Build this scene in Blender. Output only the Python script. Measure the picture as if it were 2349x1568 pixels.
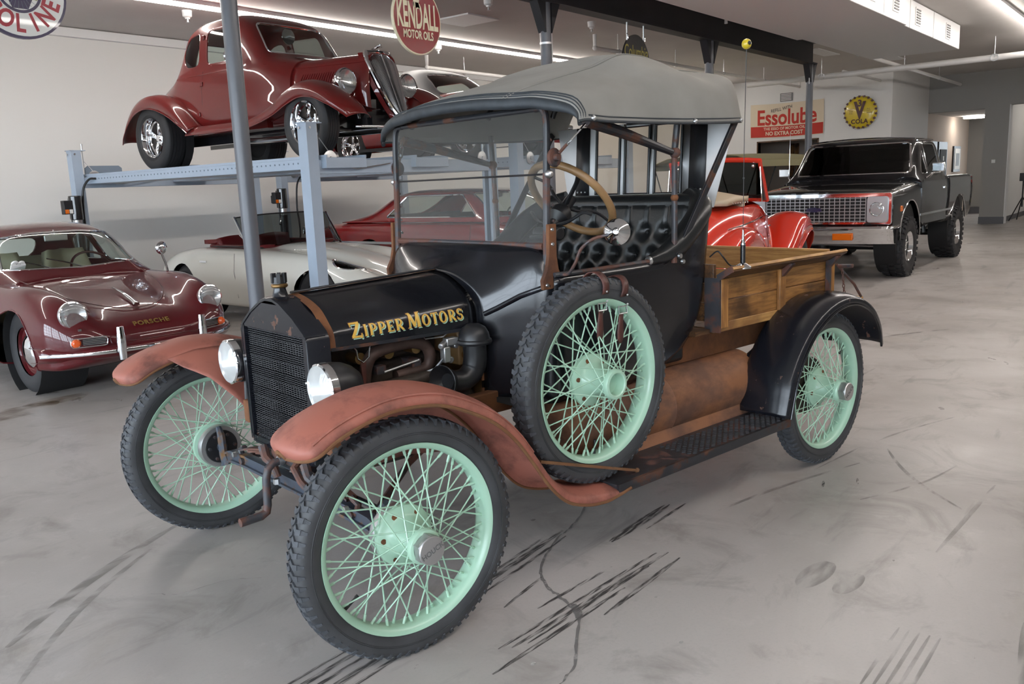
import bpy, bmesh, math, random
import numpy as np
from mathutils import Vector, Matrix
random.seed(7)
for o in list(bpy.data.objects): bpy.data.objects.remove(o)
S = bpy.context.scene
COL = S.collection
R = math.radians
# ------------------------------------------------------------------ camera
cam_d = bpy.data.cameras.new('camera'); cam = bpy.data.objects.new('camera', cam_d); COL.objects.link(cam)
CAMP = Vector((-1.8631, -2.5757, 1.4436)); YAW, PIT, ROL = R(38.82), R(-10.45), R(-2.34)
fw = Vector((math.cos(PIT)*math.cos(YAW), math.cos(PIT)*math.sin(YAW), math.sin(PIT)))
rr = Vector((math.sin(YAW), -math.cos(YAW), 0)); uu = rr.cross(fw)
r2 = rr*math.cos(ROL) + uu*math.sin(ROL); u2 = uu*math.cos(ROL) - rr*math.sin(ROL)
m = Matrix((r2, u2, -fw)).transposed().to_4x4(); m.translation = CAMP
cam.matrix_world = m
cam_d.sensor_width = 36; cam_d.lens = 1960.7/2349*36; cam_d.clip_start = .05; cam_d.clip_end = 200
S.camera = cam
# ------------------------------------------------------------------ world, exposure
S.view_settings.view_transform = 'Standard'; S.view_settings.look = 'None'; S.view_settings.gamma = 1
S.view_settings.use_curve_mapping = False
S.view_settings.exposure = 0.0
W = bpy.data.worlds.new('world'); S.world = W; W.use_nodes = True
bgn = W.node_tree.nodes['Background']; bgn.inputs[0].default_value = (.80, .90, 1, 1); bgn.inputs[1].default_value = 13
def portal(name, x, y, z, sx, sz, rot):            # daylight openings: portals guide the sky light through the real windows
    l = bpy.data.lights.new(name, 'AREA'); l.shape = 'RECTANGLE'; l.size = sx; l.size_y = sz
    l.cycles.is_portal = True
    o = bpy.data.objects.new(name, l); COL.objects.link(o); o.location = (x, y, z); o.rotation_euler = rot
# ------------------------------------------------------------------ materials
MATS = {}
def nodes(name):
    m = bpy.data.materials.new(name); m.use_nodes = True; MATS[name] = m
    nt = m.node_tree; return m, nt, nt.nodes['Principled BSDF']
def setp(b, **k):
    for a, v in k.items():
        b.inputs[a.replace('_', ' ')].default_value = v
def c4(c): return (c[0], c[1], c[2], 1)
def mat(name, col, rough=.5, metal=0, coat=0, bump=0, bscale=40, var=0, vscale=6, emit=None, es=1, spec=.5, alpha=1, coatr=.03):
    m, nt, b = nodes(name)
    setp(b, Base_Color=c4(col), Roughness=rough, Metallic=metal, Coat_Weight=coat, Coat_Roughness=coatr, Specular_IOR_Level=spec)
    if emit: setp(b, Emission_Color=c4(emit), Emission_Strength=es)
    if alpha < 1: b.inputs['Alpha'].default_value = alpha
    if var or bump:
        tc = nt.nodes.new('ShaderNodeTexCoord')
    if var:
        n = nt.nodes.new('ShaderNodeTexNoise'); n.inputs['Scale'].default_value = vscale; n.inputs['Detail'].default_value = 6
        nt.links.new(tc.outputs['Object'], n.inputs['Vector'])
        r = nt.nodes.new('ShaderNodeValToRGB'); r.color_ramp.elements[0].position = .3; r.color_ramp.elements[1].position = .7
        r.color_ramp.elements[0].color = c4([max(0, x*(1-var)) for x in col]); r.color_ramp.elements[1].color = c4([min(1, x*(1+var)) for x in col])
        nt.links.new(n.outputs['Fac'], r.inputs['Fac']); nt.links.new(r.outputs['Color'], b.inputs['Base Color'])
    if bump:
        n2 = nt.nodes.new('ShaderNodeTexNoise'); n2.inputs['Scale'].default_value = bscale; n2.inputs['Detail'].default_value = 5
        nt.links.new(tc.outputs['Object'], n2.inputs['Vector'])
        bp = nt.nodes.new('ShaderNodeBump'); bp.inputs['Strength'].default_value = bump; bp.inputs['Distance'].default_value = .01
        nt.links.new(n2.outputs['Fac'], bp.inputs['Height']); nt.links.new(bp.outputs['Normal'], b.inputs['Normal'])
    return m
def mat_mix(name, c1, c2, scale, lo, hi, r1=.4, r2=.85, m1=0, m2=0, detail=8, bump=.2, coat=0, stretch=(1, 1, 1), c3=None):
    """two-tone worn surface: noise mask between colour 1 and colour 2"""
    m, nt, b = nodes(name); L = nt.links.new
    tc = nt.nodes.new('ShaderNodeTexCoord'); mp = nt.nodes.new('ShaderNodeMapping'); mp.inputs['Scale'].default_value = stretch
    L(tc.outputs['Object'], mp.inputs['Vector'])
    n = nt.nodes.new('ShaderNodeTexNoise'); n.inputs['Scale'].default_value = scale; n.inputs['Detail'].default_value = detail; n.inputs['Roughness'].default_value = .65
    L(mp.outputs['Vector'], n.inputs['Vector'])
    r = nt.nodes.new('ShaderNodeMapRange'); r.inputs['From Min'].default_value = lo; r.inputs['From Max'].default_value = hi
    L(n.outputs['Fac'], r.inputs['Value'])
    n2 = nt.nodes.new('ShaderNodeTexNoise'); n2.inputs['Scale'].default_value = scale*3.1; n2.inputs['Detail'].default_value = 6
    L(mp.outputs['Vector'], n2.inputs['Vector'])
    mx0 = nt.nodes.new('ShaderNodeMix'); mx0.data_type = 'RGBA'; mx0.inputs[6].default_value = c4(c2); mx0.inputs[7].default_value = c4(c3 or [x*.55 for x in c2])
    L(n2.outputs['Fac'], mx0.inputs[0])
    mx = nt.nodes.new('ShaderNodeMix'); mx.data_type = 'RGBA'; mx.inputs[6].default_value = c4(c1)
    L(mx0.outputs[2], mx.inputs[7]); L(r.outputs['Result'], mx.inputs[0]); L(mx.outputs[2], b.inputs['Base Color'])
    for nm, a, z in (('Roughness', r1, r2), ('Metallic', m1, m2)):
        q = nt.nodes.new('ShaderNodeMapRange'); q.inputs['To Min'].default_value = a; q.inputs['To Max'].default_value = z
        L(r.outputs['Result'], q.inputs['Value']); L(q.outputs['Result'], b.inputs[nm])
    if bump:
        bp = nt.nodes.new('ShaderNodeBump'); bp.inputs['Strength'].default_value = bump; bp.inputs['Distance'].default_value = .004
        L(n2.outputs['Fac'], bp.inputs['Height']); L(bp.outputs['Normal'], b.inputs['Normal'])
    if coat: setp(b, Coat_Weight=coat)
    return m
def mat_glass(name, tint=(1, 1, 1), gloss=.35, rough=0, base=0, f0=1.45):
    m = bpy.data.materials.new(name); m.use_nodes = True; MATS[name] = m
    nt = m.node_tree; nt.nodes.clear(); L = nt.links.new
    out = nt.nodes.new('ShaderNodeOutputMaterial'); t = nt.nodes.new('ShaderNodeBsdfTransparent'); t.inputs[0].default_value = c4(tint)
    g = nt.nodes.new('ShaderNodeBsdfGlossy'); g.inputs['Roughness'].default_value = rough
    lw = nt.nodes.new('ShaderNodeLayerWeight'); lw.inputs[0].default_value = .5
    pw = nt.nodes.new('ShaderNodeMath'); pw.operation = 'POWER'; pw.inputs[1].default_value = 4.5; L(lw.outputs['Facing'], pw.inputs[0])
    f = nt.nodes.new('ShaderNodeMapRange'); f.inputs['To Min'].default_value = ((f0-1)/(f0+1))**2*1.8; f.inputs['To Max'].default_value = 1; L(pw.outputs[0], f.inputs['Value'])
    mx = nt.nodes.new('ShaderNodeMixShader'); L(f.outputs[0], mx.inputs[0]); L(t.outputs[0], mx.inputs[1]); L(g.outputs[0], mx.inputs[2])
    if base:
        d = nt.nodes.new('ShaderNodeBsdfDiffuse'); d.inputs[0].default_value = (.75, .76, .74, 1)
        m2 = nt.nodes.new('ShaderNodeMixShader'); m2.inputs[0].default_value = base; L(mx.outputs[0], m2.inputs[1]); L(d.outputs[0], m2.inputs[2]); mx = m2
    L(mx.outputs[0], out.inputs[0]); return m
def mat_wood(name, light, dark, axis=0, scale=9, burn=(.03, .015, .008)):
    m, nt, b = nodes(name); L = nt.links.new
    tc = nt.nodes.new('ShaderNodeTexCoord'); mp = nt.nodes.new('ShaderNodeMapping'); s = [6.0, 6.0, 6.0]; s[axis] = .55; mp.inputs['Scale'].default_value = s
    oi = nt.nodes.new('ShaderNodeObjectInfo'); ad = nt.nodes.new('ShaderNodeVectorMath'); ad.operation = 'ADD'
    sc = nt.nodes.new('ShaderNodeVectorMath'); sc.operation = 'SCALE'; sc.inputs['Scale'].default_value = 13
    L(oi.outputs['Random'], sc.inputs[0]); L(tc.outputs['Object'], ad.inputs[0]); L(sc.outputs[0], ad.inputs[1]); L(ad.outputs[0], mp.inputs['Vector'])
    n = nt.nodes.new('ShaderNodeTexNoise'); n.inputs['Scale'].default_value = scale; n.inputs['Detail'].default_value = 7; n.inputs['Distortion'].default_value = 1.2
    L(mp.outputs['Vector'], n.inputs['Vector'])
    r = nt.nodes.new('ShaderNodeValToRGB'); e = r.color_ramp.elements; e[0].position = .35; e[1].position = .66; e[0].color = c4(dark); e[1].color = c4(light)
    L(n.outputs['Fac'], r.inputs['Fac'])
    n2 = nt.nodes.new('ShaderNodeTexNoise'); n2.inputs['Scale'].default_value = 5; n2.inputs['Detail'].default_value = 4
    L(ad.outputs[0], n2.inputs['Vector'])
    mr = nt.nodes.new('ShaderNodeMapRange'); mr.inputs['From Min'].default_value = .47; mr.inputs['From Max'].default_value = .68; mr.inputs['To Max'].default_value = .8
    L(n2.outputs['Fac'], mr.inputs['Value'])
    mx = nt.nodes.new('ShaderNodeMix'); mx.data_type = 'RGBA'; mx.inputs[7].default_value = c4(burn); L(mr.outputs['Result'], mx.inputs[0]); L(r.outputs['Color'], mx.inputs[6])
    L(mx.outputs[2], b.inputs['Base Color']); setp(b, Roughness=.5)
    bp = nt.nodes.new('ShaderNodeBump'); bp.inputs['Strength'].default_value = .25; bp.inputs['Distance'].default_value = .004; L(n.outputs['Fac'], bp.inputs['Height']); L(bp.outputs['Normal'], b.inputs['Normal'])
    return m
# ------------------------------------------------------------------ mesh builder
def basis(d):
    d = Vector(d).normalized(); a = Vector((0, 0, 1)) if abs(d.z) < .95 else Vector((1, 0, 0))
    u = d.cross(a).normalized(); return u, d.cross(u).normalized(), d
class MB:
    def __init__(s): s.v = []; s.f = []; s.mi = []; s.cur = 0
    def add(s, vs, fs):
        n = len(s.v); s.v += [tuple(x) for x in vs]
        for f in fs: s.f.append([i+n for i in f]); s.mi.append(s.cur)
        return s
    def box(s, c, d, rot=None):
        h = Vector(d)/2; vs = [Vector((x*h.x, y*h.y, z*h.z)) for x in (-1, 1) for y in (-1, 1) for z in (-1, 1)]
        if rot is not None: vs = [rot @ v for v in vs]
        return s.add([v+Vector(c) for v in vs], [(0, 1, 3, 2), (4, 6, 7, 5), (0, 4, 5, 1), (2, 3, 7, 6), (0, 2, 6, 4), (1, 5, 7, 3)])
    def bx(s, x0, x1, y0, y1, z0, z1): return s.box(((x0+x1)/2, (y0+y1)/2, (z0+z1)/2), (abs(x1-x0), abs(y1-y0), abs(z1-z0)))
    def bar(s, a, b, w, h, up=(0, 0, 1)):
        a, b = Vector(a), Vector(b); d = (b-a).normalized(); u = Vector(up); 
        if abs(d.dot(u)) > .98: u = Vector((1, 0, 0))
        sd = d.cross(u).normalized(); u = sd.cross(d)
        vs = [p+sd*(i*w/2)+u*(j*h/2) for p in (a, b) for i, j in ((-1, -1), (1, -1), (1, 1), (-1, 1))]
        return s.add(vs, [(3, 2, 1, 0), (4, 5, 6, 7), (0, 1, 5, 4), (1, 2, 6, 5), (2, 3, 7, 6), (3, 0, 4, 7)])
    def cyl(s, a, b, r0, r1=None, n=16, caps=True):
        if r1 is None: r1 = r0
        a, b = Vector(a), Vector(b); u, w, d = basis(b-a)
        vs = []
        for p, r in ((a, r0), (b, r1)):
            vs += [p+(u*math.cos(2*math.pi*i/n)+w*math.sin(2*math.pi*i/n))*r for i in range(n)]
        fs = [(i, (i+1) % n, n+(i+1) % n, n+i) for i in range(n)]
        if caps: fs += [tuple(range(n-1, -1, -1)), tuple(range(n, 2*n))]
        return s.add(vs, fs)
    def tube(s, path, r, n=8, closed=False, caps=True, flat=None):
        P = [Vector(p) for p in path]; N = len(P); vs = []; prev = None
        for i, p in enumerate(P):
            a = P[i-1] if (i or closed) else p; b = P[(i+1) % N] if (i < N-1 or closed) else p
            t = (b-a).normalized()
            if prev is None: u, w, _ = basis(t)
            else:
                u = (prev - t*prev.dot(t)).normalized(); w = t.cross(u)
            prev = u; rad = r[i] if isinstance(r, (list, tuple)) else r
            for k in range(n):
                A = 2*math.pi*k/n; vs.append(p+(u*math.cos(A)+w*math.sin(A)*(flat or 1))*rad)
        fs = []
        for i in range(N if closed else N-1):
            j = (i+1) % N
            for k in range(n): fs.append((i*n+k, i*n+(k+1) % n, j*n+(k+1) % n, j*n+k))
        if caps and not closed: fs += [tuple(range(n-1, -1, -1)), tuple(range((N-1)*n, N*n))]
        return s.add(vs, fs)
    def lathe(s, prof, o=(0, 0, 0), ax=(0, 0, 1), n=32, closed=False, arc=None):
        """profile of (radius, height) turned about axis ax through o"""
        u, w, d = basis(ax); o = Vector(o); m = len(prof); vs = []
        for i in range(n):
            A = 2*math.pi*i/n; e = u*math.cos(A)+w*math.sin(A)
            vs += [o+e*p[0]+d*p[1] for p in prof]
        fs = []
        for i in range(n):
            j = (i+1) % n
            for k in range(m if closed else m-1):
                l = (k+1) % m; fs.append((i*m+k, j*m+k, j*m+l, i*m+l))
        return s.add(vs, fs)
    def grid(s, G, cu=False, cv=False):
        nu, nv = len(G), len(G[0]); vs = [p for row in G for p in row]; fs = []
        for i in range(nu if cu else nu-1):
            for j in range(nv if cv else nv-1):
                a, b = (i+1) % nu, (j+1) % nv; fs.append((i*nv+j, a*nv+j, a*nv+b, i*nv+b))
        return s.add(vs, fs)
    def prism(s, poly, fn, d0, d1):
        """polygon (a,b) pushed through fn(a,b,d) from d0 to d1"""
        n = len(poly); vs = [fn(a, b, d0) for a, b in poly]+[fn(a, b, d1) for a, b in poly]
        return s.add(vs, [tuple(range(n)), tuple(range(2*n-1, n-1, -1))]+[(i, n+i, n+(i+1) % n, (i+1) % n) for i in range(n)])
    def ball(s, c, r, n=16, m=10, sc=(1, 1, 1)):
        c = Vector(c); vs = [c+Vector((0, 0, r*sc[2]))]; 
        for i in range(1, m):
            t = math.pi*i/m
            vs += [c+Vector((math.sin(t)*math.cos(2*math.pi*k/n)*r*sc[0], math.sin(t)*math.sin(2*math.pi*k/n)*r*sc[1], math.cos(t)*r*sc[2])) for k in range(n)]
        vs.append(c-Vector((0, 0, r*sc[2]))); fs = [(0, 1+k, 1+(k+1) % n) for k in range(n)]
        for i in range(m-2):
            for k in range(n): fs.append((1+i*n+k, 1+(i+1)*n+k, 1+(i+1)*n+(k+1) % n, 1+i*n+(k+1) % n))
        e = len(vs)-1; fs += [(e, 1+(m-2)*n+(k+1) % n, 1+(m-2)*n+k) for k in range(n)]
        return s.add(vs, fs)
    def mesh(s, name, ang=35, fix=True):
        me = bpy.data.meshes.new(name); me.from_pydata(s.v, [], s.f)
        me.polygons.foreach_set('material_index', s.mi)
        if fix:
            bm = bmesh.new(); bm.from_mesh(me); bmesh.ops.remove_doubles(bm, verts=bm.verts, dist=1e-5); bmesh.ops.recalc_face_normals(bm, faces=bm.faces); bm.to_mesh(me); bm.free()
        me.polygons.foreach_set('use_smooth', [True]*len(me.polygons)); me.set_sharp_from_angle(angle=R(ang)); me.update()
        return me
    def build(s, name, mt, parent=None, ang=35, bevel=0, fix=True, solid=0, sub=0, loc=None, rot=None, **tags):
        me = s.mesh(name, ang, fix)
        for x in (mt if isinstance(mt, (list, tuple)) else [mt]): me.materials.append(MATS[x])
        return place(name, me, parent, bevel, solid, sub, loc, rot, **tags)
def place(name, me, parent=None, bevel=0, solid=0, sub=0, loc=None, rot=None, **tags):
    o = bpy.data.objects.new(name, me); COL.objects.link(o)
    if parent is not None: o.parent = parent
    if loc is not None: o.location = loc
    if rot is not None: o.rotation_euler = rot
    if solid: q = o.modifiers.new('solid', 'SOLIDIFY'); q.thickness = solid; q.offset = 0
    if sub: q = o.modifiers.new('sub', 'SUBSURF'); q.levels = sub; q.render_levels = sub
    if bevel: q = o.modifiers.new('bevel', 'BEVEL'); q.width = bevel; q.segments = 2; q.limit_method = 'ANGLE'; q.harden_normals = False
    for k, v in tags.items(): o[k] = v
    return o
def thing(name, label, cat, loc=(0, 0, 0), rz=0, group=None):
    o = bpy.data.objects.new(name, None); COL.objects.link(o); o.location = loc; o.rotation_euler = (0, 0, rz); o.empty_display_size = .2
    o['label'] = label; o['category'] = cat
    if group: o['group'] = group
    return o
def cr(P, n, closed=False):
    """Catmull-Rom through points, n samples per span"""
    P = [np.array(p, float) for p in P]; N = len(P); out = []
    for i in range(N if closed else N-1):
        p1, p2 = P[i], P[(i+1) % N]; p0 = P[i-1] if (i or closed) else 2*p1-p2; p3 = P[(i+2) % N] if (i+2 < N or closed) else 2*p2-p1
        for k in range(n):
            t = k/n; out.append(.5*((2*p1)+(-p0+p2)*t+(2*p0-5*p1+4*p2-p3)*t*t+(-p0+3*p1-3*p2+p3)*t**3))
    if not closed: out.append(P[-1])
    return out
def pch(xs, ys, x):
    """monotone cubic through (xs, ys) - ys may be arrays"""
    xs = np.array(xs, float); Y = np.array(ys, float); h = np.diff(xs); d = np.diff(Y, axis=0)/h.reshape(-1, *([1]*(Y.ndim-1)))
    m = np.zeros_like(Y); m[0], m[-1] = d[0], d[-1]
    for i in range(1, len(xs)-1):
        a, b = d[i-1], d[i]; w1, w2 = 2*h[i]+h[i-1], h[i]+2*h[i-1]
        with np.errstate(all='ignore'): hm = (w1+w2)/(w1/a+w2/b)
        m[i] = np.where(a*b > 0, hm, 0)
    i = int(np.clip(np.searchsorted(xs, x)-1, 0, len(xs)-2)); t = (x-xs[i])/h[i]
    return (2*t**3-3*t*t+1)*Y[i]+(t**3-2*t*t+t)*h[i]*m[i]+(-2*t**3+3*t*t)*Y[i+1]+(t**3-t*t)*h[i]*m[i+1]
def text_mesh(body, size=1, bold=0, sx=1, space=1, res=4, align='CENTER'):
    cu = bpy.data.curves.new('t', 'FONT'); cu.body = body; cu.size = size; cu.align_x = align; cu.align_y = 'CENTER'; cu.offset = bold; cu.space_character = space; cu.resolution_u = res
    cu.fill_mode = 'FRONT'
    o = bpy.data.objects.new('t', cu); COL.objects.link(o); dg = bpy.context.evaluated_depsgraph_get(); dg.update()
    me = bpy.data.meshes.new_from_object(o.evaluated_get(dg)); bpy.data.objects.remove(o); bpy.data.curves.remove(cu)
    for v in me.vertices: v.co.x *= sx
    return me
def text(name, body, size, fn, mt, parent=None, bold=0, sx=1, space=1, th=.0015, align='CENTER', **tags):
    """flat lettering mapped by fn(x, y, depth); closed with a small thickness"""
    me = text_mesh(body, size, bold, sx, space, align=align); bm = bmesh.new(); bm.from_mesh(me)
    bmesh.ops.remove_doubles(bm, verts=bm.verts, dist=1e-6)
    for v in bm.verts: v.co = Vector(fn(v.co.x, v.co.y, 0))
    bm.to_mesh(me); bm.free(); me.name = name; me.materials.clear(); me.materials.append(MATS[mt])
    return place(name, me, parent, **tags)
# ------------------------------------------------------------------ palette
mat('wall_white', (.72, .71, .685), .75, bump=.03, bscale=60)
mat('wall_far_white', (.70, .69, .67), .7)
mat('wall_grey', (.30, .29, .275), .75)
mat('ceiling_paint', (.55, .52, .495), .85, var=.04, vscale=1.5)
mat('hall_cream', (.62, .52, .44), .8)
mat('base_grey', (.12, .12, .13), .6)
mat('white_metal', (.75, .75, .75), .45)
mat('pipe_white', (.72, .70, .68), .45)
mat('steel_dark', (.045, .047, .052), .38, var=.15, vscale=9)
mat('steel_grey', (.11, .115, .13), .32)
mat('beam_black', (.018, .018, .021), .5, var=.2, vscale=3)
mat('lift_blue', (.36, .43, .52), .38, var=.03, vscale=8)
mat('lift_dark', (.18, .22, .27), .45)
mat('zinc', (.62, .63, .64), .35, 1)
mat('chrome', (.82, .83, .85), .06, 1)
mat('chrome_soft', (.72, .73, .75), .16, 1)
mat('black_gloss', (.010, .010, .012), .12, coat=.6)
mat('black_satin', (.014, .014, .016), .38)
mat('black_matte', (.012, .012, .013), .75)
mat('rubber', (.018, .018, .020), .62, bump=.1, bscale=150)
mat('rubber_worn', (.050, .054, .062), .6, var=.3, vscale=14, bump=.15, bscale=200)
mat('tyre_side', (.040, .041, .044), .55, var=.3, vscale=9)
mat('hose', (.008, .008, .009), .35)
mat('maroon', (.085, .007, .010), .3, coat=1, coatr=.015, spec=.15)
mat('maroon_dark', (.055, .006, .007), .3)
mat('candy_red', (.135, .011, .010), .3, coat=1, coatr=.015, spec=.15)
mat('red_old', (.26, .010, .010), .18, coat=1)
mat('orange_red', (.56, .028, .012), .15, coat=1, coatr=.02)
mat('cream_white', (.76, .75, .69), .25, coat=.8, coatr=.02, spec=.3)
mat('black_car', (.004, .004, .005), .3, coat=1, coatr=.015, spec=.1)
mat('tan_vinyl', (.42, .34, .24), .55)
mat('tan_leather', (.40, .36, .24), .5)
mat('beige_lining', (.45, .40, .33), .8)
mat('khaki_canvas', (.30, .27, .15), .8)
mat('red_leather', (.13, .008, .010), .45)
mat('amber', (.75, .16, .01), .2, coat=.5)
mat('lens_orange', (.70, .10, .015), .15, coat=1)
mat('dark_interior', (.02, .019, .018), .8)
mat('sign_red', (.22, .006, .008), .22, coat=.8)
mat('sign_cream', (.72, .66, .47), .4)
mat('sign_white', (.68, .68, .66), .3, coat=.4)
mat('sign_letter_red', (.33, .018, .035), .35)
mat('sign_navy', (.018, .010, .06), .3, coat=.4)
mat('sign_yellow', (.62, .46, .02), .3, coat=.5)
mat('sign_olive', (.42, .36, .07), .4)
mat('sign_brown', (.07, .02, .018), .4)
mat('banner_cloth', (.66, .56, .42), .85)
mat('banner_red', (.46, .035, .022), .8)
mat('banner_ink', (.05, .05, .055), .8)
mat('gold_leaf', (.66, .40, .07), .35, 0)
mat('gold_metal', (.80, .58, .20), .25, 1)
mat('mint_paint', (.355, .55, .415), .32, coat=.3, var=.05, vscale=7)
mat('hub_alu', (.50, .50, .50), .38, .9)
mat('lettering_dark', (.09, .09, .09), .6)
mat('paper_white', (.8, .8, .78), .6)
mat('label_red', (.45, .05, .04), .5)
mat('label_grey', (.12, .12, .12), .5)
mat('wood_pole', (.28, .16, .07), .4, var=.25, vscale=12)
mat('leather_black', (.012, .013, .014), .30, bump=.08, bscale=120)
mat('leather_brown', (.075, .024, .018), .45, bump=.1, bscale=90, var=.3, vscale=25)
mat('canvas_top', (.25, .24, .222), .9, bump=.06, bscale=400, var=.12, vscale=3.5)
mat('canvas_edge', (.030, .036, .042), .6, var=.25, vscale=20)
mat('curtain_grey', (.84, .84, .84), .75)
mat('brass_aged', (.22, .13, .05), .35, .8, var=.3, vscale=10)
mat('cast_iron', (.05, .038, .03), .6, .3, var=.4, vscale=20, bump=.2, bscale=80)
mat('exhaust_brown', (.075, .045, .036), .55, .3, var=.35, vscale=14)
mat('emit_strip', (1, 1, 1), .5, emit=(1, .93, .87), es=42)
mat('emit_hall', (1, 1, 1), .5, emit=(1, .93, .85), es=14)
mat('lens_frost', (.80, .83, .84), .12, .25, coat=1, bump=.5, bscale=35)
mat('argent', (.42, .42, .43), .3, .3)
mat_glass('glass_lens', (.94, .95, .95), f0=1.6, base=.16)
mat_glass('lens_fluted', (.95, .96, .96), f0=1.6, base=.42)
mat_glass('glass_clear', (.97, .985, .975), f0=1.35)
mat_glass('glass_dusty', (.70, .715, .70), f0=1.52, base=.018)
mat_glass('glass_car', (.80, .86, .83), f0=1.45)
mat_glass('glass_dark', (.05, .055, .055), f0=1.40)
mat_glass('glass_smoke', (.30, .33, .32), f0=1.45)
mat_glass('vinyl_window', (.90, .84, .74), rough=.06, f0=1.5, base=.08)
mat_glass('glass_window', (.98, .99, 1), f0=1.3)
mat_mix('rust', (.20, .075, .025), (.085, .032, .017), 6, .35, .7, .8, .9, bump=.3, c3=(.045, .02, .014))
mat_mix('rust_tank', (.25, .105, .048), (.085, .034, .021), 5, .42, .58, .55, .85, bump=.2, c3=(.19, .10, .065), stretch=(.6, 1, 1))
mat_mix('rust_fender', (.325, .108, .076), (.20, .066, .046), 5, .46, .64, .55, .75, bump=.14, c3=(.075, .034, .028))
mat_mix('rust_edge', (.15, .058, .022), (.07, .035, .02), 9, .4, .6, .8, .9, bump=.3, c3=(.24, .11, .04))
mat_mix('rust_black', (.016, .017, .021), (.12, .045, .02), 7, .54, .62, .38, .85, bump=.15, c3=(.045, .02, .015))
mat_mix('black_old', (.006, .0065, .009), (.022, .026, .038), 3.2, .54, .76, .20, .34, bump=.02, coat=.15, c3=(.02, .022, .03))
mat_mix('black_old_rust', (.008, .009, .013), (.15, .07, .045), 16, .635, .655, .22, .85, bump=.05, c3=(.06, .03, .02))
mat_mix('rusty_iron', (.11, .045, .03), (.045, .045, .052), 10, .45, .56, .75, .42, bump=.15, c3=(.03, .03, .035))
mat_mix('tread_board', (.026, .029, .035), (.17, .075, .06), 9, .52, .60, .36, .8, bump=.3, c3=(.06, .03, .025))
mat_mix('axle_paint', (.045, .055, .075), (.20, .10, .035), 11, .55, .63, .42, .85, bump=.2)
mat_wood('wood_side', (.40, .19, .055), (.20, .085, .024))
mat_wood('wood_dark', (.16, .075, .028), (.05, .024, .012))
mat_wood('wood_light', (.52, .29, .10), (.36, .17, .05), burn=(.16, .07, .03))
mat_wood('wood_light_y', (.52, .29, .10), (.36, .17, .05), axis=1, burn=(.30, .14, .05))
mat_wood('wood_post', (.44, .21, .06), (.26, .11, .03), axis=2, burn=(.10, .04, .015))
def concrete():
    m, nt, b = nodes('concrete'); L = nt.links.new
    tc = nt.nodes.new('ShaderNodeTexCoord')
    def noise(sc, det=8, rough=.6, dist=0, st=(1, 1, 1), rz=0):
        mp = nt.nodes.new('ShaderNodeMapping'); mp.inputs['Scale'].default_value = st; mp.inputs['Rotation'].default_value = (0, 0, rz); L(tc.outputs['Object'], mp.inputs['Vector'])
        n = nt.nodes.new('ShaderNodeTexNoise'); n.inputs['Scale'].default_value = sc; n.inputs['Detail'].default_value = det; n.inputs['Roughness'].default_value = rough; n.inputs['Distortion'].default_value = dist
        L(mp.outputs['Vector'], n.inputs['Vector']); return n.outputs['Fac']
    def rng(x, a, z, lo, hi):
        q = nt.nodes.new('ShaderNodeMapRange'); q.inputs['From Min'].default_value = a; q.inputs['From Max'].default_value = z; q.inputs['To Min'].default_value = lo; q.inputs['To Max'].default_value = hi; L(x, q.inputs['Value']); return q.outputs['Result']
    def mix(f, a, c):
        q = nt.nodes.new('ShaderNodeMix'); q.data_type = 'RGBA'
        L(f, q.inputs[0])
        if isinstance(a, tuple): q.inputs[6].default_value = c4(a)
        else: L(a, q.inputs[6])
        q.inputs[7].default_value = c4(c); return q.outputs[2]
    big = noise(.55, 6, .55, .6)
    col = mix(rng(big, .36, .64, 0, 1), (.315, .29, .27), (.43, .405, .388))
    col = mix(rng(noise(2.2, 9, .68, 1.0), .52, .74, 0, .8), col, (.19, .172, .157))
    col = mix(rng(noise(1.1, 6, .6, .4), .60, .74, 0, .6), col, (.27, .228, .175))
    col = mix(rng(noise(7, 10, .7, .3), .58, .78, 0, .5), col, (.52, .50, .485))
    col = mix(rng(noise(3.2, 7, .6, .5, (.35, 2.2, 1), R(35)), .60, .74, 0, .6), col, (.175, .165, .158))
    col = mix(rng(noise(90, 3, .6), .5, .8, 0, .25), col, (.28, .27, .26))
    L(col, b.inputs['Base Color'])
    ro = rng(noise(1.7, 7, .6, .5), .3, .7, .26, .5); L(ro, b.inputs['Roughness'])
    setp(b, Specular_IOR_Level=.4)
    bp = nt.nodes.new('ShaderNodeBump'); bp.inputs['Strength'].default_value = .12; bp.inputs['Distance'].default_value = .003; L(noise(55, 6), bp.inputs['Height']); L(bp.outputs['Normal'], b.inputs['Normal'])
concrete()
def mat_mark(name, col, cover, scale, st, amax=.75):
    m = bpy.data.materials.new(name); m.use_nodes = True; MATS[name] = m; nt = m.node_tree; b = nt.nodes['Principled BSDF']; L = nt.links.new
    setp(b, Base_Color=c4(col), Roughness=.6)
    tc = nt.nodes.new('ShaderNodeTexCoord'); mp = nt.nodes.new('ShaderNodeMapping'); mp.inputs['Scale'].default_value = st; L(tc.outputs['Object'], mp.inputs['Vector'])
    n = nt.nodes.new('ShaderNodeTexNoise'); n.inputs['Scale'].default_value = scale; n.inputs['Detail'].default_value = 6; L(mp.outputs['Vector'], n.inputs['Vector'])
    r = nt.nodes.new('ShaderNodeMapRange'); r.inputs['From Min'].default_value = .62-cover*.4; r.inputs['From Max'].default_value = .82-cover*.4; r.inputs['To Max'].default_value = amax; L(n.outputs['Fac'], r.inputs['Value']); L(r.outputs['Result'], b.inputs['Alpha'])
mat_mark('mark_rubber', (.045, .043, .043), .58, 22, (.5, 4, 1), .8)
mat_mark('mark_faint', (.10, .095, .09), .55, 5, (.7, 3, 1), .35)
mat_mark('mark_crack', (.14, .135, .135), .95, 30, (1, 1, 1), .6)
mat_mark('mark_stain', (.16, .10, .05), .30, 2.2, (1, 1, 1))
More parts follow.
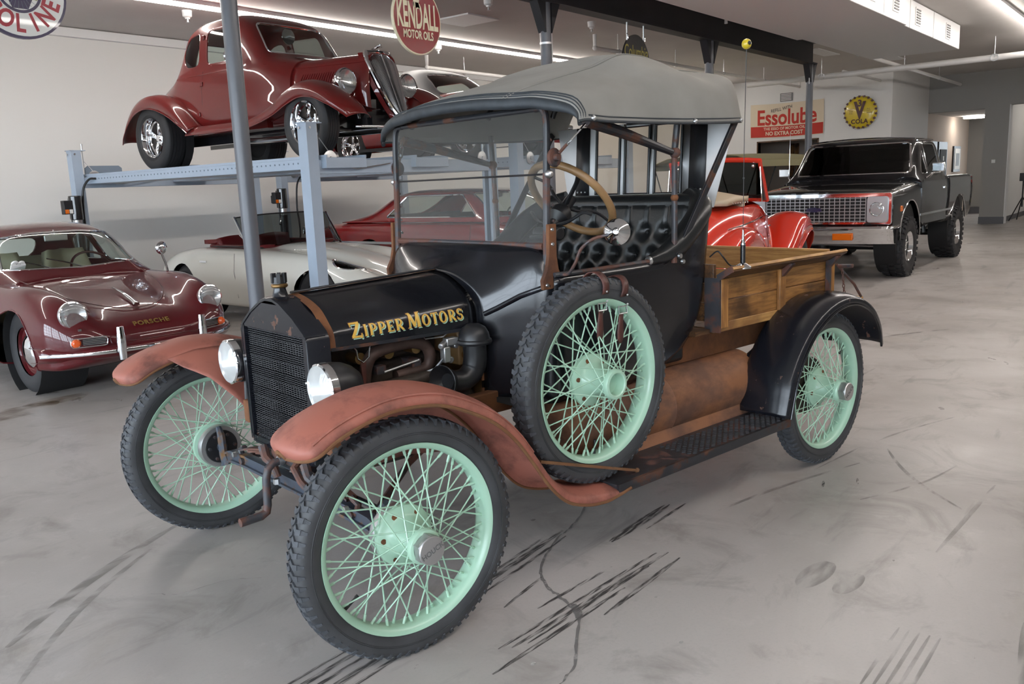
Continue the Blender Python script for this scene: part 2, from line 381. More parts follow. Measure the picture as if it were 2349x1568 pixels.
mat_mark('mark_chalk', (.62, .61, .58), .5, 14, (1, 1, 1))
# ------------------------------------------------------------------ room shell
ZC = 3.68; X0, X1, Y0, Y1 = -6.5, 19.0, -8.5, 9.15
def struct(name, mb, mt, parent=None, **k):
    o = mb.build(name, mt, parent, **k)
    if parent is None: o['kind'] = 'structure'
    return o
floor = struct('floor', MB().bx(X0-.2, 30.2, Y0-.2, Y1+.2, -.1, 0), 'concrete')
struct('ground', MB().bx(-60, 80, -70, 60, -.3, -.12), 'wall_grey')
struct('ceiling', MB().bx(X0-.2, 30.2, Y0-.2, Y1+.2, ZC, ZC+.15), 'ceiling_paint')
wb = struct('wall_back', MB().bx(X0-.2, 30.2, Y1, Y1+.2, 0, ZC), 'wall_white')
# long white conduit trunking high on the back wall
mb = MB(); mb.bx(X0, X1, Y1-.05, Y1, 3.555, 3.665); mb.bx(X0, X1, Y1-.075, Y1-.05, 3.555, 3.575); mb.build('wall_trunking', 'white_metal', wb, label='white trunking along the top of the wall')
# plain wall behind the camera; daylight comes through the glazed west wall
struct('wall_front', MB().bx(X0-.2, 30.2, Y0-.2, Y0, 0, ZC), 'wall_grey')
WY = [(-7.9+i*3.35, -7.9+i*3.35+3.05) for i in range(5)]
mb = MB(); mb.bx(X0-.2, X0, Y0, Y1, 0, .12); mb.bx(X0-.2, X0, Y0, Y1, 3.25, ZC); ya_ = Y0
for a, z in WY: mb.bx(X0-.2, X0, ya_, a, .12, 3.25); ya_ = z
mb.bx(X0-.2, X0, ya_, Y1, .12, 3.25); struct('wall_left', mb, 'wall_far_white')
for wn, (a, z) in enumerate(WY):
    w = struct('window_%d' % (wn+1), MB().bx(X0-.12, X0-.11, a, z, .12, 3.25), 'glass_window'); mb = MB()
    for q in range(4): y = a+(z-a)*q/3; mb.bx(X0-.15, X0-.06, y-.03, y+.03, .12, 3.25)
    for q in range(5): zz = .12+3.13*q/4; mb.bx(X0-.15, X0-.06, a, z, zz-.03, zz+.03)
    mb.build('window_frame', 'steel_dark', w); portal('window_left_%d_offscreen' % (wn+1), X0-.3, (a+z)/2, 1.685, z-a, 3.13, (R(90), 0, R(90)))
# far wall with the banner, its opening, and the return wall
mb = MB(); mb.bx(X1, X1+.15, 3.0, 4.65, 0, ZC); mb.bx(X1, X1+.15, 6.12, Y1, 0, ZC); mb.bx(X1, X1+.15, 4.65, 6.12, 2.2, ZC); mb.bx(X1, X1+.15, 4.65, 6.12, 0, .95)
wf = struct('wall_far', mb, 'wall_far_white')
mb = MB(); mb.bx(X1-.012, X1+.16, 4.62, 4.65, .92, 2.23); mb.bx(X1-.012, X1+.16, 6.12, 6.15, .92, 2.23); mb.bx(X1-.012, X1+.16, 4.62, 6.15, 2.2, 2.23); mb.bx(X1-.03, X1+.16, 4.62, 6.15, .92, .95)
o = struct('trim_1', mb, 'wood_dark')
struct('wall_office', MB().bx(21.0, 21.1, 3.2, Y1, 0, ZC), 'hall_cream')
mb = MB()
for y, w in ((6.0, .12), (5.86, .08)): mb.bx(20.9, 20.99, y-w/2, y+w/2, .9, 2.2)
mb.build('curtain', 'wood_side', label='brown patterned curtain hanging behind the wall opening under the banner', category='curtain')
mb = MB().bx(20.95, 21.0, 4.35, 4.85, 1.35, 2.0); o = mb.build('framed_picture', 'wood_dark', label='dark framed picture inside the opening below the red banner', category='picture'); MB().bx(20.94, 20.95, 4.41, 4.79, 1.41, 1.94).build('print', 'hall_cream', o)
struct('wall_return', MB().bx(X1+.15, 22.3, 3.0, 3.15, 0, ZC), 'wall_far_white')
# grey end wall with two openings, pillar, hallway and bright room behind
mb = MB(); mb.bx(22.3, 22.6, 1.72, 3.15, 2.79, ZC); mb.bx(22.3, 22.6, 1.18, 1.72, 0, ZC); mb.bx(22.3, 22.6, -3.2, 1.18, 2.85, ZC); mb.bx(22.3, 22.6, Y0, -3.2, 0, ZC)
struct('wall_end', mb, 'wall_grey')
mb = MB().bx(22.285, 22.615, 1.17, 1.73, 0, .17); struct('baseboard_end', mb, 'base_grey')
mb = MB().bx(22.29, 22.62, 1.165, 1.182, 0, 2.85); struct('trim_2', mb, 'white_metal')
struct('wall_hall', MB().bx(22.3, 27.5, 3.05, 3.2, 0, 2.8), 'hall_cream')
mb = MB(); mb.bx(27.5, 27.6, 2.55, 3.2, 0, 2.8); struct('wall_hall_end', mb, 'wall_grey')
struct('wall_hall_side', MB().add([(27.5, 2.75, 0), (28.8, 2.1, 0), (28.8, 2.1, 2.8), (27.5, 2.75, 2.8)], [(0, 1, 2, 3)]), 'hall_cream')
struct('baseboard_hall', MB().bx(27.44, 27.5, 2.5, 3.1, 0, .2), 'base_grey')
struct('ceiling_hall', MB().bx(22.6, 30, 1.72, 3.2, 2.8, 2.9), 'ceiling_paint')
struct('wall_hall_right', MB().bx(22.6, 30, 1.30, 1.34, 0, ZC), 'wall_far_white')
struct('wall_shop_end', MB().bx(27.4, 27.5, -6, 1.3, 0, ZC), 'wall_far_white')
for i, (a, z) in enumerate(((22.45, 23.42), (23.62, 24.6))):
    d = struct('door_%d' % (i+1), MB().bx(a, z, 3.0, 3.05, 0, 2.1), 'steel_dark'); mb = MB(); mb.bx(a+.12, z-.12, 2.985, 3.0, .3, 1.9); mb.build('door_panel', 'black_matte', d)
    mb = MB(); mb.bx(z-.09, z-.05, 2.96, 3.0, .98, 1.1); mb.build('door_handle', 'zinc', d)
    MB().bx(a+.40, a+.52, 2.975, 2.985, 1.60, 1.72).build('door_notice', 'paper_white', d)
o = MB().bx(25.45, 26.3, 3.0, 3.05, 1.28, 2.0).build('framed_print', 'black_satin', label='black framed print hanging on the lit hallway wall', category='picture'); MB().bx(25.53, 26.22, 2.99, 3.0, 1.35, 1.93).build('mount', 'paper_white', o); MB().bx(25.68, 26.07, 2.985, 2.99, 1.45, 1.8).build('print', 'label_grey', o)
MB().box((22.29, 1.47, 1.52), (.02, .08, .08)).build('thermostat', 'paper_white', label='small white thermostat on the grey pillar', category='thermostat')
o = MB().lathe([(0, .05), (.2, .04), (.3, 0), (.3, .06), (0, .06)], (25.4, 2.5, 2.73), n=24).build('ceiling_light', 'emit_hall', label='glowing oval ceiling light in the hallway', category='lamp')
struct('baseboard_right', MB().bx(22.62, 27.4, 1.28, 1.30, 0, .12), 'base_grey')
MB().bx(24.3, 25.3, -.8, 0, ZC-.04, ZC-.002).build('shop_lamp_offscreen', 'emit_hall', label='ceiling light panel in the shop room beyond the grey pillar', category='lamp')
# shelves in the bright room beyond the pillar
for i, y in enumerate((1.05, .45, -.15, -.75)):
    t = thing('shelf_unit', 'tall dark shelf unit packed with boxes beyond the grey pillar', 'shelf', (27.0, y, 0), group='shelf units beyond the pillar')
    mb = MB(); mb.bx(-.25, .25, -.27, -.24, 0, 2.0); mb.bx(-.25, .25, .24, .27, 0, 2.0); mb.build('side_panel', 'sign_navy' if i % 2 == 0 else 'black_satin', t)
    for k in range(5): MB().bx(-.25, .25, -.24, .24, .1+k*.45, .13+k*.45).build('shelf', 'black_satin', t)
    for k in range(4):
        for q in range(3):
            MB().bx(-.2, .15, -.22+q*.15, -.09+q*.15, .13+k*.45, .13+k*.45+random.uniform(.2, .38)).build('box', random.choice(['sign_olive', 'label_grey', 'paper_white', 'sign_navy', 'banner_red']), t)
t = thing('tripod_stand', 'black tripod stand beside the grey pillar', 'stand', (23.6, .98, 0))
MB().cyl((0, 0, .35), (0, 0, 1.05), .018).build('pole', 'black_satin', t); MB().box((0, 0, 1.1), (.16, .16, .2)).build('head', 'black_satin', t)
for k in range(3): a = k*2.094+.4; MB().cyl((0, 0, .6), (.38*math.cos(a), .38*math.sin(a), 0.01), .014).build('leg', 'black_satin', t)
# ------------------------------------------------------------------ beam and columns
YB = 2.75
bm_ = thing('ceiling_beam', 'long black steel I-beam under the ceiling carried by the grey columns', 'beam', (0, YB, 3.22))
mb = MB(); mb.bx(-5, 13.16, -.012, .012, .02, .34); mb.build('web', 'beam_black', bm_); MB().bx(-5, 13.16, -.09, .09, .34, .362).build('top_flange', 'beam_black', bm_); MB().bx(-5, 13.16, -.09, .09, 0, .022).build('bottom_flange', 'beam_black', bm_)
cl = ['round grey steel column rising behind the open-engine roadster pickup', 'dark steel column rising behind the grey canvas top', 'dark steel column under the beam beside the yellow antenna ball', 'grey steel column carrying the end of the black beam']
for i, x in enumerate((1.81, 5.50, 9.24, 13.06)):
    t = thing('steel_column', cl[i], 'column', (x, YB, 0)); MB().cyl((0, 0, 0), (0, 0, 3.24), .057, n=28).build('shaft', 'steel_grey', t)
    MB().bx(-.12, .12, -.12, .12, 0, .012).build('base_plate', 'steel_grey', t)
    for s in (-1, 1):
        MB().prism([(.05*s, 2.93), (.20*s, 3.245), (.05*s, 3.245)], lambda a, b, d: (a, d, b), -.05, .05).build('gusset', 'beam_black', t)
    if i == 1: MB().lathe([(.058, 0), (.061, 0), (.061, .02), (.058, .02)], (0, 0, 2.82), n=24, closed=True).build('clamp', 'zinc', t); MB().cyl((.075, -.02, 2.2), (.075, -.02, 3.2), .008).build('conduit', 'white_metal', t)
    if i == 3: MB().cyl((-.075, -.02, 2.9), (-.075, -.02, 3.2), .008).build('conduit', 'white_metal', t)
# ------------------------------------------------------------------ ceiling services
def strip(y, xa, xb, z=3.60, lab='', off=''):
    t = thing('strip_light'+off, lab, 'lamp', (xa, y, z)); MB().bx(0, xb-xa, -.05, .05, .035, .08).build('housing', 'white_metal', t); MB().bx(0, xb-xa, -.028, .028, 0, .035).build('tube'+off, 'emit_strip', t)
strip(6.75, -4, 18.2, lab='long bright strip light running above the lifted cars')
strip(-.18, 2.0, 18, lab='bright strip light on the ceiling running alongside the vented white duct')
strip(-3.4, -5, 18, lab='strip light on the ceiling above the aisle, parallel to the white duct', off='_offscreen')
d = thing('air_duct', 'white boxed air duct with square vents hanging under the ceiling', 'duct', (0, 0, 0))
mb = MB(); mb.bx(5.0, 10.55, .60, 2.05, 3.27, ZC-.01); mb.build('duct_section', 'white_metal', d, bevel=.008); MB().bx(10.55, 14.05, .68, 2.05, 3.30, ZC-.01).build('duct_section', 'white_metal', d, bevel=.008)
for x in (9.0, 10.0, 11.4, 13.2):
    y = .60 if x < 10.55 else .68
    MB().bx(x-.13, x+.13, y-.012, y, 3.37, 3.60).build('vent_frame', 'pipe_white', d)
    mb = MB()
    for k in range(6): mb.box((x, y-.015, 3.40+k*.034), (.2, .012, .016))
    mb.build('vent_louvre', 'label_grey', d)
for x in (9.5, 11.0, 12.3): y = .595 if x < 10.55 else .675; MB().bx(x-.006, x+.006, y-.003, y+.006, 3.3, ZC-.02).build('seam', 'pipe_white', d)
d = thing('branch_duct', 'flat grey branch duct crossing above the black beam', 'duct'); MB().bx(6.3, 7.6, 2.06, 3.14, 3.63, ZC-.005).build('duct_body', 'white_metal', d)
def pipe(lab, pts, r, hang=(), **k):
    t = thing('sprinkler_pipe', lab, 'pipe'); MB().tube(pts, r, 12).build('pipe', 'pipe_white', t)
    for x, y, z in hang: MB().cyl((x, y, z), (x, y, ZC), .006, n=6).build('hanger', 'zinc', t); MB().lathe([(r+.004, -.012), (r+.01, -.012), (r+.01, .012), (r+.004, .012)], (x, y, z), (1, 0, 0), n=14, closed=True).build('clamp', 'zinc', t)
    for i, q in enumerate(pts[1:-1]): MB().ball(q, r*1.25, 12, 8).build('elbow', 'pipe_white', t)
pipe('long white pipe under the ceiling between the black beam and the boxed duct', [(5, 2.2, 3.42), (23.8, 2.3, 3.42), (23.8, 2.3, 3.62)], .035, [(x, 2.2+.1*(x-5)/19, 3.42) for x in (8, 11, 14, 17, 20, 22.5)])
pipe('grey pipe crossing the hall toward the yellow bottle cap sign', [(16.2, 5.2, 3.32), (15.95, -3, 3.32)], .055, [(16.1, 3.6, 3.32), (16, .5, 3.32)])
pipe('thin white pipe near the top of the banner wall', [(11, 4.95, 3.58), (11, 4.95, 3.42), (18.7, 5.0, 3.42), (18.7, 5, 3.6)], .028, [(x, 4.97, 3.42) for x in (12.5, 14.5, 16.5)])
pipe('white pipe above the grey canvas top with an elbow', [(9.6, 4.8, 3.62), (9.6, 4.8, 3.42), (10.6, 4.75, 3.42)], .03, [(10.2, 4.76, 3.42)])
pipe('long white pipe along the back wall behind the lifts', [(9.0, 7.75, 3.62), (9.0, 7.75, 3.42), (17.5, 7.9, 3.42)], .032, [(x, 7.8, 3.42) for x in (10, 12.5, 15)])
pipe('short white pipe with elbow close beside the black beam', [(8.6, 2.42, 3.64), (8.6, 2.42, 3.50), (8.95, 2.38, 3.47), (8.95, 2.38, 3.36)], .022)
pipe('white pipe toward the corner of the grey end wall', [(16.5, 3.3, 3.42), (21.8, 3.25, 3.38), (21.8, 3.25, 3.6)], .03, [(19.5, 3.27, 3.4)])
for i, (x, y, l) in enumerate(((4.33, 7.28, 'white sprinkler head on the ceiling above the rear of the lifted maroon coupe'), (6.64, 4.42, 'white sprinkler head between the round red sign and the dark column'), (8.98, 4.45, 'white sprinkler head close to the white elbow pipe'), (8.66, 7.16, 'white sprinkler head above the second lift near the long back-wall pipe'))):
    t = thing('fire_sprinkler', l, 'sprinkler', (x, y, ZC-.13)); MB().lathe([(0, .13), (.06, .13), (.055, .06), (.03, .045), (.03, .03), (0, .03)], n=16).build('cup', 'paper_white', t); MB().lathe([(.012, .03), (.012, -.005), (.03, -.01), (0, -.012)], n=10).build('nozzle', 'zinc', t)
mb = MB(); mb.bx(7.1, 7.75, 5.15, 5.8, ZC-.02, ZC-.001); o = mb.build('ceiling_vent', 'white_metal', label='square flat white vent on the ceiling between the strip light and the beam', category='vent')
o = MB().bx(X1-.02, X1, 5.27, 5.57, 3.14, 3.33).build('wall_vent', 'label_grey', label='grey air vent on the wall above the red and cream banner', category='vent')
for k in range(5): MB().bx(X1-.03, X1-.02, 5.29, 5.55, 3.16+k*.034, 3.175+k*.034).build('louvre', 'pipe_white', o)
# far recessed lights above the banner wall
for i, (x, y) in enumerate(((15.2, 3.3), (17.2, 2.6), (13.5, 1.6))):
    MB().bx(x-.6, x+.6, y-.15, y+.15, ZC-.012, ZC-.002).build('ceiling_panel', 'white_metal', label=['flat white ceiling panel near the banner wall pipes', 'flat white ceiling panel toward the grey end wall', 'flat white ceiling panel beside the boxed duct end'][i], category='panel')
# ================================================================== wire wheels
def wheel_mesh_parts():
    d = {}
    # tyre: bead - sidewall - shoulder - crown (axis y, outboard = -y)
    prof = [(.300, .034), (.312, .043), (.330, .0475), (.350, .0465), (.364, .042), (.372, .034), (.3755, .02), (.3765, 0), (.3755, -.02), (.372, -.034), (.364, -.042), (.350, -.0465), (.330, -.0475), (.312, -.043), (.300, -.034), (.305, 0)]
    mb = MB(); mb.lathe(prof, ax=(0, 1, 0), n=96, closed=True)
    for s in (-1, 1):
        for r in (.333, .338): mb.lathe([(r-.001, s*.0468), (r, s*.0492), (r+.001, s*.0468)], ax=(0, 1, 0), n=96)
    N = 70; mb.cur = 1
    def pt(a, r, y): return (r*math.cos(a), y, r*math.sin(a))
    for k in range(N):
        for s in (-1, 1):
            a = 2*math.pi*(k+(.5 if s > 0 else 0))/N; p = 2*math.pi/N
            # zigzag block from the crown to the shoulder plus sidewall lug
            q = [(a-.34*p, .382, s*.003), (a+.12*p, .3825, s*.001), (a+.52*p, .3815, s*.016), (a+.36*p, .3775, s*.036), (a-.10*p, .3775, s*.036), (a+.02*p, .3815, s*.016)]
            n = len(q); vs = [pt(*x) for x in q]+[pt(x[0], .370, x[2]) for x in q]
            mb.add(vs, [tuple(range(n))]+[(i, (i+1) % n, n+(i+1) % n, n+i) for i in range(n)])
            q = [(a-.08*p, .3755, .0365), (a+.34*p, .3755, .0365), (a+.26*p, .3585, .0465), (a+.02*p, .3585, .0465)]
            vs = [pt(x[0], x[1], s*x[2]) for x in q]+[pt(x[0], x[1]-.004, s*(x[2]-.006)) for x in q]
            mb.add(vs, [(0, 1, 2, 3), (0, 4, 5, 1), (1, 5, 6, 2), (2, 6, 7, 3), (3, 7, 4, 0)])
    d['tire'] = mb.mesh('tire', 40)
    for x in ('tyre_side', 'rubber_worn'): d['tire'].materials.append(MATS[x])
    # rim with rolled bead edges
    pr = [(.2985, .0405), (.3030, .0425), (.3040, .0390), (.2985, .0345), (.2900, .030), (.2880, 0), (.2900, -.030), (.2985, -.0345), (.3040, -.0390), (.3030, -.0425), (.2985, -.0405), (.2860, -.0335), (.2815, -.020), (.2805, 0), (.2815, .020), (.2860, .0335)]
    d['rim'] = MB().lathe(pr, ax=(0, 1, 0), n=96, closed=True).mesh('wheel', 50); d['rim'].materials.append(MATS['mint_paint'])
    # hub: large inner flange, cone, small outer flange
    h = [(0, .035), (.060, .035), (.0955, .030), (.099, .022), (.097, .010), (.088, .004), (.074, .000), (.064, -.012), (.052, -.034), (.044, -.062), (.041, -.086), (.047, -.092), (.055, -.096), (.0565, -.108), (.053, -.116), (.044, -.118), (.040, -.114), (.038, -.08), (0, -.078)]
    d['hub'] = MB().lathe(h, ax=(0, 1, 0), n=40).mesh('hub', 40); d['hub'].materials.append(MATS['mint_paint'])
    mb = MB()
    for k in range(6): a = k*math.pi/3+.4; mb.cyl((.079*math.cos(a), .004, .079*math.sin(a)), (.079*math.cos(a), -.0015, .079*math.sin(a)), .0085, n=12)
    d['bolts'] = mb.mesh('bolt_ring'); d['bolts'].materials.append(MATS['rust'])
    # hub cap: hexagon collar and round face
    mb = MB(); n = 6; hx = [(.048*math.cos(i*math.pi/3), .048*math.sin(i*math.pi/3)) for i in range(6)]
    mb.prism(hx, lambda a, b, q: (a, q, b), -.104, -.146); mb.lathe([(.0445, -.140), (.0445, -.150), (.042, -.1535), (.033, -.155), (0, -.1555)], ax=(0, 1, 0), n=32)
    d['cap'] = mb.mesh('hub_cap', 30); d['cap'].materials.append(MATS['hub_alu'])
    def spoke(r0, y0, r1, y1, dl):
        p0 = Vector((r0*math.cos(dl), y0, r0*math.sin(dl))); p1 = Vector((r1, y1, 0)); v = (p1-p0).normalized()
        mb = MB().cyl(p0, p1, .0026, n=6); mb.cyl(p1-v*.022, p1+v*.004, .0047, .0052, n=7); mb.ball(p0, .004, 6, 4)
        me = mb.mesh('spoke', 60); me.materials.append(MATS['mint_paint']); return me
    d['sp'] = [spoke(.051, -.100, .2815, .006, 1.25), spoke(.051, -.100, .2815, .006, -1.25), spoke(.094, .020, .2815, -.008, .95), spoke(.094, .020, .2815, -.008, -.95)]
    mb = MB(); mb.cyl((.280, .0, 0), (.236, -.004, 0), .0055, .0045, n=10); mb.cyl((.236, -.004, 0), (.226, -.005, 0), .0065, .006, n=10); d['valve'] = mb.mesh('valve'); d['valve'].materials.append(MATS['hose'])
    return d
WP = wheel_mesh_parts()
def wire_wheel(parent, loc, rz, ry=0, cap=True, name='wheel', root=None, val=2.0, lab=None):
    w = root if root is not None else place('wheel', WP['rim'], parent, loc=loc, rot=(0, ry, rz))
    if lab: w['label'] = lab
    place('tire', WP['tire'], w); place('hub', WP['hub'], w); place('bolt_ring', WP['bolts'], w)
    if cap:
        place('hub_cap', WP['cap'], w)
        def fn(a, b, q, c_=math.cos(R(48)), s_=math.sin(R(48))): return (a*c_-b*s_, -.1562, a*s_+b*c_)
        text('hub_cap_lettering', 'HOUCK', .0235, fn, 'label_grey', w, bold=.0006, sx=.95)
    pat = [0, 2, 1, 3, 2, 0, 3, 1, 2, 3]
    for k in range(60): place('spoke', WP['sp'][pat[k % 10]], w, rot=(0, -2*math.pi*k/60, 0))
    place('valve', WP['valve'], w, rot=(0, val, 0))
    return w
# ================================================================== the old roadster pickup
T = thing('roadster_pickup_truck', 'antique black roadster pickup with rusty fenders, mint wire wheels and grey canvas top', 'truck', (0, 0, 0), R(-10))
TR, WB = .737, 2.51
wire_wheel(T, (0, -TR, .381), R(-4.2), R(25), val=R(118), lab='mint wire wheel with worn black tire')
wire_wheel(T, (0, TR, .381), R(180-4.7), R(-10), val=R(170))
wire_wheel(T, (WB, -TR, .381), 0, R(10), val=R(-50))
wire_wheel(T, (WB, TR, .381), R(180), R(40), val=R(40))
# brake plate and spindle seen inside the far front wheel
for s in (-1, 1):
    o = MB().lathe([(0, 0), (.088, 0), (.092, .008), (.092, .03), (.088, .035), (0, .035)], (0, s*(TR-.075), .381), (0, s, 0), n=36).build('backing_plate', 'hub_alu', T)
    MB().lathe([(0, -.004), (.070, -.004), (.072, .004), (0, .004)], (0, s*(TR-.077), .381), (0, s, 0), n=32).build('plate_cover', 'black_satin', T)
    mb = MB()
    for k in range(6): a = k*1.047; mb.cyl((.055*math.cos(a), s*(TR-.093), .381+.055*math.sin(a)), (.055*math.cos(a), s*(TR-.07), .381+.055*math.sin(a)), .007, n=6)
    mb.build('plate_bolt', 'rusty_iron', T)
    mb = MB(); mb.tube([(-.01, s*(TR-.09), .47), (-.012, s*(TR-.115), .44), (-.012, s*(TR-.12), .36), (-.005, s*(TR-.13), .315)], [.012, .017, .018, .022], 8); mb.cyl((0, s*(TR-.09), .381), (0, s*(TR-.03), .381), .022, n=12); mb.build('spindle', 'axle_paint', T)
# front axle: dropped forged I-beam
path = [(0, s_, z_) for s_, z_ in ((.64, .325), (.60, .345), (.54, .365), (.40, .372), (0, .372), (-.40, .372), (-.54, .365), (-.60, .345), (-.64, .325))]
mb = MB()
for a, b in zip(path[:-1], path[1:]):
    mb.bar(a, b, .014, .046)
    for dz in (-.021, .021): mb.bar((a[0], a[1], a[2]+dz), (b[0], b[1], b[2]+dz), .036, .010)
mb.build('front_axle', 'axle_paint', T)
MB().tube([(.12, .60, .34), (.13, .3, .335), (.13, -.3, .335), (.12, -.60, .34)], .011, 8).build('tie_rod', 'axle_paint', T)
MB().tube([(.02, .50, .36), (.35, .25, .42), (.72, .05, .47)], .013, 8).build('radius_rod', 'rusty_iron', T); MB().tube([(.02, -.50, .36), (.35, -.25, .42), (.72, -.05, .47)], .013, 8).build('radius_rod', 'rusty_iron', T)
for k in range(4):
    L = .42-.075*k
    MB().grid([[(-.022+dx, L*t, .415+.06*(1-t*t)*(L/.42)**2+.010*k+dz) for dx, dz in ((0, 0), (.045, 0), (.045, .008), (0, .008))] for t in np.linspace(-1, 1, 15)], cv=True).build('spring_leaf', 'rusty_iron', T)
for s in (-1, 1):
    MB().cyl((-.02, s*.43, .37), (.02, s*.43, .37), .015, n=10).build('spring_perch', 'rusty_iron', T); MB().tube([(0, s*.44, .37), (0, s*.46, .41), (0, s*.42, .425)], .012, 8).build('shackle', 'rusty_iron', T); MB().cyl((-.03, s*.44, .40), (-.045, s*.44, .40), .011, n=6).build('shackle_bolt', 'zinc', T)
mb = MB(); mb.bx(-.03, .03, -.11, .11, .455, .50); mb.build('front_crossmember', 'rusty_iron', T, bevel=.006)
MB().tube([(-.01, -.10, .50), (-.05, -.11, .47), (-.05, -.16, .43), (-.04, -.20, .40)], .014, 8).build('steering_link', 'rusty_iron', T)
for y in (-.19, .14): MB().tube([(-.045, y, .50), (-.05, y-.03, .46), (-.045, y-.08, .44), (-.04, y-.10, .40)], [.02, .018, .014, .012], 8).build('shock_link', 'rusty_iron', T); MB().cyl((-.05, y-.1, .375), (-.05, y-.1, .395), .013, n=6).build('link_nut', 'zinc', T)
MB().tube([(.02, 0, .475), (-.075, 0, .472), (-.098, 0, .455), (-.108, 0, .42), (-.112, 0, .32), (-.118, 0, .295), (-.14, 0, .285), (-.222, 0, .283)], [.015]*6+[.016, .0165], 12).build('crank_handle', 'rusty_iron', T)
MB().cyl((-.035, 0, .474), (-.055, 0, .474), .019, n=14).build('crank_bushing', 'zinc', T)
# chassis
for s in (-1, 1):
    mb = MB(); mb.bx(-.02, 2.98, s*.30, s*.345, .555, .645); mb.build('frame_rail', 'rust', T, bevel=.006)
    mb = MB(); mb.bx(1.30, 2.95, s*.40, s*.47, .60, .715); mb.build('subframe_rail', 'rust', T, bevel=.005)
MB().cyl((WB, -.62, .381), (WB, .62, .381), .035, n=16).build('rear_axle', 'rusty_iron', T); MB().ball((WB, 0, .381), .13, 16, 10, (.7, 1, 1)).build('differential', 'rusty_iron', T)
MB().cyl((.75, 0, .50), (WB, 0, .40), .035, n=12).build('torque_tube', 'rusty_iron', T)
for s in (-1, 1): MB().lathe([(0, 0), (.14, 0), (.145, .01), (.145, .05), (0, .05)], (WB, s*.62, .381), (0, s, 0), n=28).build('brake_drum', 'cast_iron', T)
MB().tube([(.12, -.14, .62), (.3, -.17, .60), (.7, -.22, .55), (1.2, -.24, .52), (2.0, -.2, .5)], .022, 10).build('exhaust_pipe', 'exhaust_brown', T)
MB().bx(.15, .75, -.22, .22, .42, .54).build('oil_pan', 'cast_iron', T, bevel=.03)
# rusty cylindrical tank along the running board
mb = MB(); cy, cz, rt = -.475, .455, .145
mb.lathe([(0, .86), (.06, .86), (rt-.012, .868), (rt, .885), (rt, 1.5), (rt+.003, 1.505), (rt, 1.51), (rt, 2.13), (rt+.004, 2.14), (rt+.004, 2.155), (rt-.004, 2.158), (rt-.012, 2.135), (.05, 2.12), (0, 2.12)], (0, cy, cz), (1, 0, 0), n=44)
mb.build('fuel_tank', 'rust_tank', T, label='rusty cylindrical tank')
for x in (1.05, 1.62, 2.05): MB().bx(x-.015, x+.015, -.50, -.34, .30, .33).build('tank_bracket', 'rust', T)
# ------------------------------------------------ radiator
sh = [(-.222, .495), (.222, .495), (.258, .525), (.262, .945), (.245, .972), (.17, 1.022), (.075, 1.068), (.03, 1.080), (-.03, 1.080), (-.075, 1.068), (-.17, 1.022), (-.245, .972), (-.262, .945), (-.258, .525)]
inn = [(-.222, .525), (.222, .525), (.236, .54), (.236, .955), (-.236, .955), (-.236, .54)]
mb = MB(); n = len(sh)
def shr(k): return [(a*k, .78+(b-.78)*k) for a, b in sh]
rings = [(-.030, sh, 0), (-.037, shr(.985), 0), (-.037, shr(.955), 0)]
G = [[(x, a, b) for a, b in r] for x, r, _ in rings]; mb.grid(G, cv=True)
mb.grid([[(x, a, b) for a, b in sh] for x in (-.030, .052)], cv=True)
# front tank plate above the core and the frame around it
mb.add([(-.034, -.25, .956), (-.034, .25, .956), (-.034, .25, .962), (-.034, .165, 1.012), (-.034, .07, 1.056), (-.034, -.07, 1.056), (-.034, -.165, 1.012), (-.034, -.25, .962)], [(0, 1, 2, 3, 4, 5, 6, 7)])
for a in (-.243, .243): mb.bx(-.036, .04, a-.012, a+.012, .51, .96)
mb.bx(-.036, .04, -.24, .24, .502, .527)
mb.build('radiator_shell', 'black_old_rust', T, ang=40)
mb = MB(); z = .528
while z < .955:
    ph = 0 if int(z*1000) % 2 else .5
    G = [[(-.020+dx-.004*math.cos(2*math.pi*(y/.0205)+ph*6.28), y, z+.0012*math.sin(2*math.pi*y/.0205)+dz) for dx, dz in ((0, -.0011), (0, .0011), (.03, .0011), (.03, -.0011))] for y in np.linspace(-.234, .234, 94)]
    mb.grid(G, cv=True); z += .0078
mb.build('radiator_core', 'black_satin', T, ang=30)
mb = MB()
for k in range(24): y = -.226+.452*k/23; mb.bx(-.012, .012, y-.002, y+.002, .527, .955)
mb.build('radiator_tube', 'black_matte', T); MB().bx(.012, .018, -.235, .235, .527, .955).build('radiator_back', 'black_matte', T)
mb = MB(); mb.lathe([(.040, 1.062), (.030, 1.075), (.022, 1.105), (.022, 1.112), (.0, 1.112)], (.012, 0, 0), n=24); mb.build('filler_neck', 'black_old', T)
mb = MB(); mb.lathe([(0, 1.112), (.027, 1.112), (.030, 1.116), (.030, 1.122), (.027, 1.126), (0, 1.126)], (.012, 0, 0), n=24); mb.build('filler_cap', 'brass_aged', T)
mb = MB(); mb.lathe([(.026, 1.126), (.024, 1.150), (.014, 1.156), (0, 1.156)], (.012, 0, 0), n=20)
for k in range(6): a = k*1.047; mb.box((.012+.022*math.cos(a), .022*math.sin(a), 1.146), (.013, .013, .034), Matrix.Rotation(a, 3, 'Z'))
mb.build('cap_knob', 'black_satin', T)
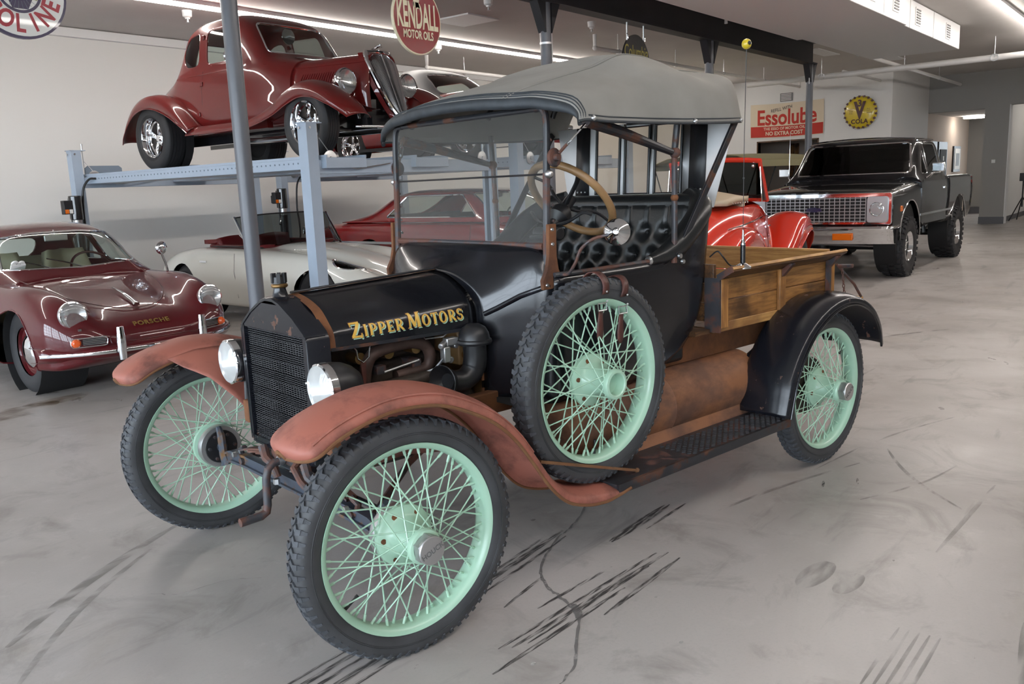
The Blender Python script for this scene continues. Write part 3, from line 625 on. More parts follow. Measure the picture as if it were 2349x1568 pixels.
# ------------------------------------------------ hood
HX0, HX1 = .052, .70
def hood_sec(x):
    t = (x-HX0)/(HX1-HX0)
    f = [(0, 1.081), (.075, 1.066), (.155, 1.036), (.207, .990), (.236, .955), (.245, .900)]
    r = [(0, 1.108), (.100, 1.096), (.190, 1.056), (.250, 1.010), (.272, .960), (.280, .895)]
    return [(a[0]+(b[0]-a[0])*t, a[1]+(b[1]-a[1])*t) for a, b in zip(f, r)]
def hood_pts(x, n=6):
    h = cr(hood_sec(x), n); return [(-a, b) for a, b in h[::-1]]+[(a, b) for a, b in h[1:]]
xs = [HX0+(HX1-HX0)*i/12 for i in range(13)]
mb = MB(); mb.grid([[(x, a, b) for a, b in hood_pts(x)] for x in xs]); hood = mb.build('hood', 'black_old', T, ang=60, solid=.002, label='black hood with gold lettering')
mb = MB(); mb.grid([[(x, a*1.006, .9+(b-.9)*1.008) for a, b in hood_pts(x)] for x in (HX0-.006, HX0+.012, HX0+.030)]); mb.build('hood_band', 'rust', hood, ang=60)
mb = MB(); mb.grid([[(x, y, pch([-.3, 0, .3], [0, 0, 0], y)+hood_sec(x)[0][1]-.2*y*y+.004) for y in (-.014, -.006, 0, .006, .014)] for x in xs]); mb.build('hood_hinge', 'rust', hood)
mb = MB(); mb.tube([(HX0, 0, 1.088), (HX1, 0, 1.115)], .005, 8); mb.build('hinge_rod', 'rust_black', hood)
mb = MB(); mb.grid([[(x, a*1.012, .9+(b-.9)*1.012) for a, b in hood_pts(.70)] for x in (.690, .712)]); mb.build('hood_rear_bead', 'black_old', hood)
for s in (-1, 1):
    mb = MB(); mb.bar((HX0+.01, s*.246, .902), (HX1, s*.281, .897), .006, .012); mb.build('hood_edge', 'rust_black', hood)
def hood_pt(x, z, off=.0015):
    h = cr(hood_sec(x), 12); zs = [q[1] for q in h][::-1]; ys = [q[0] for q in h][::-1]
    return (x, -(float(np.interp(z, zs, ys))+off), z)
# ------ hand lettering: serif capitals built from strokes in a unit box
def glyphs():
    def bar(x0, y0, x1, y1, w):   # thick stroke
        d = math.hypot(x1-x0, y1-y0); nx, ny = -(y1-y0)/d*w/2, (x1-x0)/d*w/2
        return [(x0+nx, y0+ny), (x0-nx, y0-ny), (x1-nx, y1-ny), (x1+nx, y1+ny)]
    def arc(cx, cy, rx, ry, a0, a1, w0, w1, n=12):
        out = []; inn = []
        for i in range(n+1):
            a = R(a0+(a1-a0)*i/n); w = w0+(w1-w0)*abs(math.cos(a)); out.append((cx+rx*math.cos(a), cy+ry*math.sin(a))); inn.append((cx+(rx-w)*math.cos(a), cy+(ry-w)*math.sin(a)))
        return [[out[i], out[i+1], inn[i+1], inn[i]] for i in range(n)]
    B, Tn = .20, .09; se = lambda x, y, w=.30: [(x-w/2, y-.03), (x+w/2, y-.03), (x+w/2-.05, y+.03), (x-w/2+.05, y+.03)]
    g = {}
    g['I'] = ([bar(.2, 0, .2, 1, B), se(.2, .02), se(.2, .98)], .42)
    g['P'] = ([bar(.2, 0, .2, 1, B), se(.2, .02), bar(.08, .96, .4, .96, Tn), bar(.25, .46, .4, .46, Tn)]+arc(.38, .71, .32, .295, -90, 90, .09, .19), .74)
    g['R'] = (g['P'][0]+[bar(.36, .46, .70, .02, .19), se(.72, .02, .22)], .80)
    g['E'] = ([bar(.2, 0, .2, 1, B), bar(.06, .955, .66, .955, Tn), bar(.06, .045, .68, .045, Tn), bar(.2, .5, .5, .5, Tn), bar(.63, .80, .63, 1, .06), bar(.65, 0, .65, .22, .06), bar(.5, .40, .5, .60, .06)], .74)
    g['T'] = ([bar(.36, 0, .36, 1, B), se(.36, .02), bar(.02, .955, .70, .955, Tn), bar(.04, .76, .04, 1, .06), bar(.68, .76, .68, 1, .06)], .74)
    g['O'] = (arc(.40, .5, .40, .52, 0, 360, .09, .20, 28), .84)
    g['Z'] = ([bar(.05, .95, .70, .95, .11), bar(.05, .05, .74, .05, .12), bar(.62, .93, .12, .07, .20), bar(.06, .74, .06, 1, .07), bar(.73, -.08, .73, .24, .08), bar(.73, -.08, .60, .02, .06)], .82)
    g['M'] = ([bar(.12, 0, .20, 1, .10), bar(.20, .97, .50, .08, .20), bar(.50, .06, .78, .97, .10), bar(.82, 0, .80, 1, .21), se(.12, .02, .28), se(.84, .02, .32), bar(.04, .98, .24, .98, .06), bar(.76, .98, .98, .98, .06)], 1.02)
    g['S'] = (arc(.34, .73, .28, .27, 20, 270, .09, .17, 16)+arc(.34, .26, .30, .28, -160, 90, .09, .17, 16)+[bar(.60, .70, .60, .92, .06), bar(.06, .08, .06, .32, .06)], .68)
    return g
GL = glyphs()
def lettering(name, words, x0, x1, zfun, hfun, mt, off, dx=0, dz=0, grow=0):
    adv = 0
    for wd in words:
        for i, ch in enumerate(wd): adv += GL[ch][1]*(1.0 if i else 1.30)+.08
        adv += .32
    adv -= .40; k = (x1-x0)/adv; mb = MB(); a = 0
    for wd in words:
        for i, ch in enumerate(wd):
            polys, w = GL[ch]; big = 1.30 if i == 0 else 1.0
            for j, p in enumerate(polys):
                if grow:
                    cx = sum(q[0] for q in p)/4; cy = sum(q[1] for q in p)/4; p = [(q[0]+grow*(1 if q[0] > cx else -1), q[1]+grow*(1 if q[1] > cy else -1)) for q in p]
                NS = 5; G = []
                for e in range(NS+1):
                    row = []
                    for g_ in range(3):
                        e_, f_ = e/NS, g_/2
                        u = (p[0][0]*(1-f_)+p[1][0]*f_)*(1-e_)+(p[3][0]*(1-f_)+p[2][0]*f_)*e_; v = (p[0][1]*(1-f_)+p[1][1]*f_)*(1-e_)+(p[3][1]*(1-f_)+p[2][1]*f_)*e_
                        x = x0+(a+u*big)*k+dx; t = (x-x0)/(x1-x0); z = zfun(t)+v*big*hfun(t)+dz; row.append(hood_pt(x, z, off+j*.00003))
                    G.append(row)
                mb.grid(G)
            a += w*big+.08
        a += .32
    return mb.build(name, mt, hood, fix=False, ang=180)
zf = lambda t: .931+.008*t; hf = lambda t: .040+.002*t
lettering('lettering_outline', ('ZIPPER', 'MOTORS'), .146, .630, zf, hf, 'sign_brown', .0022, grow=.035)
lettering('lettering_shadow', ('ZIPPER', 'MOTORS'), .146, .630, zf, hf, 'mint_paint', .0018, dx=.0045, dz=-.0055)
lettering('hood_lettering', ('ZIPPER', 'MOTORS'), .146, .630, zf, hf, 'gold_leaf', .0034)
# ------------------------------------------------ cowl, tub
A = [(0, 1.110), (.10, 1.098), (.19, 1.058), (.252, 1.012), (.276, .96), (.285, .895), (.290, .80), (.295, .60)]
Bs = [(0, 1.150), (.18, 1.142), (.31, 1.115), (.37, 1.06), (.392, .985), (.395, .90), (.40, .80), (.41, .60)]
Cs = [(0, 1.205), (.28, 1.203), (.455, 1.188), (.508, 1.12), (.525, 1.03), (.53, .92), (.535, .80), (.535, .60)]
Ds = [(0, 1.207), (.28, 1.207), (.46, 1.192), (.515, 1.125), (.535, 1.03), (.54, .92), (.545, .80), (.54, .60)]
mb = MB(); secs = [cr(q, 5) for q in (A, Bs, Cs, Ds)]; G = []
for x in np.linspace(.70, .875, 12):
    s_ = [pch([.70, .77, .855, .875], [secs[i][j] for i in range(4)], x) for j in range(len(secs[0]))]
    G.append([(x, -q[0], q[1]) for q in s_[::-1]]+[(x, q[0], q[1]) for q in s_[1:]])
mb.grid(G); mb.build('cowl', 'black_old', T, ang=60, solid=.003)
for s in (-1, 1):
    mb = MB(); mb.tube([(.715, s*.300, .948), (.745, s*.352, .975), (.79, s*.43, 1.02), (.845, s*.517, 1.055), (.858, s*.524, 1.058)], .011, 10); mb.build('cowl_bead', 'black_old', T)
mb = MB(); mb.add([(.695, a, b) for a, b in hood_pts(.70)]+[(.695, .29, .60), (.695, -.29, .60)], [tuple(range(len(hood_pts(.70))+2))]); mb.build('firewall', 'brass_aged', T)
# tub: plan outline swept from the cowl round the back, bottom tucked under
def tub_xr(z): return float(np.interp(z, [.60, .63, .68, .78, .88, .98, 1.29, 1.4], [1.45, 1.60, 1.72, 1.83, 1.875, 1.895, 1.935, 1.94]))
def tub_top(x): return float(np.interp(x, [.86, 1.40, 1.52, 1.62, 1.74, 1.84, 1.95], [1.095, 1.098, 1.11, 1.155, 1.245, 1.305, 1.325]))
def tub_ring(t):
    out = []
    for u in np.linspace(0, 1, 26):
        z = None
        if u < .62:
            f = u/.62; zt = 1.1
            for _ in range(3):
                xr = tub_xr(.60+(zt-.60)*t); x = .87+(xr-.14-.87)*f; zt = tub_top(x)
            y = .535+.022*math.sin(math.pi*f)
        else:
            f = (u-.62)/.38; a = f*math.pi/2; zt = 1.325
            for _ in range(3):
                xr = tub_xr(.60+(zt-.60)*t); x = xr-.14+.14*math.sin(min(a*1.6, math.pi/2)); zt = tub_top(x)
            y = .535*math.cos(a) if f < .999 else 0
            y = .535*(1-f**2.6)
        out.append((x, -y, .60+(zt-.60)*t))
    return out+[(x, -y, z) for x, y, z in out[-2::-1]]
mb = MB(); mb.grid([tub_ring(t) for t in np.linspace(0, 1, 14)]); mb.build('body_tub', 'black_old', T, ang=60, solid=.004)
for s in (-1, 1):
    mb = MB(); mb.tube([(.87, s*.538, 1.098), (1.1, s*.548, 1.098), (1.43, s*.550, 1.102)], .010, 8); mb.build('belt_rail', 'rusty_iron', T)
    pth = [(1.42, s*.548, 1.106), (1.52, s*.552, 1.125), (1.62, s*.552, 1.17), (1.74, s*.545, 1.255), (1.84, s*.50, 1.315), (1.90, s*.40, 1.345)]
    mb = MB(); mb.tube(cr(pth, 5), [.020+.032*min(1, i/9) for i in range(26)], 12); mb.build('arm_bolster', 'leather_black', T)
    MB().lathe([(0, -.006), (.016, -.006), (.02, 0), (.02, .006), (0, .006)], (1.415, s*.548, 1.105), (1, 0, 0), n=16).build('bolster_end', 'zinc', T)
MB().bx(.72, 1.45, -.51, .51, .60, .62).build('floor_board', 'dark_interior', T)
MB().bx(1.25, 1.72, -.50, .50, .62, .90).build('seat_base', 'leather_black', T, bevel=.02)
def tuft(name, org, du, dv, nrm, nu, nv, W_, H_, tufts, pleat, rad=.05, dep=.035):
    mb = MB(); G = []
    for j in range(nv+1):
        row = []
        for i in range(nu+1):
            u = W_*(i/nu-.5); v = H_*j/nv; d = dep
            for tu, tv in tufts:
                r2_ = ((u-tu)**2+(v-tv)**2)/rad**2
                if r2_ < 9: d -= dep*.95*math.exp(-r2_*1.8)
            for tu, v0 in pleat:
                if v > v0: d -= .013*math.exp(-((u-tu)/.008)**2)
            e = min(1, (W_/2-abs(u))/.05, v/.03+.001, (H_-v)/.05+.001); d *= max(0, e)**.5
            p = Vector(org)+Vector(du)*u+Vector(dv)*v+Vector(nrm)*d; row.append(tuple(p))
        G.append(row)
    mb.grid(G); o = mb.build(name, 'leather_black', T, ang=80)
    mb = MB()
    for tu, tv in tufts: p = Vector(org)+Vector(du)*tu+Vector(dv)*tv+Vector(nrm)*.006; mb.ball(p, .010, 8, 6)
    mb.build('upholstery_button', 'leather_black', T); return o
tf = [(-.45+.113*k, .30) for k in range(9)]+[(-.394+.113*k, .19) for k in range(8)]+[(-.45+.113*k, .10) for k in range(9)]
tuft('seat_back', (1.74, 0, .90), (0, 1, 0), (.22, 0, .975), (-1, 0, .15), 130, 60, 1.02, .46, tf, [(t_, .31) for t_, v_ in tf[:9]], .045, .028)
MB().grid([[(1.86+.05*math.cos(a), y, 1.325+.045*math.sin(a)) for a in np.linspace(-.5, 3.4, 12)] for y in np.linspace(-.50, .50, 9)]).build('seat_roll', 'leather_black', T, ang=60)
tuft('seat_cushion', (1.72, 0, .905), (0, 1, 0), (-1, 0, 0), (0, 0, 1), 100, 40, 1.0, .48, [(-.42+.14*k, .16) for k in range(7)]+[(-.35+.14*k, .30) for k in range(6)], [], .06, .05)
# ------------------------------------------------ windshield
XW = .872
def wsx(z): return XW+.02*(z-1.2)/.5
mb = MB(); mb.tube([(wsx(1.205), -.485, 1.205), (wsx(1.205), .485, 1.205)], .014, 10); mb.build('windshield_sill', 'rusty_iron', T)
for s in (-1, 1):
    MB().tube([(wsx(1.10), s*.50, 1.10), (wsx(1.48), s*.50, 1.48)], .0145, 10).build('windshield_post', 'rusty_iron', T)
    MB().tube(cr([(wsx(1.48), s*.50, 1.48), (wsx(1.66), s*.50, 1.66), (wsx(1.71), s*.48, 1.712), (wsx(1.715), s*.44, 1.718)], 4), .0135, 10).build('windshield_frame', 'rust_black', T)
    pl = [(-.052, 1.045), (.046, 1.045), (.052, 1.075), (.030, 1.12), (.022, 1.17), (.024, 1.29), (-.016, 1.29), (-.020, 1.17), (-.032, 1.12), (-.056, 1.08)]
    MB().prism(pl, lambda a, b, d: (XW+a, s*d, b), .515, .532).build('windshield_bracket', 'rust', T, bevel=.003)
    for a, z in ((-.034, 1.062), (.030, 1.062), (.0, 1.27), (.0, 1.215)): MB().lathe([(0, 0), (.008, 0), (.006, .005), (0, .006)], (XW+a, s*.532, z), (0, s, 0), n=10).build('bracket_bolt', 'zinc', T)
    MB().lathe([(0, 0), (.034, 0), (.036, .006), (.030, .012), (.014, .014), (.012, .03), (0, .03)], (XW+.035, s*.515, 1.535), (0, s, 0), n=20).build('hinge_disc', 'rusty_iron', T)
    MB().ball((XW+.01, s*.515, 1.475), .017, 10, 8).build('hinge_knob', 'zinc', T)
    for k in range(7): MB().ball((XW+.03, s*.508, 1.24+.06*k), .006, 8, 6).build('post_rivet', 'rusty_iron', T)
    a, b = Vector((XW+.05, s*.53, 1.55)), Vector((1.0, s*.60, 1.655)); dd = b-a
    MB().tube([a, a+dd*.3], .006, 8).build('stay_hook', 'rusty_iron', T)
    u_, w_, _ = basis(dd); mb = MB()
    for q in (-1, 1): mb.tube([a+dd*.3, a+dd*.36+u_*.008*q, a+dd*.8+u_*.008*q, a+dd*.86], .0035, 8)
    mb.tube([a+dd*.26, a+dd*.36], .0055, 8); mb.tube([a+dd*.8, a+dd*.98], .005, 8); mb.build('turnbuckle', 'chrome', T)
MB().tube([(wsx(1.72), -.47, 1.718), (wsx(1.72), .47, 1.718)], .012, 10).build('windshield_header', 'rust_black', T)
MB().tube([(wsx(1.475), -.49, 1.475), (wsx(1.475), .49, 1.475)], .004, 8).build('windshield_divider', 'black_satin', T)
MB().add([(wsx(1.21), -.488, 1.21), (wsx(1.21), .488, 1.21), (wsx(1.473), .488, 1.473), (wsx(1.473), -.488, 1.473)], [(0, 1, 2, 3)]).build('lower_pane', 'glass_dusty', T)
MB().add([(wsx(1.477), -.488, 1.477), (wsx(1.477), .488, 1.477), (wsx(1.715), .488, 1.715), (wsx(1.715), -.488, 1.715)], [(0, 1, 2, 3)]).build('upper_pane', 'glass_dusty', T)
# ------------------------------------------------ canvas top
XT = [.80, .86, 1.05, 1.30, 1.53, 1.62, 1.85, 2.04, 2.12, 2.15]
ZCn = [1.775, 1.800, 1.855, 1.920, 1.985, 1.985, 1.945, 1.935, 1.915, 1.860]
ZSh = [1.760, 1.785, 1.835, 1.895, 1.962, 1.960, 1.915, 1.915, 1.895, 1.845]
ZMd = [1.725, 1.750, 1.775, 1.800, 1.835, 1.838, 1.815, 1.845, 1.84, 1.82]
ZEd = [1.690, 1.695, 1.690, 1.690, 1.692, 1.694, 1.700, 1.708, 1.712, 1.73]
XE = [.915, .955, 1.09, 1.31, 1.53, 1.62, 1.84, 1.98, 2.04, 2.06]       # plan: edges run slightly behind the centre
def top_row(x):
    zc, zs, zm, ze, xe = [float(pch(XT, q, x)) for q in (ZCn, ZSh, ZMd, ZEd, XE)]
    hw = float(pch(XT, [.64, .645, .645, .64, .64, .64, .635, .60, .57, .54], x))
    half = cr([(0, zc), (.20, zc-.004), (.36, zs), (.47, (zs+zm)/2+.012), (hw-.045, zm), (hw, ze), (hw+.004, ze-.035)], 4)
    row = []
    for y, z in half:
        f = abs(y)/hw; row.append((x+(xe-x)*min(1, f)**2, y, z))
    return [(a, -b, c) for a, b, c in row[::-1]]+row[1:]
mb = MB(); rows = [top_row(x) for x in np.concatenate([np.linspace(.80, 2.10, 40), [2.12, 2.135, 2.15]])]; mb.grid(rows); mb.build('canvas_top', 'canvas_top', T, ang=70, solid=.004, label='grey canvas roof')
# rolled dark front valance and stitched bands
fr = top_row(.80); mb = MB()
G = []
for i, (a, b, c) in enumerate(fr):
    k = .35+.65*min(1, (min(i, len(fr)-1-i))/10)
    G.append([(a+.012, b, c+.004), (a-.008*k, b, c+.002), (a-.017*k, b, c-.010*k), (a-.018*k, b, c-.026*k), (a-.010*k, b, c-.038*k), (a+.006, b, c-.040*k), (a+.016, b, c-.028*k)])
mb.grid(G); mb.build('front_valance', 'canvas_edge', T, ang=60, label='rolled dark leather edge')
for dx in (.012, .030, .046):
    mb = MB(); mb.tube([(a, b, c+.004) for a, b, c in top_row(.80+dx)[1:-1]], .0028, 6); mb.build('valance_piping', 'canvas_edge', T)
for s in (0, -1):
    mb = MB(); mb.tube([(r_[s][0], r_[s][1]*1.004, r_[s][2]+.003) for r_ in rows], .0055, 8); mb.build('hem_piping', 'canvas_edge', T)
    mb = MB(); mb.tube([(r_[s][0], r_[s][1]*1.004, r_[s][2]+.020) for r_ in rows[2:-2]], .003, 6); mb.build('hem_stitching', 'canvas_edge', T)
    for i in (3, 24, 38): MB().ball((rows[i][s][0], rows[i][s][1]*1.008, rows[i][s][2]+.010), .011, 10, 8).build('snap_fastener', 'zinc', T)
for s in (-1, 1):
    jj = len(fr)//2+s*7; mb = MB(); mb.tube([(r_[jj][0], r_[jj][1], r_[jj][2]+.0015) for r_ in rows[:-2]], .004, 6); mb.tube([(r_[jj][0], r_[jj][1]+s*.02, r_[jj][2]+.0005) for r_ in rows[:-2]], .003, 6); mb.build('roof_seam', 'canvas_top', T)
# bows and irons
for s in (-1, 1):
    MB().tube([(1.552, s*.575, 1.085), (1.550, s*.580, 1.30), (1.545, s*.585, 1.545)], .0125, 10).build('bow_post', 'rusty_iron', T)
    MB().tube([(1.545, s*.585, 1.545), (1.55, s*.60, 1.69)], .014, 10).build('bow_socket', 'rust_black', T)
    MB().bar((1.556, s*.588, 1.115), (1.99, s*.590, 1.70), .014, .032).build('rear_bow_iron', 'rust_black', T, bevel=.003)
    MB().tube([(1.00, s*.600, 1.665), (1.20, s*.595, 1.625), (1.52, s*.588, 1.548)], [.024, .022, .014], 10).build('front_bow_iron', 'rust_black', T)
    MB().ball((1.545, s*.588, 1.545), .024, 10, 8).build('iron_pivot', 'rusty_iron', T); MB().ball((1.548, s*.582, 1.36), .017, 10, 8).build('iron_pivot', 'rust', T)
    MB().lathe([(0, 0), (.012, 0), (.01, .01), (0, .012)], (1.555, s*.60, 1.115), (0, s, 0), n=12).build('iron_bolt', 'zinc', T); MB().lathe([(0, 0), (.011, 0), (.009, .01), (0, .012)], (1.575, s*.60, 1.09), (0, s, 0), n=12).build('iron_bolt', 'zinc', T)
for x in (1.02, 1.54, 2.02):
    r_ = top_row(x); mb = MB(); mb.tube([(a, b*.985, c-.026) for a, b, c in r_[7:-7]], .014, 8); mb.build('roof_bow', 'black_satin', T)
# rear curtain with three narrow windows, inside view
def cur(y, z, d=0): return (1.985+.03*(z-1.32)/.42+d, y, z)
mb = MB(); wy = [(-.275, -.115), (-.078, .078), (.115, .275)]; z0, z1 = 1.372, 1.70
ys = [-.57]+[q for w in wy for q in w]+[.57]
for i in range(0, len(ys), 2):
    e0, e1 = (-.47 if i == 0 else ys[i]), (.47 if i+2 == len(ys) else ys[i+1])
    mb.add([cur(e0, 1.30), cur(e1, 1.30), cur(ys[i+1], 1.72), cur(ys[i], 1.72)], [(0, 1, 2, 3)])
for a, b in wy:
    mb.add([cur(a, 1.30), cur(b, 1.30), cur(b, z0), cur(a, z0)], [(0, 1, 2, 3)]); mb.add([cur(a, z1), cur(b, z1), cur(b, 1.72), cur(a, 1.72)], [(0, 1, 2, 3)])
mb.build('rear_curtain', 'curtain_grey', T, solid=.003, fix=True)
for a, b in wy:
    MB().add([cur(a, z0), cur(b, z0), cur(b, z1), cur(a, z1)], [(0, 1, 2, 3)]).build('curtain_window', 'vinyl_window', T)
    MB().tube([cur(a, z0, -.004), cur(b, z0, -.004), cur(b, z1, -.004), cur(a, z1, -.004)], .008, 8, closed=True).build('window_binding', 'black_satin', T)
for s in (-1, 1):
    MB().add([cur(s*.325, 1.31, -.006), cur(s*.42, 1.31, -.006), cur(s*.42, 1.72, -.006), cur(s*.325, 1.72, -.006)], [(0, 1, 2, 3)]).build('curtain_strap', 'black_satin', T, solid=.004)
    for k in range(3): MB().ball(cur(s*(.345+.027*k), 1.385, -.012), .006, 8, 6).build('strap_rivet', 'zinc', T)
# ------------------------------------------------ steering
SC = Vector((1.215, -.30, 1.372)); sd = Vector((-.74, 0, -.67)).normalized(); su = Vector((-.67, 0, .74)).normalized(); sy = Vector((0, 1, 0)); mb = MB()
mb.tube([SC+(su*math.cos(a)+sy*math.sin(a))*.197 for a in np.linspace(0, 2*math.pi, 48, endpoint=False)], .0165, 12, closed=True); mb.build('steering_wheel', 'wood_pole', T, label='worn wooden steering wheel rim')
for k in range(4):
    a = R(45+90*k); e = su*math.cos(a)+sy*math.sin(a); mb = MB(); mb.tube(cr([SC+sd*.045+e*.02, SC+sd*.03+e*.06, SC-sd*.005+e*.12, SC+e*.19], 4), .011, 8, flat=.6); mb.build('steering_spoke', 'black_satin', T)
mb = MB(); u_, w_, d_ = basis(sd); mb.lathe([(0, -.005), (.022, -.005), (.024, .05), (.030, .055), (.045, .075), (.047, .105), (.035, .12), (.024, .135), (.024, .2)], SC, sd, n=24); mb.build('steering_gearcase', 'black_satin', T)
MB().tube([SC+sd*.15, SC+sd*.62], .019, 10).build('steering_column', 'black_satin', T)
for s in (-1, 1): MB().tube(cr([SC+sd*.15+sy*.02*s, SC+sd*.14+sy*.09*s+su*.01, SC+sd*.10+sy*.15*s+su*.02, SC+sd*.09+sy*.18*s], 4), .007, 8).build('control_lever', 'black_satin', T)
mb = MB(); mb.box(SC+sd*.24+Vector((0, 0, -.01)), (.06, .09, .07)); mb.cyl(SC+sd*.2+sy*-.08, SC+sd*.2+sy*.06, .028, n=14); mb.cyl(SC+sd*.27+sy*-.07, SC+sd*.27+sy*.05, .034, n=14); mb.build('ignition_switch', 'black_satin', T, bevel=.006)
# mirror on the left side
MB().tube(cr([(.885, -.56, 1.10), (.885, -.60, 1.105), (.884, -.64, 1.15), (.895, -.66, 1.20), (.92, -.70, 1.235), (.955, -.76, 1.252)], 4), .006, 8).build('mirror_arm', 'rusty_iron', T)
mc = Vector((.975, -.765, 1.257)); md = Vector((-.80, -.55, .10)).normalized()
MB().lathe([(0, .040), (.010, .038), (.015, .027), (.021, .023), (.044, .007), (.049, 0), (.047, -.004), (0, -.004)], mc, md, n=40).build('mirror_shell', 'chrome', T, ang=25)
MB().lathe([(0, -.0045), (.044, -.0045)], mc, md, n=32).build('mirror_glass', 'chrome', T)
# ------------------------------------------------ headlights
for s in (-1, 1):
    hc = Vector((-.055, s*.365, .800)); ax = Vector((-1, 0, 0))
    MB().lathe([(.082, -.004), (.088, 0), (.0895, .012), (.0895, .026), (.086, .03), (.080, .028)], hc, -ax, n=40, closed=True).build('headlight_ring', 'chrome', T, ang=40)
    MB().lathe([(0, -.020), (.03, -.018), (.06, -.011), (.083, 0)], hc, -ax, n=40).build('headlight_lens', 'lens_fluted', T, ang=60); MB().lathe([(0, .06), (.03, .05), (.06, .03), (.083, .004)], hc, -ax, n=36).build('headlight_reflector', 'chrome_soft', T, ang=60)
    MB().lathe([(.0865, .028), (.0865, .05), (.080, .085), (.066, .115), (.045, .14), (.02, .152), (0, .155)], hc, -ax, n=36).build('headlight_bucket', 'black_satin', T, ang=50)
    MB().tube([hc+Vector((.07, 0, -.07)), hc+Vector((.06, -s*.01, -.16)), (.02, s*.33, .60)], .012, 8).build('headlight_bracket', 'black_satin', T)
    MB().ball(hc+Vector((0, -s*.09, .01)), .006, 8, 6).build('ring_screw', 'zinc', T)
# ------------------------------------------------ fenders
def fender(name, path, y_out, y_in, mt, lip, s, crown=.035, tip=None, tail=None, drop=.02, lab=None, beads=(), fade=False):
    P = [np.array(q) for q in cr(path, 5)]; N = len(P); G = []; lo = []; li = []
    yc = (y_out+y_in)/2; hw = (y_out-y_in)/2
    for i, p in enumerate(P):
        t = P[min(i+1, N-1)]-P[max(i-1, 0)]; t /= np.linalg.norm(t); n = np.array([-t[1], t[0]]);  n = n if n[1] > -.99 else -n
        w = 1
        if tip and i < tip: w = math.sqrt(max(.02, 1-((tip-i)/tip)**2))
        if tail and i > N-1-tail: w = math.sqrt(max(.02, 1-((i-(N-1-tail))/tail)**2))
        row = []
        for v in (-1.0, -.985, -.95, -.88, -.78, -.6, -.35, 0, .35, .6, .78, .88, .95, .985, 1.0):
            h = crown*(1-abs(v)**2.4)
            for bv in beads: h += .007*math.exp(-((v-bv)/.05)**2)
            if abs(v) > .97: h -= drop*(1 if abs(v) > .99 else .45)
            h *= min(1, (N-1-i)/10) if fade else 1
            q = p+n*h*(.35+.65*w); row.append((q[0], s*(yc+v*hw*w), q[1]))
        G.append(row); lo.append(row[-1]); li.append(row[0])
    mb = MB(); mb.grid(G); o = mb.build(name, mt, T, ang=70, solid=.003)
    if lab: o['label'] = lab
    edge = lo+(li[::-1] if True else []); mb = MB(); mb.tube(lo, .006, 8); mb.build('fender_lip', lip, o); MB().tube(li, .005, 8).build('fender_lip', lip, o)
    if tip: MB().tube([G[0][k] for k in range(15)], .006, 8).build('fender_lip', lip, o)
    return o, G
FP = [(-.375, .728), (-.34, .752), (-.28, .785), (-.20, .812), (-.10, .832), (0, .832), (.10, .815), (.20, .775), (.31, .712), (.40, .630), (.48, .525), (.55, .428), (.63, .355), (.73, .318), (.82, .306), (.89, .303), (.95, .303)]
for s in (-1, 1):
    o, G = fender('front_fender', FP, .835, .585, 'rust_fender', 'rust_edge', s, crown=.034, tip=7, lab='rust-red front fender', fade=True)
    # raised inner bead line on top
    mb = MB(); mb.tube([(G[i][11][0], G[i][11][1], G[i][11][2]+.004) for i in range(6, 50)], .0045, 6); mb.build('fender_bead', 'rust_fender', o)
    # apron between the fender and the frame
    A_ = []
    for x, zt in zip(np.linspace(-.21, .66, 24), range(24)):
        f = min(1, (x+.21)/.30); ztop = float(np.interp(x, [q[0] for q in FP], [q[1] for q in FP]))
        yb = .58-.27*f**.8; zb = float(np.interp(x, [-.21, -.10, -.02, .05, .12, .3, .66], [ztop+.0 if x < -.2 else .80, .735, .64, .52, .47, .48, .42]))
        A_.append([(x, s*(.586+(yb-.586)*t), ztop+(zb-ztop)*t**1.4) for t in np.linspace(0, 1, 9)])
    MB().grid(A_).build('fender_apron', 'rust_fender', o, ang=70, solid=.003)
    MB().cyl((.41, s*.70, .655), (.405, s*.70, .675), .008, n=6).build('fender_bolt', 'zinc', o)
RP = [(2.03, .338), (2.055, .42), (2.09, .52), (2.16, .63), (2.27, .73), (2.42, .80), (2.58, .825), (2.73, .80), (2.85, .735), (2.925, .645), (2.955, .545)]
for s in (-1, 1):
    o, G = fender('rear_fender', RP, .845, .575, 'black_old_rust', 'black_old', s, crown=.03, drop=.028, lab='chipped black rear fender', beads=(.72, -.75))
    A_ = []
    for i in range(0, 51, 2):
        x, y, z = G[i][0]; zb = max(.47, z-.33*(1-abs(i-25)/60)) if i < 40 else z-.02
        dx = -.16*max(0, 1-i/24)
        A_.append([(x+dx*t**1.0, s*(.577-.06*t), z+(min(z, max(.56, zb))-z)*t) for t in np.linspace(0, 1, 6)])
    MB().grid(A_).build('fender_apron', 'black_old_rust', o, ang=70, solid=.003)
    # flared foot joining the running board
    Fg = []
    for t in np.linspace(0, 1, 10):
        x, y, z = G[int(round(t*12))][0]; Fg.append([(x-.20*math.sin(f*1.57)*(1-.25*t), s*(.60-.16*f-.02*t), z*(1-f*.25)+.34*f*.25+.12*f*t) for f in np.linspace(0, 1, 6)])
    MB().grid(Fg).build('fender_foot', 'black_old', o, ang=70, solid=.003)
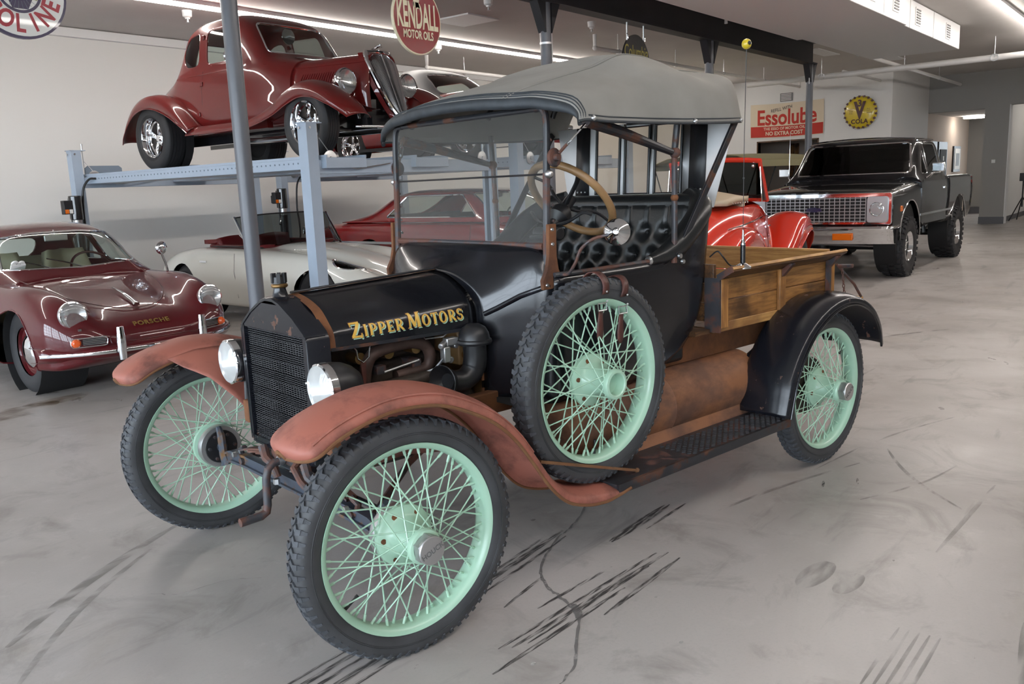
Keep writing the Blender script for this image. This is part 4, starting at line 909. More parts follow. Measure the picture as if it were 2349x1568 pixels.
# ------------------------------------------------ running boards
for s in (-1, 1):
    o = MB().bx(.885, 2.075, s*.615, s*.832, .310, .326).build('running_board', 'tread_board', T, bevel=.003, label='worn black tread plate running board')
    mb = MB(); mb.bx(.885, 2.075, s*.822, s*.834, .292, .330); mb.build('board_edge', 'rust_black', o)
    mb = MB()
    for i in range(34):
        for j in range(6):
            x = 1.36+.021*i; y = .65+.028*j+(.014 if i % 2 else 0); mb.bar((x-.007, s*y, .3285), (x+.007, s*(y+.008), .3285), .0045, .005)
    mb.build('tread_pattern', 'steel_dark', o, kind='stuff')
    MB().grid([[(x, s*.617, .318), (x, s*.60, .345), (x, s*.575, .40)] for x in (.9, 2.1)]).build('board_apron', 'rust_tank', T)
    MB().bar((.52, s*.80, .505), (1.05, s*.78, .333), .010, .010).build('fender_stay', 'rust_edge', T)
    MB().ball((1.05, s*.78, .333), .010, 8, 6).build('stay_bolt', 'rust_edge', T)
    for x in (1.2, 1.9): MB().bx(x-.02, x+.02, s*.34, s*.80, .29, .31).build('board_bracket', 'rust', T)
# ------------------------------------------------ cargo box
BX0, BX1, BY = 1.85, 2.86, .60
for s in (-1, 1):
    for k, (a, b) in enumerate(((.785, .882), (.887, .982))):
        for q, (u, v) in enumerate(((BX0+.045, 2.345), (2.365, BX1-.055))): MB().bx(u, v, s*(BY-.022), s*(BY-.006), a, b).build('plank', 'wood_side', T, bevel=.003)
    MB().bx(BX0-.015, BX1, s*(BY-.03), s*BY, .742, .785).build('bottom_rail', 'wood_light', T, bevel=.003)
    for x, m_ in ((BX0+.020, 'wood_post'), (2.355, 'wood_post'), (BX1-.03, 'wood_post')): MB().bx(x-.027, x+.027, s*(BY-.005), s*(BY+.014), .76, .985).build('stake', m_, T, bevel=.004)
    MB().bx(BX0-.02, BX0-.008, s*(BY-.07), s*(BY+.012), .742, .99).build('corner_iron', 'rusty_iron', T); MB().bx(BX1-.075, BX1-.05, s*(BY), s*(BY+.02), .80, 1.0).build('stake_iron', 'rusty_iron', T)
    mb = MB(); fb = [(0, .982), (.078, 1.024), (.070, 1.040), (-.008, .998)]
    mb.prism(fb, lambda a, b, d: (d, s*(BY+a), b), BX0-.01, BX1+.0); mb.build('flare_board', 'wood_dark', T, bevel=.003)
    MB().prism([(.068, 1.026), (.082, 1.034), (.072, 1.046), (.058, 1.038)], lambda a, b, d: (d, s*(BY+a), b), BX0-.012, BX1+.002).build('flare_cap', 'wood_light', T, bevel=.002)
    for x in (2.355, BX1-.06): MB().prism([(0, .945), (.012, .945), (.07, 1.010), (.06, 1.017), (0, .975)], lambda a, b, d: (d, s*(BY+a), b), x-.015, x+.015).build('flare_bracket', 'rusty_iron', T)
    MB().prism([(0, .975), (.082, 1.022), (.072, 1.049), (-.005, 1.005)], lambda a, b, d: (d, s*(BY+a), b), BX0-.022, BX0-.012).build('flare_end_iron', 'rusty_iron', T)
for k in range(3): MB().bx(BX0-.008, BX0+.014, -BY+.03, BY-.03, .785+.09*k, .87+.09*k).build('plank', 'wood_dark', T, bevel=.003)
for k in range(2): MB().bx(BX1-.022, BX1, -BY+.03, BY-.03, .785+.125*k, .905+.125*k).build('plank', 'wood_light_y', T, bevel=.003)
MB().bx(BX1-.026, BX1+.004, -BY+.02, BY-.02, 1.025, 1.04).build('tailgate_rail', 'wood_light_y', T, bevel=.003)
for k in range(8): MB().bx(BX0, BX1, -.57+.143*k, -.57+.143*k+.139, .735, .757).build('floor_plank', 'wood_dark', T)
MB().bx(BX1, 3.17, -.62, .62, .735, .757).build('rear_step', 'wood_light_y', T, bevel=.004)
MB().bx(1.72, BX0-.02, -.56, .56, .735, .755).build('front_sill', 'wood_dark', T)
for s in (-1, 1):
    MB().tube([(BX1+.02, s*.61, .96), (3.02, s*.64, .84), (3.12, s*.63, .762)], .007, 8).build('tailgate_rod', 'rusty_iron', T)
    MB().cyl((BX1+.02, s*.62, .95), (BX1+.02, s*.70, .955), .010, n=8).build('latch_pin', 'rusty_iron', T)
    for k in range(11): MB().tube([(BX1+.03+.004*k+.006*math.cos(a)*(k % 2), s*(.635+.006*math.cos(a)*((k+1) % 2)), .95-.018*k+.011*math.sin(a)) for a in np.linspace(0, 6.28, 9)[:-1]], .0025, 5, closed=True).build('chain_link', 'rusty_iron', T)
# ------------------------------------------------ engine bay
mb = MB(); mb.bx(.12, .62, -.13, .13, .60, .80); mb.bx(.13, .61, -.11, .11, .80, .89); mb.build('engine_block', 'cast_iron', T, bevel=.012)
for k in range(4): MB().cyl((.19+.125*k, -.02, .88), (.19+.125*k, -.02, .925), .012, n=8).build('spark_plug', 'hub_alu', T)
mb = MB(); mb.tube(cr([(.225, -.17, .70), (.225, -.185, .76), (.235, -.195, .82), (.27, -.20, .855), (.36, -.20, .868), (.44, -.20, .866), (.495, -.20, .845), (.515, -.20, .80), (.50, -.195, .762), (.455, -.19, .752), (.36, -.185, .748)], 5), .0235, 12); mb.build('intake_manifold', 'exhaust_brown', T)
mb = MB(); mb.tube(cr([(.17, -.15, .70), (.25, -.205, .715), (.4, -.225, .725), (.54, -.225, .722), (.64, -.22, .66), (.70, -.22, .58)], 5), .028, 12); mb.build('exhaust_manifold', 'cast_iron', T)
MB().tube([(.30, -.20, .775), (.46, -.20, .795)], .006, 8).build('throttle_rod', 'zinc', T)
for x in (.29, .45): MB().bx(x-.02, x+.02, -.20, -.12, .77, .80).build('manifold_clamp', 'rusty_iron', T)
for x in (.21, .335, .46): MB().cyl((x, -.12, .84), (x, -.19, .84), .022, n=12).build('port_flange', 'brass_aged', T)
mb = MB(); mb.tube([(.135, -.245, .905), (.15, -.245, .902), (.16, -.25, .885), (.163, -.25, .855), (.185, -.25, .838), (.21, -.25, .855), (.214, -.25, .885), (.224, -.245, .902), (.24, -.245, .905)], .0035, 8); mb.build('hood_latch', 'chrome_soft', T); MB().prism([(.174, .838), (.196, .838), (.188, .74), (.181, .74)], lambda a, b, d: (a, d, b), -.247, -.252).build('latch_strap', 'leather_brown', T)
mb = MB(); mb.cyl((.185, -.25, .74), (.185, -.25, .68), .006, n=8); mb.build('latch_spring', 'rusty_iron', T)
MB().tube([(.44, -.26, .905), (.45, -.265, .885), (.53, -.27, .884), (.56, -.27, .90)], .0035, 8).build('hood_latch', 'chrome_soft', T)
# air cleaner: domed cap, elbow pipe and forward scoop
mb = MB(); mb.lathe([(.048, -.04), (.066, -.036), (.070, -.028), (.068, -.020), (.062, -.016), (.058, .005), (.046, .027), (.026, .040), (0, .044)], (.645, -.315, .880), n=32); mb.build('air_cleaner_cap', 'black_satin', T, ang=40)
mb = MB(); mb.tube(cr([(.645, -.315, .845), (.645, -.315, .79), (.635, -.313, .745), (.605, -.308, .715), (.565, -.305, .707), (.525, -.302, .715)], 5), [.046]*10+[.044]*16, 16); mb.build('air_intake_pipe', 'black_satin', T)
mb = MB(); mb.lathe([(0, .0), (.042, .0), (.052, .012), (.060, .03), (.066, .045), (.063, .046), (.052, .03), (.03, .01), (0, .008)], (.525, -.302, .715), (-1, -.25, .1), n=28); mb.build('air_horn', 'black_satin', T)
mb = MB(); mb.box((.565, -.27, .86), (.055, .03, .03)); mb.box((.53, -.28, .815), (.03, .03, .06)); mb.cyl((.50, -.29, .85), (.54, -.27, .86), .012, n=10); mb.cyl((.55, -.29, .79), (.55, -.25, .80), .014, n=10); mb.cyl((.585, -.28, .84), (.585, -.24, .84), .011, n=8); mb.build('carburetor', 'hub_alu', T, bevel=.004)
MB().tube([(.52, -.28, .80), (.50, -.25, .76), (.45, -.21, .74)], .006, 8).build('choke_linkage', 'zinc', T)
for z in (.86, .78, .66): MB().cyl((.688, -.21, z), (.688, -.19, z), .02, n=12).build('coil_terminal', 'brass_aged', T)
MB().bx(.655, .69, -.20, .05, .74, .90).build('coil_box', 'wood_pole', T, bevel=.006)
MB().lathe([(0, 0), (.16, 0), (.17, .01), (.165, .015), (0, .015)], (.085, 0, .80), (1, 0, 0), n=4).build('fan_blade', 'black_satin', T)
for k, z in enumerate((.70, .64)): MB().box((.70, -.292, z), (.02, .01, .03)).build('panel_clip', 'rust', T)
# ------------------------------------------------ spare wheel strapped to the running board
SPX, SPY, SPZ = .856, -.742, .722
ro = Vector((SPX, SPY, SPZ)); rw = Matrix.Rotation(R(-10), 3, 'Z') @ ro
sp = thing('spare_wheel', 'mint green wire spare wheel strapped upright beside the black cab', 'wheel', (rw.x, rw.y, rw.z-.378), R(-10))
rim = place('rim', WP['rim'], sp, loc=(0, 0, .378), rot=(0, R(33), 0))
place('tire', WP['tire'], rim); place('hub', WP['hub'], rim); place('bolt_ring', WP['bolts'], rim)
pat = [0, 2, 1, 3, 2, 0, 3, 1, 2, 3]
for k in range(60): place('spoke', WP['sp'][pat[k % 10]], rim, rot=(0, -2*math.pi*k/60, 0))
place('valve', WP['valve'], rim, rot=(0, R(58), 0))
for i, x in enumerate((.018, .128)):
    def ring(th, w, x=x):
        r0 = .342; ca = math.atan2(x, r0); out = []
        for t in np.linspace(0, 1, 22):
            a = -math.pi*.62+t*math.pi*2*.80; rr_ = .056
            yy = -rr_*math.sin(a+math.pi)*1.0; zz = rr_*math.cos(a)
            rad = .342+zz; out.append((rad*math.sin(ca), yy, .378+rad*math.cos(ca)))
        return out
    pts = ring(0, 0)
    mb = MB(); mb.grid([[(p[0]-.016, p[1], p[2]), (p[0]+.016, p[1], p[2])] for p in pts]); o = mb.build('leather_strap', 'leather_brown', sp, solid=.004, ang=60)
    p = Vector((x, -.056, .378+math.sqrt(.342**2-x*x)-.045)); q = p+Vector((-.012, .012, -.02))
    MB().tube([q+Vector((-.021, 0, .012)), q+Vector((.021, -.002, .012)), q+Vector((.021, -.004, -.014)), q+Vector((-.021, -.004, -.014))], .003, 8, closed=True).build('strap_buckle', 'chrome_soft', sp)
    mb = MB(); mb.grid([[(q.x-w+dx, q.y+.004, q.z-.012-dz), (q.x+w+dx, q.y+.004, q.z-.012-dz)] for w, dz, dx in ((.011, 0, 0), (.012, .03, -.004), (.017, .07, -.007), (.015, .098, -.008), (.006, .114, -.009))]); mb.build('strap_tail', 'leather_brown', sp, solid=.003)
    for dz in (-.012, .022): MB().ball((x, -.060, p.z+.012+dz), .004, 8, 6).build('strap_rivet', 'zinc', sp)
# ------------------------------------------------ whip antenna on the box rail
ab = Matrix.Rotation(R(-10), 3, 'Z') @ Vector((1.945, -.655, 1.028))
an = thing('whip_antenna', 'tall whip antenna with a yellow ball standing on the wooden box rail', 'antenna', tuple(ab))
MB().lathe([(0, 0), (.038, 0), (.038, .008), (.016, .022), (.012, .024), (0, .024)], n=28).build('magnet_base', 'chrome_soft', an)
MB().cyl((0, 0, .022), (0, 0, .105), .0115, n=14).build('coil_body', 'black_gloss', an); MB().lathe([(.0115, .105), (.012, .107), (.008, .118), (.006, .135), (.004, .17), (.003, .175)], n=14).build('ferrule', 'chrome', an)
MB().tube([(0, 0, .17), (.002, 0, .5), (.012, -.003, .965)], .0016, 6).build('whip', 'steel_dark', an); MB().ball((.001, 0, .40), .005, 8, 6).build('whip_joint', 'steel_dark', an)
o = MB().ball((.012, -.003, .970), .021, 20, 14, (1, 1, 1.05)).build('antenna_ball', 'sign_yellow', an)
MB().lathe([(0, .0215), (.009, .0196), (.009, .0206), (0, .0225)], (.012, -.003, .970), Vector((-.45, -.85, .1)), n=16).build('ball_emblem', 'black_satin', o)
MB().tube(cr([(-.03, .01, .012), (-.07, .03, .02), (-.10, .05, .06), (-.115, .07, .085), (-.13, .10, .06)], 5), .0035, 6).build('cable', 'hose', an)
# ================================================================== car body tools
def roundpoly(P, r, n=4):
    out = []; N = len(P); rs = r if isinstance(r, (list, tuple)) else [r]*N
    for i in range(N):
        p = np.array(P[i], float); a = np.array(P[i-1], float)-p; b = np.array(P[(i+1) % N], float)-p; la, lb = np.linalg.norm(a), np.linalg.norm(b); a /= la; b /= lb
        k = min(rs[i], la*.48, lb*.48)
        for t in np.linspace(0, 1, n+1): out.append(tuple((1-t)**2*(p+a*k)+2*t*(1-t)*p+t*t*(p+b*k)))
    return out
def circle(cx, cy, r, n=28, ry=None): return [(cx+r*math.cos(2*math.pi*i/n), cy+(ry or r)*math.sin(2*math.pi*i/n)) for i in range(n)]
def loft(xs, secs, nx=5, nj=4, close=True):
    """sections of half-profiles (y,z) from top centre down to the bottom; returns full rows"""
    D = [cr(s, nj) for s in secs]; X = []
    for a, b in zip(xs[:-1], xs[1:]): X += list(np.linspace(a, b, nx, endpoint=False))
    X.append(xs[-1]); G = []
    for x in X:
        h = pch(xs, D, x); row = [(x, -q[0], q[1]) for q in h[::-1]]+[(x, q[0], q[1]) for q in h[1:]]; G.append(row)
    return G
from mathutils.bvhtree import BVHTree
class Body:
    def __init__(s, *grids, caps=True, smooth=6):
        s.bm = bmesh.new()
        for G in grids:
            mb = MB(); mb.grid(G)
            if caps:
                n = len(G[0]); mb.add(G[0], [tuple(range(n))]); mb.add(G[-1], [tuple(range(n-1, -1, -1))])
            me = mb.mesh('tmp'); s.bm.from_mesh(me); bpy.data.meshes.remove(me)
        inner = [v for v in s.bm.verts if not v.is_boundary and not any(len(f.verts) > 4 for f in v.link_faces)]
        for _ in range(smooth): bmesh.ops.smooth_vert(s.bm, verts=inner, factor=.5, use_axis_x=True, use_axis_y=True, use_axis_z=True)
    def cut(s, poly, axis, cond=lambda c, n: True, keep=False):
        """cut a convex outline through the surface along an axis; returns (faces mesh, boundary loops) and removes it from the body"""
        i, j = {'y': (0, 2), 'x': (1, 2), 'z': (0, 1)}[axis]; bm = s.bm
        A = np.array(poly); c0 = A.mean(0); lo, hi = A.min(0)-.02, A.max(0)+.02
        def near():
            fs = []
            for f in bm.faces:
                vs = [v.co for v in f.verts]; 
                if max(v[i] for v in vs) < lo[0] or min(v[i] for v in vs) > hi[0] or max(v[j] for v in vs) < lo[1] or min(v[j] for v in vs) > hi[1]: continue
                if cond(f.calc_center_median(), f.normal): fs.append(f)
            return fs
        N = len(poly)
        for k in range(N):
            a, b = A[k], A[(k+1) % N]; e = b-a
            if np.linalg.norm(e) < 1e-7: continue
            nn = np.array([e[1], -e[0]]); 
            if np.dot(nn, c0-a) > 0: nn = -nn
            fs = near(); g = set(fs)
            for f in fs: g.update(f.edges); g.update(f.verts)
            co = Vector((0, 0, 0)); no = Vector((0, 0, 0)); co[i], co[j] = a; no[i], no[j] = nn
            bmesh.ops.bisect_plane(bm, geom=list(g), dist=1e-6, plane_co=co, plane_no=no.normalized())
        ins = []
        for f in near():
            c = f.calc_center_median(); p = np.array([c[i], c[j]]); ok = True
            for k in range(N):
                a, b = A[k], A[(k+1) % N]; e = b-a; nn = np.array([e[1], -e[0]])
                if np.dot(nn, c0-a) > 0: nn = -nn
                if np.dot(nn, p-a) > 1e-6: ok = False; break
            if ok: ins.append(f)
        mb = MB(); idx = {}; S_ = set(ins); ed = {}
        for f in ins:
            q = []
            for v in f.verts:
                if v not in idx: idx[v] = len(mb.v); mb.v.append(tuple(v.co))
                q.append(idx[v])
            mb.f.append(q); mb.mi.append(0)
            for e in f.edges:
                if not e.is_boundary and all(h in S_ for h in e.link_faces): continue
                a, b = e.verts; ed.setdefault(a, []).append(b); ed.setdefault(b, []).append(a)
        loops = []; left = set(ed)
        while left:
            st = next(iter(left)); lp = [st]; left.discard(st); cur = st
            while True:
                nx = [w for w in ed[cur] if w in left]
                if not nx: break
                cur = nx[0]; left.discard(cur); lp.append(cur)
            if len(lp) > 4: loops.append([tuple(v.co) for v in lp])
        if not keep: bmesh.ops.delete(bm, geom=ins, context='FACES')
        return mb, loops
    def side(s, x, z, sg=1, off=.004):
        if not hasattr(s, 'bv'): s.bv = BVHTree.FromBMesh(s.bm)
        h = s.bv.ray_cast(Vector((x, 3*sg, z)), Vector((0, -sg, 0))); return (x, (h[0].y if h[0] else .6*sg)+off*sg, z)
    def front(s, y, z, x0=-3):
        h = BVHTree.FromBMesh(s.bm).ray_cast(Vector((x0, y, z)), Vector((1, 0, 0))); return h[0].x if h[0] else 0
    def build(s, name, mt, parent, ang=40, solid=0, **tags):
        me = bpy.data.meshes.new(name); bmesh.ops.remove_doubles(s.bm, verts=s.bm.verts, dist=2e-5); s.bm.to_mesh(me); s.bm.free()
        me.polygons.foreach_set('use_smooth', [True]*len(me.polygons)); me.set_sharp_from_angle(angle=R(ang)); me.materials.append(MATS[mt])
        return place(name, me, parent, solid=solid, **tags)
def thin(lp, step=.03):
    out = [lp[0]]
    for p in lp[1:]:
        if (Vector(p)-Vector(out[-1])).length > step: out.append(p)
    return out
def panes(body, polys, axis, cond, parent, glass='glass_car', trim='chrome', tr=.008, name='window', off=None):
    for p in polys:
        mb, loops = body.cut(p, axis, cond)
        if not mb.f: continue
        for sg in ((1, -1) if axis == 'y' else (0,)):
            q = MB(); q.v = mb.v; q.f = [f for f in mb.f if sg == 0 or sum(mb.v[i][1] for i in f)*sg > 0]; q.mi = [0]*len(q.f)
            if not q.f: continue
            o = q.build(name, glass, parent, ang=60); bmx = bmesh.new(); bmx.from_mesh(o.data); bmesh.ops.delete(bmx, geom=[v for v in bmx.verts if not v.link_faces], context='VERTS'); bmx.to_mesh(o.data); bmx.free()
            if trim:
                for lp in loops:
                    if sg == 0 or sum(c[1] for c in lp)*sg > 0: MB().tube(thin(lp, .02), tr, 6, closed=True).build('window_trim', trim, o)
def tyre(parent, loc, s, Rr, w, rim, blocks=0, mt='rubber', n=48):
    """tyre on axis y, s = outward sign"""
    h = w/2; pr = [(rim, h*.78), (rim+(Rr-rim)*.25, h*.97), (rim+(Rr-rim)*.6, h), (Rr-.03, h*.93), (Rr-.006, h*.78)]
    m = 5
    for k in range(m):
        a = h*.70*(1-2*k/m); b = h*.70*(1-2*(k+.82)/m); pr += [(Rr, a), (Rr, b)]
        if k < m-1: pr += [(Rr-.008, b-.001), (Rr-.008, b-h*.70*.28/m)]
    pr += [(Rr-.006, -h*.78), (Rr-.03, -h*.93), (rim+(Rr-rim)*.6, -h), (rim+(Rr-rim)*.25, -h*.97), (rim, -h*.78)]
    o = MB().lathe(pr, ax=(0, 1, 0), n=n).build('tire', mt, parent, loc=loc, ang=30)
    if blocks:
        mb = MB()
        for k in range(blocks):
            for q in (-1, 0, 1):
                a = 2*math.pi*(k+.5*(q == 0))/blocks; rot = Matrix.Rotation(-a, 3, 'Y')
                mb.box(rot @ Vector((Rr+.004, q*h*.56, 0)), (.024, h*.42, 2*math.pi*Rr/blocks*.62), rot)
            for q in (-1, 1): a = 2*math.pi*(k+.25)/blocks; rot = Matrix.Rotation(-a, 3, 'Y'); mb.box(rot @ Vector((Rr-.02, q*h*.90, 0)), (.05, .03, 2*math.pi*Rr/blocks*.5), rot)
        mb.build('tread_blocks', mt, o)
    return o
def mag(parent, loc, s, Rr, w, rim, blocks=0, spokes=5, mt='chrome', name='wheel', dish=.05):
    """chrome five-spoke wheel"""
    h = w/2
    o = MB().lathe([(rim*.985, -s*h*.7), (rim*.96, s*h*.5), (rim, s*h*.8), (rim*1.02, s*h*.86), (rim*1.0, s*h*.9), (rim*.95, s*h*.82), (rim*.90, s*(h*.8-dish)), (rim*.84, s*(h*.8-dish-.01)), (rim*.80, -s*h*.5)], ax=(0, 1, 0), n=40).build(name, mt, parent, loc=loc, ang=40)
    tyre(o, None, s, Rr, w, rim, blocks)
    yy = s*(h*.8-dish-.015)
    MB().lathe([(0, yy+s*.03), (rim*.16, yy+s*.03), (rim*.20, yy+s*.018), (rim*.30, yy+s*.006), (rim*.32, yy-s*.03)], ax=(0, 1, 0), n=28).build('wheel_hub', mt, o)
    for k in range(spokes):
        a = 2*math.pi*k/spokes+.3; rot = Matrix.Rotation(-a, 3, 'Y'); mb = MB()
        q = [Vector((rim*.22, yy+s*.012, -rim*.10)), Vector((rim*.22, yy+s*.012, rim*.10)), Vector((rim*.88, yy+s*.004, rim*.17)), Vector((rim*.88, yy+s*.004, -rim*.17))]
        mid = [Vector((rim*.22, yy+s*.024, 0)), Vector((rim*.88, yy+s*.014, 0))]
        V = [rot @ v for v in q+mid]; mb.add(V, [(0, 4, 5, 3), (4, 1, 2, 5)]); mb.build('wheel_spoke', mt, o, solid=.006)
    MB().lathe([(0, -s*h*.2), (rim*.85, -s*h*.2)], ax=(0, 1, 0), n=24).build('wheel_back', 'cast_iron', o)
    return o
def lamp(parent, c, ax, r, bucket=None, ring='chrome', depth=.1, lens='glass_lens', name='headlight'):
    ax = Vector(ax).normalized(); c = Vector(c)
    o = MB().lathe([(r*.93, .0), (r, -.002), (r*1.06, -.012), (r*1.06, -.03), (r*.98, -.034)], c, ax, n=36).build(name, ring, parent, ang=40)
    MB().lathe([(0, .012), (r*.4, .011), (r*.75, .006), (r*.94, -.002)], c, ax, n=36).build('lens', lens, o, ang=60)
    MB().lathe([(0, -.05), (r*.6, -.03), (r*.93, -.004)], c, ax, n=28).build('reflector', 'chrome_soft', o)
    if bucket: MB().lathe([(r*1.03, -.03), (r*1.0, -.05), (r*.85, -depth*.6), (r*.55, -depth*.92), (0, -depth)], c, ax, n=32).build('lamp_bucket', bucket, o, ang=50)
    return o
def well(parent, c, r, w, name='wheel_well'):
    MB().lathe([(0, -w/2), (r, -w/2), (r, w/2)], c, (0, 1, 0), n=28).build(name, 'black_matte', parent)
def sfender(parent, name, path, y_out, y_in, mt, s, crown=.06, lipd=.05, n=5, w0=None, wn=None, sides=None):
    """swept car fender: crowned section with rolled side walls"""
    P = [np.array(q[:2], float) for q in cr([q[:2] for q in path], n)]; N = len(P); G = []
    yo = cr([(q[2] if len(q) > 2 else y_out, 0) for q in path], n); yi = cr([(q[3] if len(q) > 3 else y_in, 0) for q in path], n); dl = cr([(q[4] if len(q) > 4 else lipd, 0) for q in path], n)
    for i, p in enumerate(P):
        t = P[min(i+1, N-1)]-P[max(i-1, 0)]; t /= np.linalg.norm(t)+1e-9; nn = np.array([-t[1], t[0]])
        a, b, d = yo[i][0], yi[i][0], dl[i][0]; hw = (a-b)/2; yc = (a+b)/2; row = []
        for v in np.linspace(-1, 1, 17):
            h = crown*(1-abs(v)**2.2)
            if v > .8: h -= d*((v-.8)/.2)**1.6
            q = p+nn*h; row.append((q[0], s*(yc+hw*min(v, .94+.06*min(1, max(0, v-.9)*10))), q[1]))
        G.append(row)
    o = MB().grid(G).build(name, mt, parent, ang=60, solid=.004); MB().tube([r_[-1] for r_ in G], .006, 6).build('fender_lip', mt, o)
    return o, G
# ================================================================== maroon bathtub coupe
PC = thing('bathtub_coupe', 'maroon rounded vintage sports coupe with chrome bumper and orange turn lamps', 'car', (1.53, 3.64, 0), R(88.4)); PC.scale = (.98, .98, .98)
xs = [.07, .14, .28, .50, .80, 1.10, 1.36, 2.0, 2.8, 3.4, 3.75, 3.9]
bt = [(.74, .2), (0, .2)]
sec = [[(0, .44), (.14, .44), (.25, .44), (.32, .445), (.38, .445), (.43, .42), (.46, .38), (.43, .32), (.36, .29), (0, .29)],
 [(0, .525), (.17, .525), (.33, .525), (.43, .55), (.525, .565), (.60, .52), (.635, .43), (.60, .30), (.53, .25), (0, .25)],
 [(0, .60), (.19, .60), (.35, .595), (.455, .665), (.565, .715), (.68, .65), (.735, .50), (.71, .28), (.65, .21), (0, .21)],
 [(0, .68), (.2, .675), (.36, .66), (.465, .735), (.58, .80), (.71, .73), (.785, .54), (.77, .29), (.70, .2), (0, .2)],
 [(0, .755), (.2, .75), (.38, .735), (.48, .77), (.60, .835), (.73, .775), (.805, .56), (.80, .32)]+bt,
 [(0, .815), (.2, .81), (.40, .80), (.51, .805), (.62, .83), (.74, .78), (.815, .58), (.80, .30)]+bt,
 [(0, .86), (.2, .855), (.43, .845), (.54, .84), (.64, .83), (.76, .785), (.82, .58), (.80, .30)]+bt,
 [(0, .88), (.2, .88), (.45, .875), (.58, .86), (.68, .84), (.78, .79), (.83, .58), (.80, .30)]+bt,
 [(0, .88), (.2, .875), (.42, .86), (.55, .84), (.66, .82), (.78, .76), (.83, .57), (.80, .30)]+bt,
 [(0, .74), (.2, .73), (.38, .71), (.48, .70), (.58, .68), (.70, .62), (.76, .50), (.72, .30), (.66, .22), (0, .22)],
 [(0, .58), (.15, .57), (.28, .56), (.36, .55), (.44, .53), (.54, .49), (.60, .44), (.58, .34), (.5, .30), (0, .30)],
 [(0, .46), (.1, .46), (.2, .46), (.28, .45), (.34, .44), (.40, .43), (.44, .41), (.42, .37), (.36, .35), (0, .35)]]
B1 = Body(loft(xs, sec, 6, 5))
BV = BVHTree.FromBMesh(B1.bm)
def nosept(a, b, z0=.515):
    h = BV.ray_cast(Vector((-3, -a, z0+b)), Vector((1, 0, 0))); return (h[0].x-.006, -a, z0+b)
text('nose_script', 'PORSCHE', .050, lambda a, b, d: nosept(a, b*.8), 'gold_metal', PC, bold=.002, sx=1.25, space=1.15)
fx = {k: B1.front(*k) for k in ((.57, .64), (.57, .535), (.60, .43), (.50, .43), (0, .50), (0, .47), (.2, .48))}
for x in (.80, 2.90):
    mbx, lps = B1.cut(circle(x, .325, .345, 30), 'y', lambda c, n: abs(c.y) > .45 and c.z < .85)
    for lp in lps: MB().tube(thin(lp, .03), .007, 6).build('arch_lip', 'maroon', PC)
B1.cut(roundpoly([(1.42, -.52), (3.0, -.50), (3.0, .50), (1.42, .52)], .15), 'z', lambda c, n: n.z > .5)
body = B1.build('body', 'maroon', PC, ang=50, label='glossy maroon body')
for x in (.80, 2.90):
    for s in (-1, 1): well(PC, (x, s*.56, .325), .36, .36)
    MB().lathe([(.364, -.02), (.372, 0), (.364, .02)], (x, .80, .335), (0, 1, 0), n=40) if False else None
xs2 = [1.20, 1.45, 1.72, 2.05, 2.50, 2.95, 3.38]
g2 = [[(0, .832), (.3, .826), (.46, .816), (.54, .812), (.62, .808), (.70, .78)],
 [(0, 1.055), (.3, 1.035), (.47, .985), (.55, .925), (.63, .875), (.71, .81)],
 [(0, 1.235), (.3, 1.222), (.47, 1.17), (.56, 1.07), (.645, .95), (.73, .82)],
 [(0, 1.30), (.3, 1.285), (.47, 1.235), (.57, 1.12), (.66, .96), (.74, .82)],
 [(0, 1.285), (.3, 1.27), (.46, 1.215), (.56, 1.10), (.65, .95), (.74, .80)],
 [(0, 1.115), (.28, 1.10), (.42, 1.05), (.53, .97), (.62, .88), (.72, .77)],
 [(0, .80), (.25, .79), (.4, .76), (.5, .74), (.58, .71), (.68, .66)]]
B2 = Body(loft(xs2, g2, 6, 6), caps=False)
B2.cut([(1.0, .2), (3.8, .2), (3.8, .70), (1.0, .70)], 'y')
panes(B2, [roundpoly([(-.575, .885), (-.2, .90), (.2, .90), (.575, .885), (.485, 1.185), (.2, 1.215), (-.2, 1.215), (-.485, 1.185)], .05)], 'x', lambda c, n: c.x < 1.78, PC, name='windshield', tr=.011)
panes(B2, [roundpoly([(1.62, .90), (2.24, .90), (2.24, 1.20), (1.93, 1.19)], .07), roundpoly([(2.34, .90), (2.80, .90), (2.62, 1.12), (2.34, 1.20)], .06)], 'y', lambda c, n: abs(c.y) > .45, PC, name='side_window', tr=.008)
panes(B2, [roundpoly([(-.34, .93), (.34, .93), (.30, 1.14), (-.30, 1.14)], .1)], 'x', lambda c, n: c.x > 2.6, PC, name='rear_window', tr=.008)
B2.build('roof', 'maroon', PC, ang=50, solid=.01)
MB().bx(1.3, 3.1, -.60, .60, .25, .30).build('cabin_floor', 'dark_interior', PC)
for s in (-1, 1):
    MB().grid([[(2.15+.22*v+.05*math.cos(u*3.1), s*.30+.235*u*(1-.25*v**3), .40+.62*v) for u in np.linspace(-1, 1, 13)] for v in np.linspace(0, 1, 9)]).build('seat_back', 'tan_leather', PC, solid=.10, ang=60)
MB().grid([[(2.75+.15*v, .52*u, .5+.45*v) for u in np.linspace(-1, 1, 9)] for v in np.linspace(0, 1, 5)]).build('rear_seat', 'tan_leather', PC, solid=.08)
MB().bx(1.36, 1.52, -.60, .60, .70, .87).build('dashboard', 'maroon_dark', PC, bevel=.03)
MB().tube([(1.72+.10*math.sin(a), -.30+.19*math.cos(a), .86+.15*math.sin(a)) for a in np.linspace(0, 6.28, 28)[:-1]], .011, 8, closed=True).build('steering_wheel', 'maroon_dark', PC)
mb = MB(); mb.box((1.66, .02, 1.165), (.02, .20, .055)); mb.cyl((1.67, .02, 1.19), (1.70, .02, 1.235), .006); mb.build('rear_view_mirror', 'zinc', PC, bevel=.006)
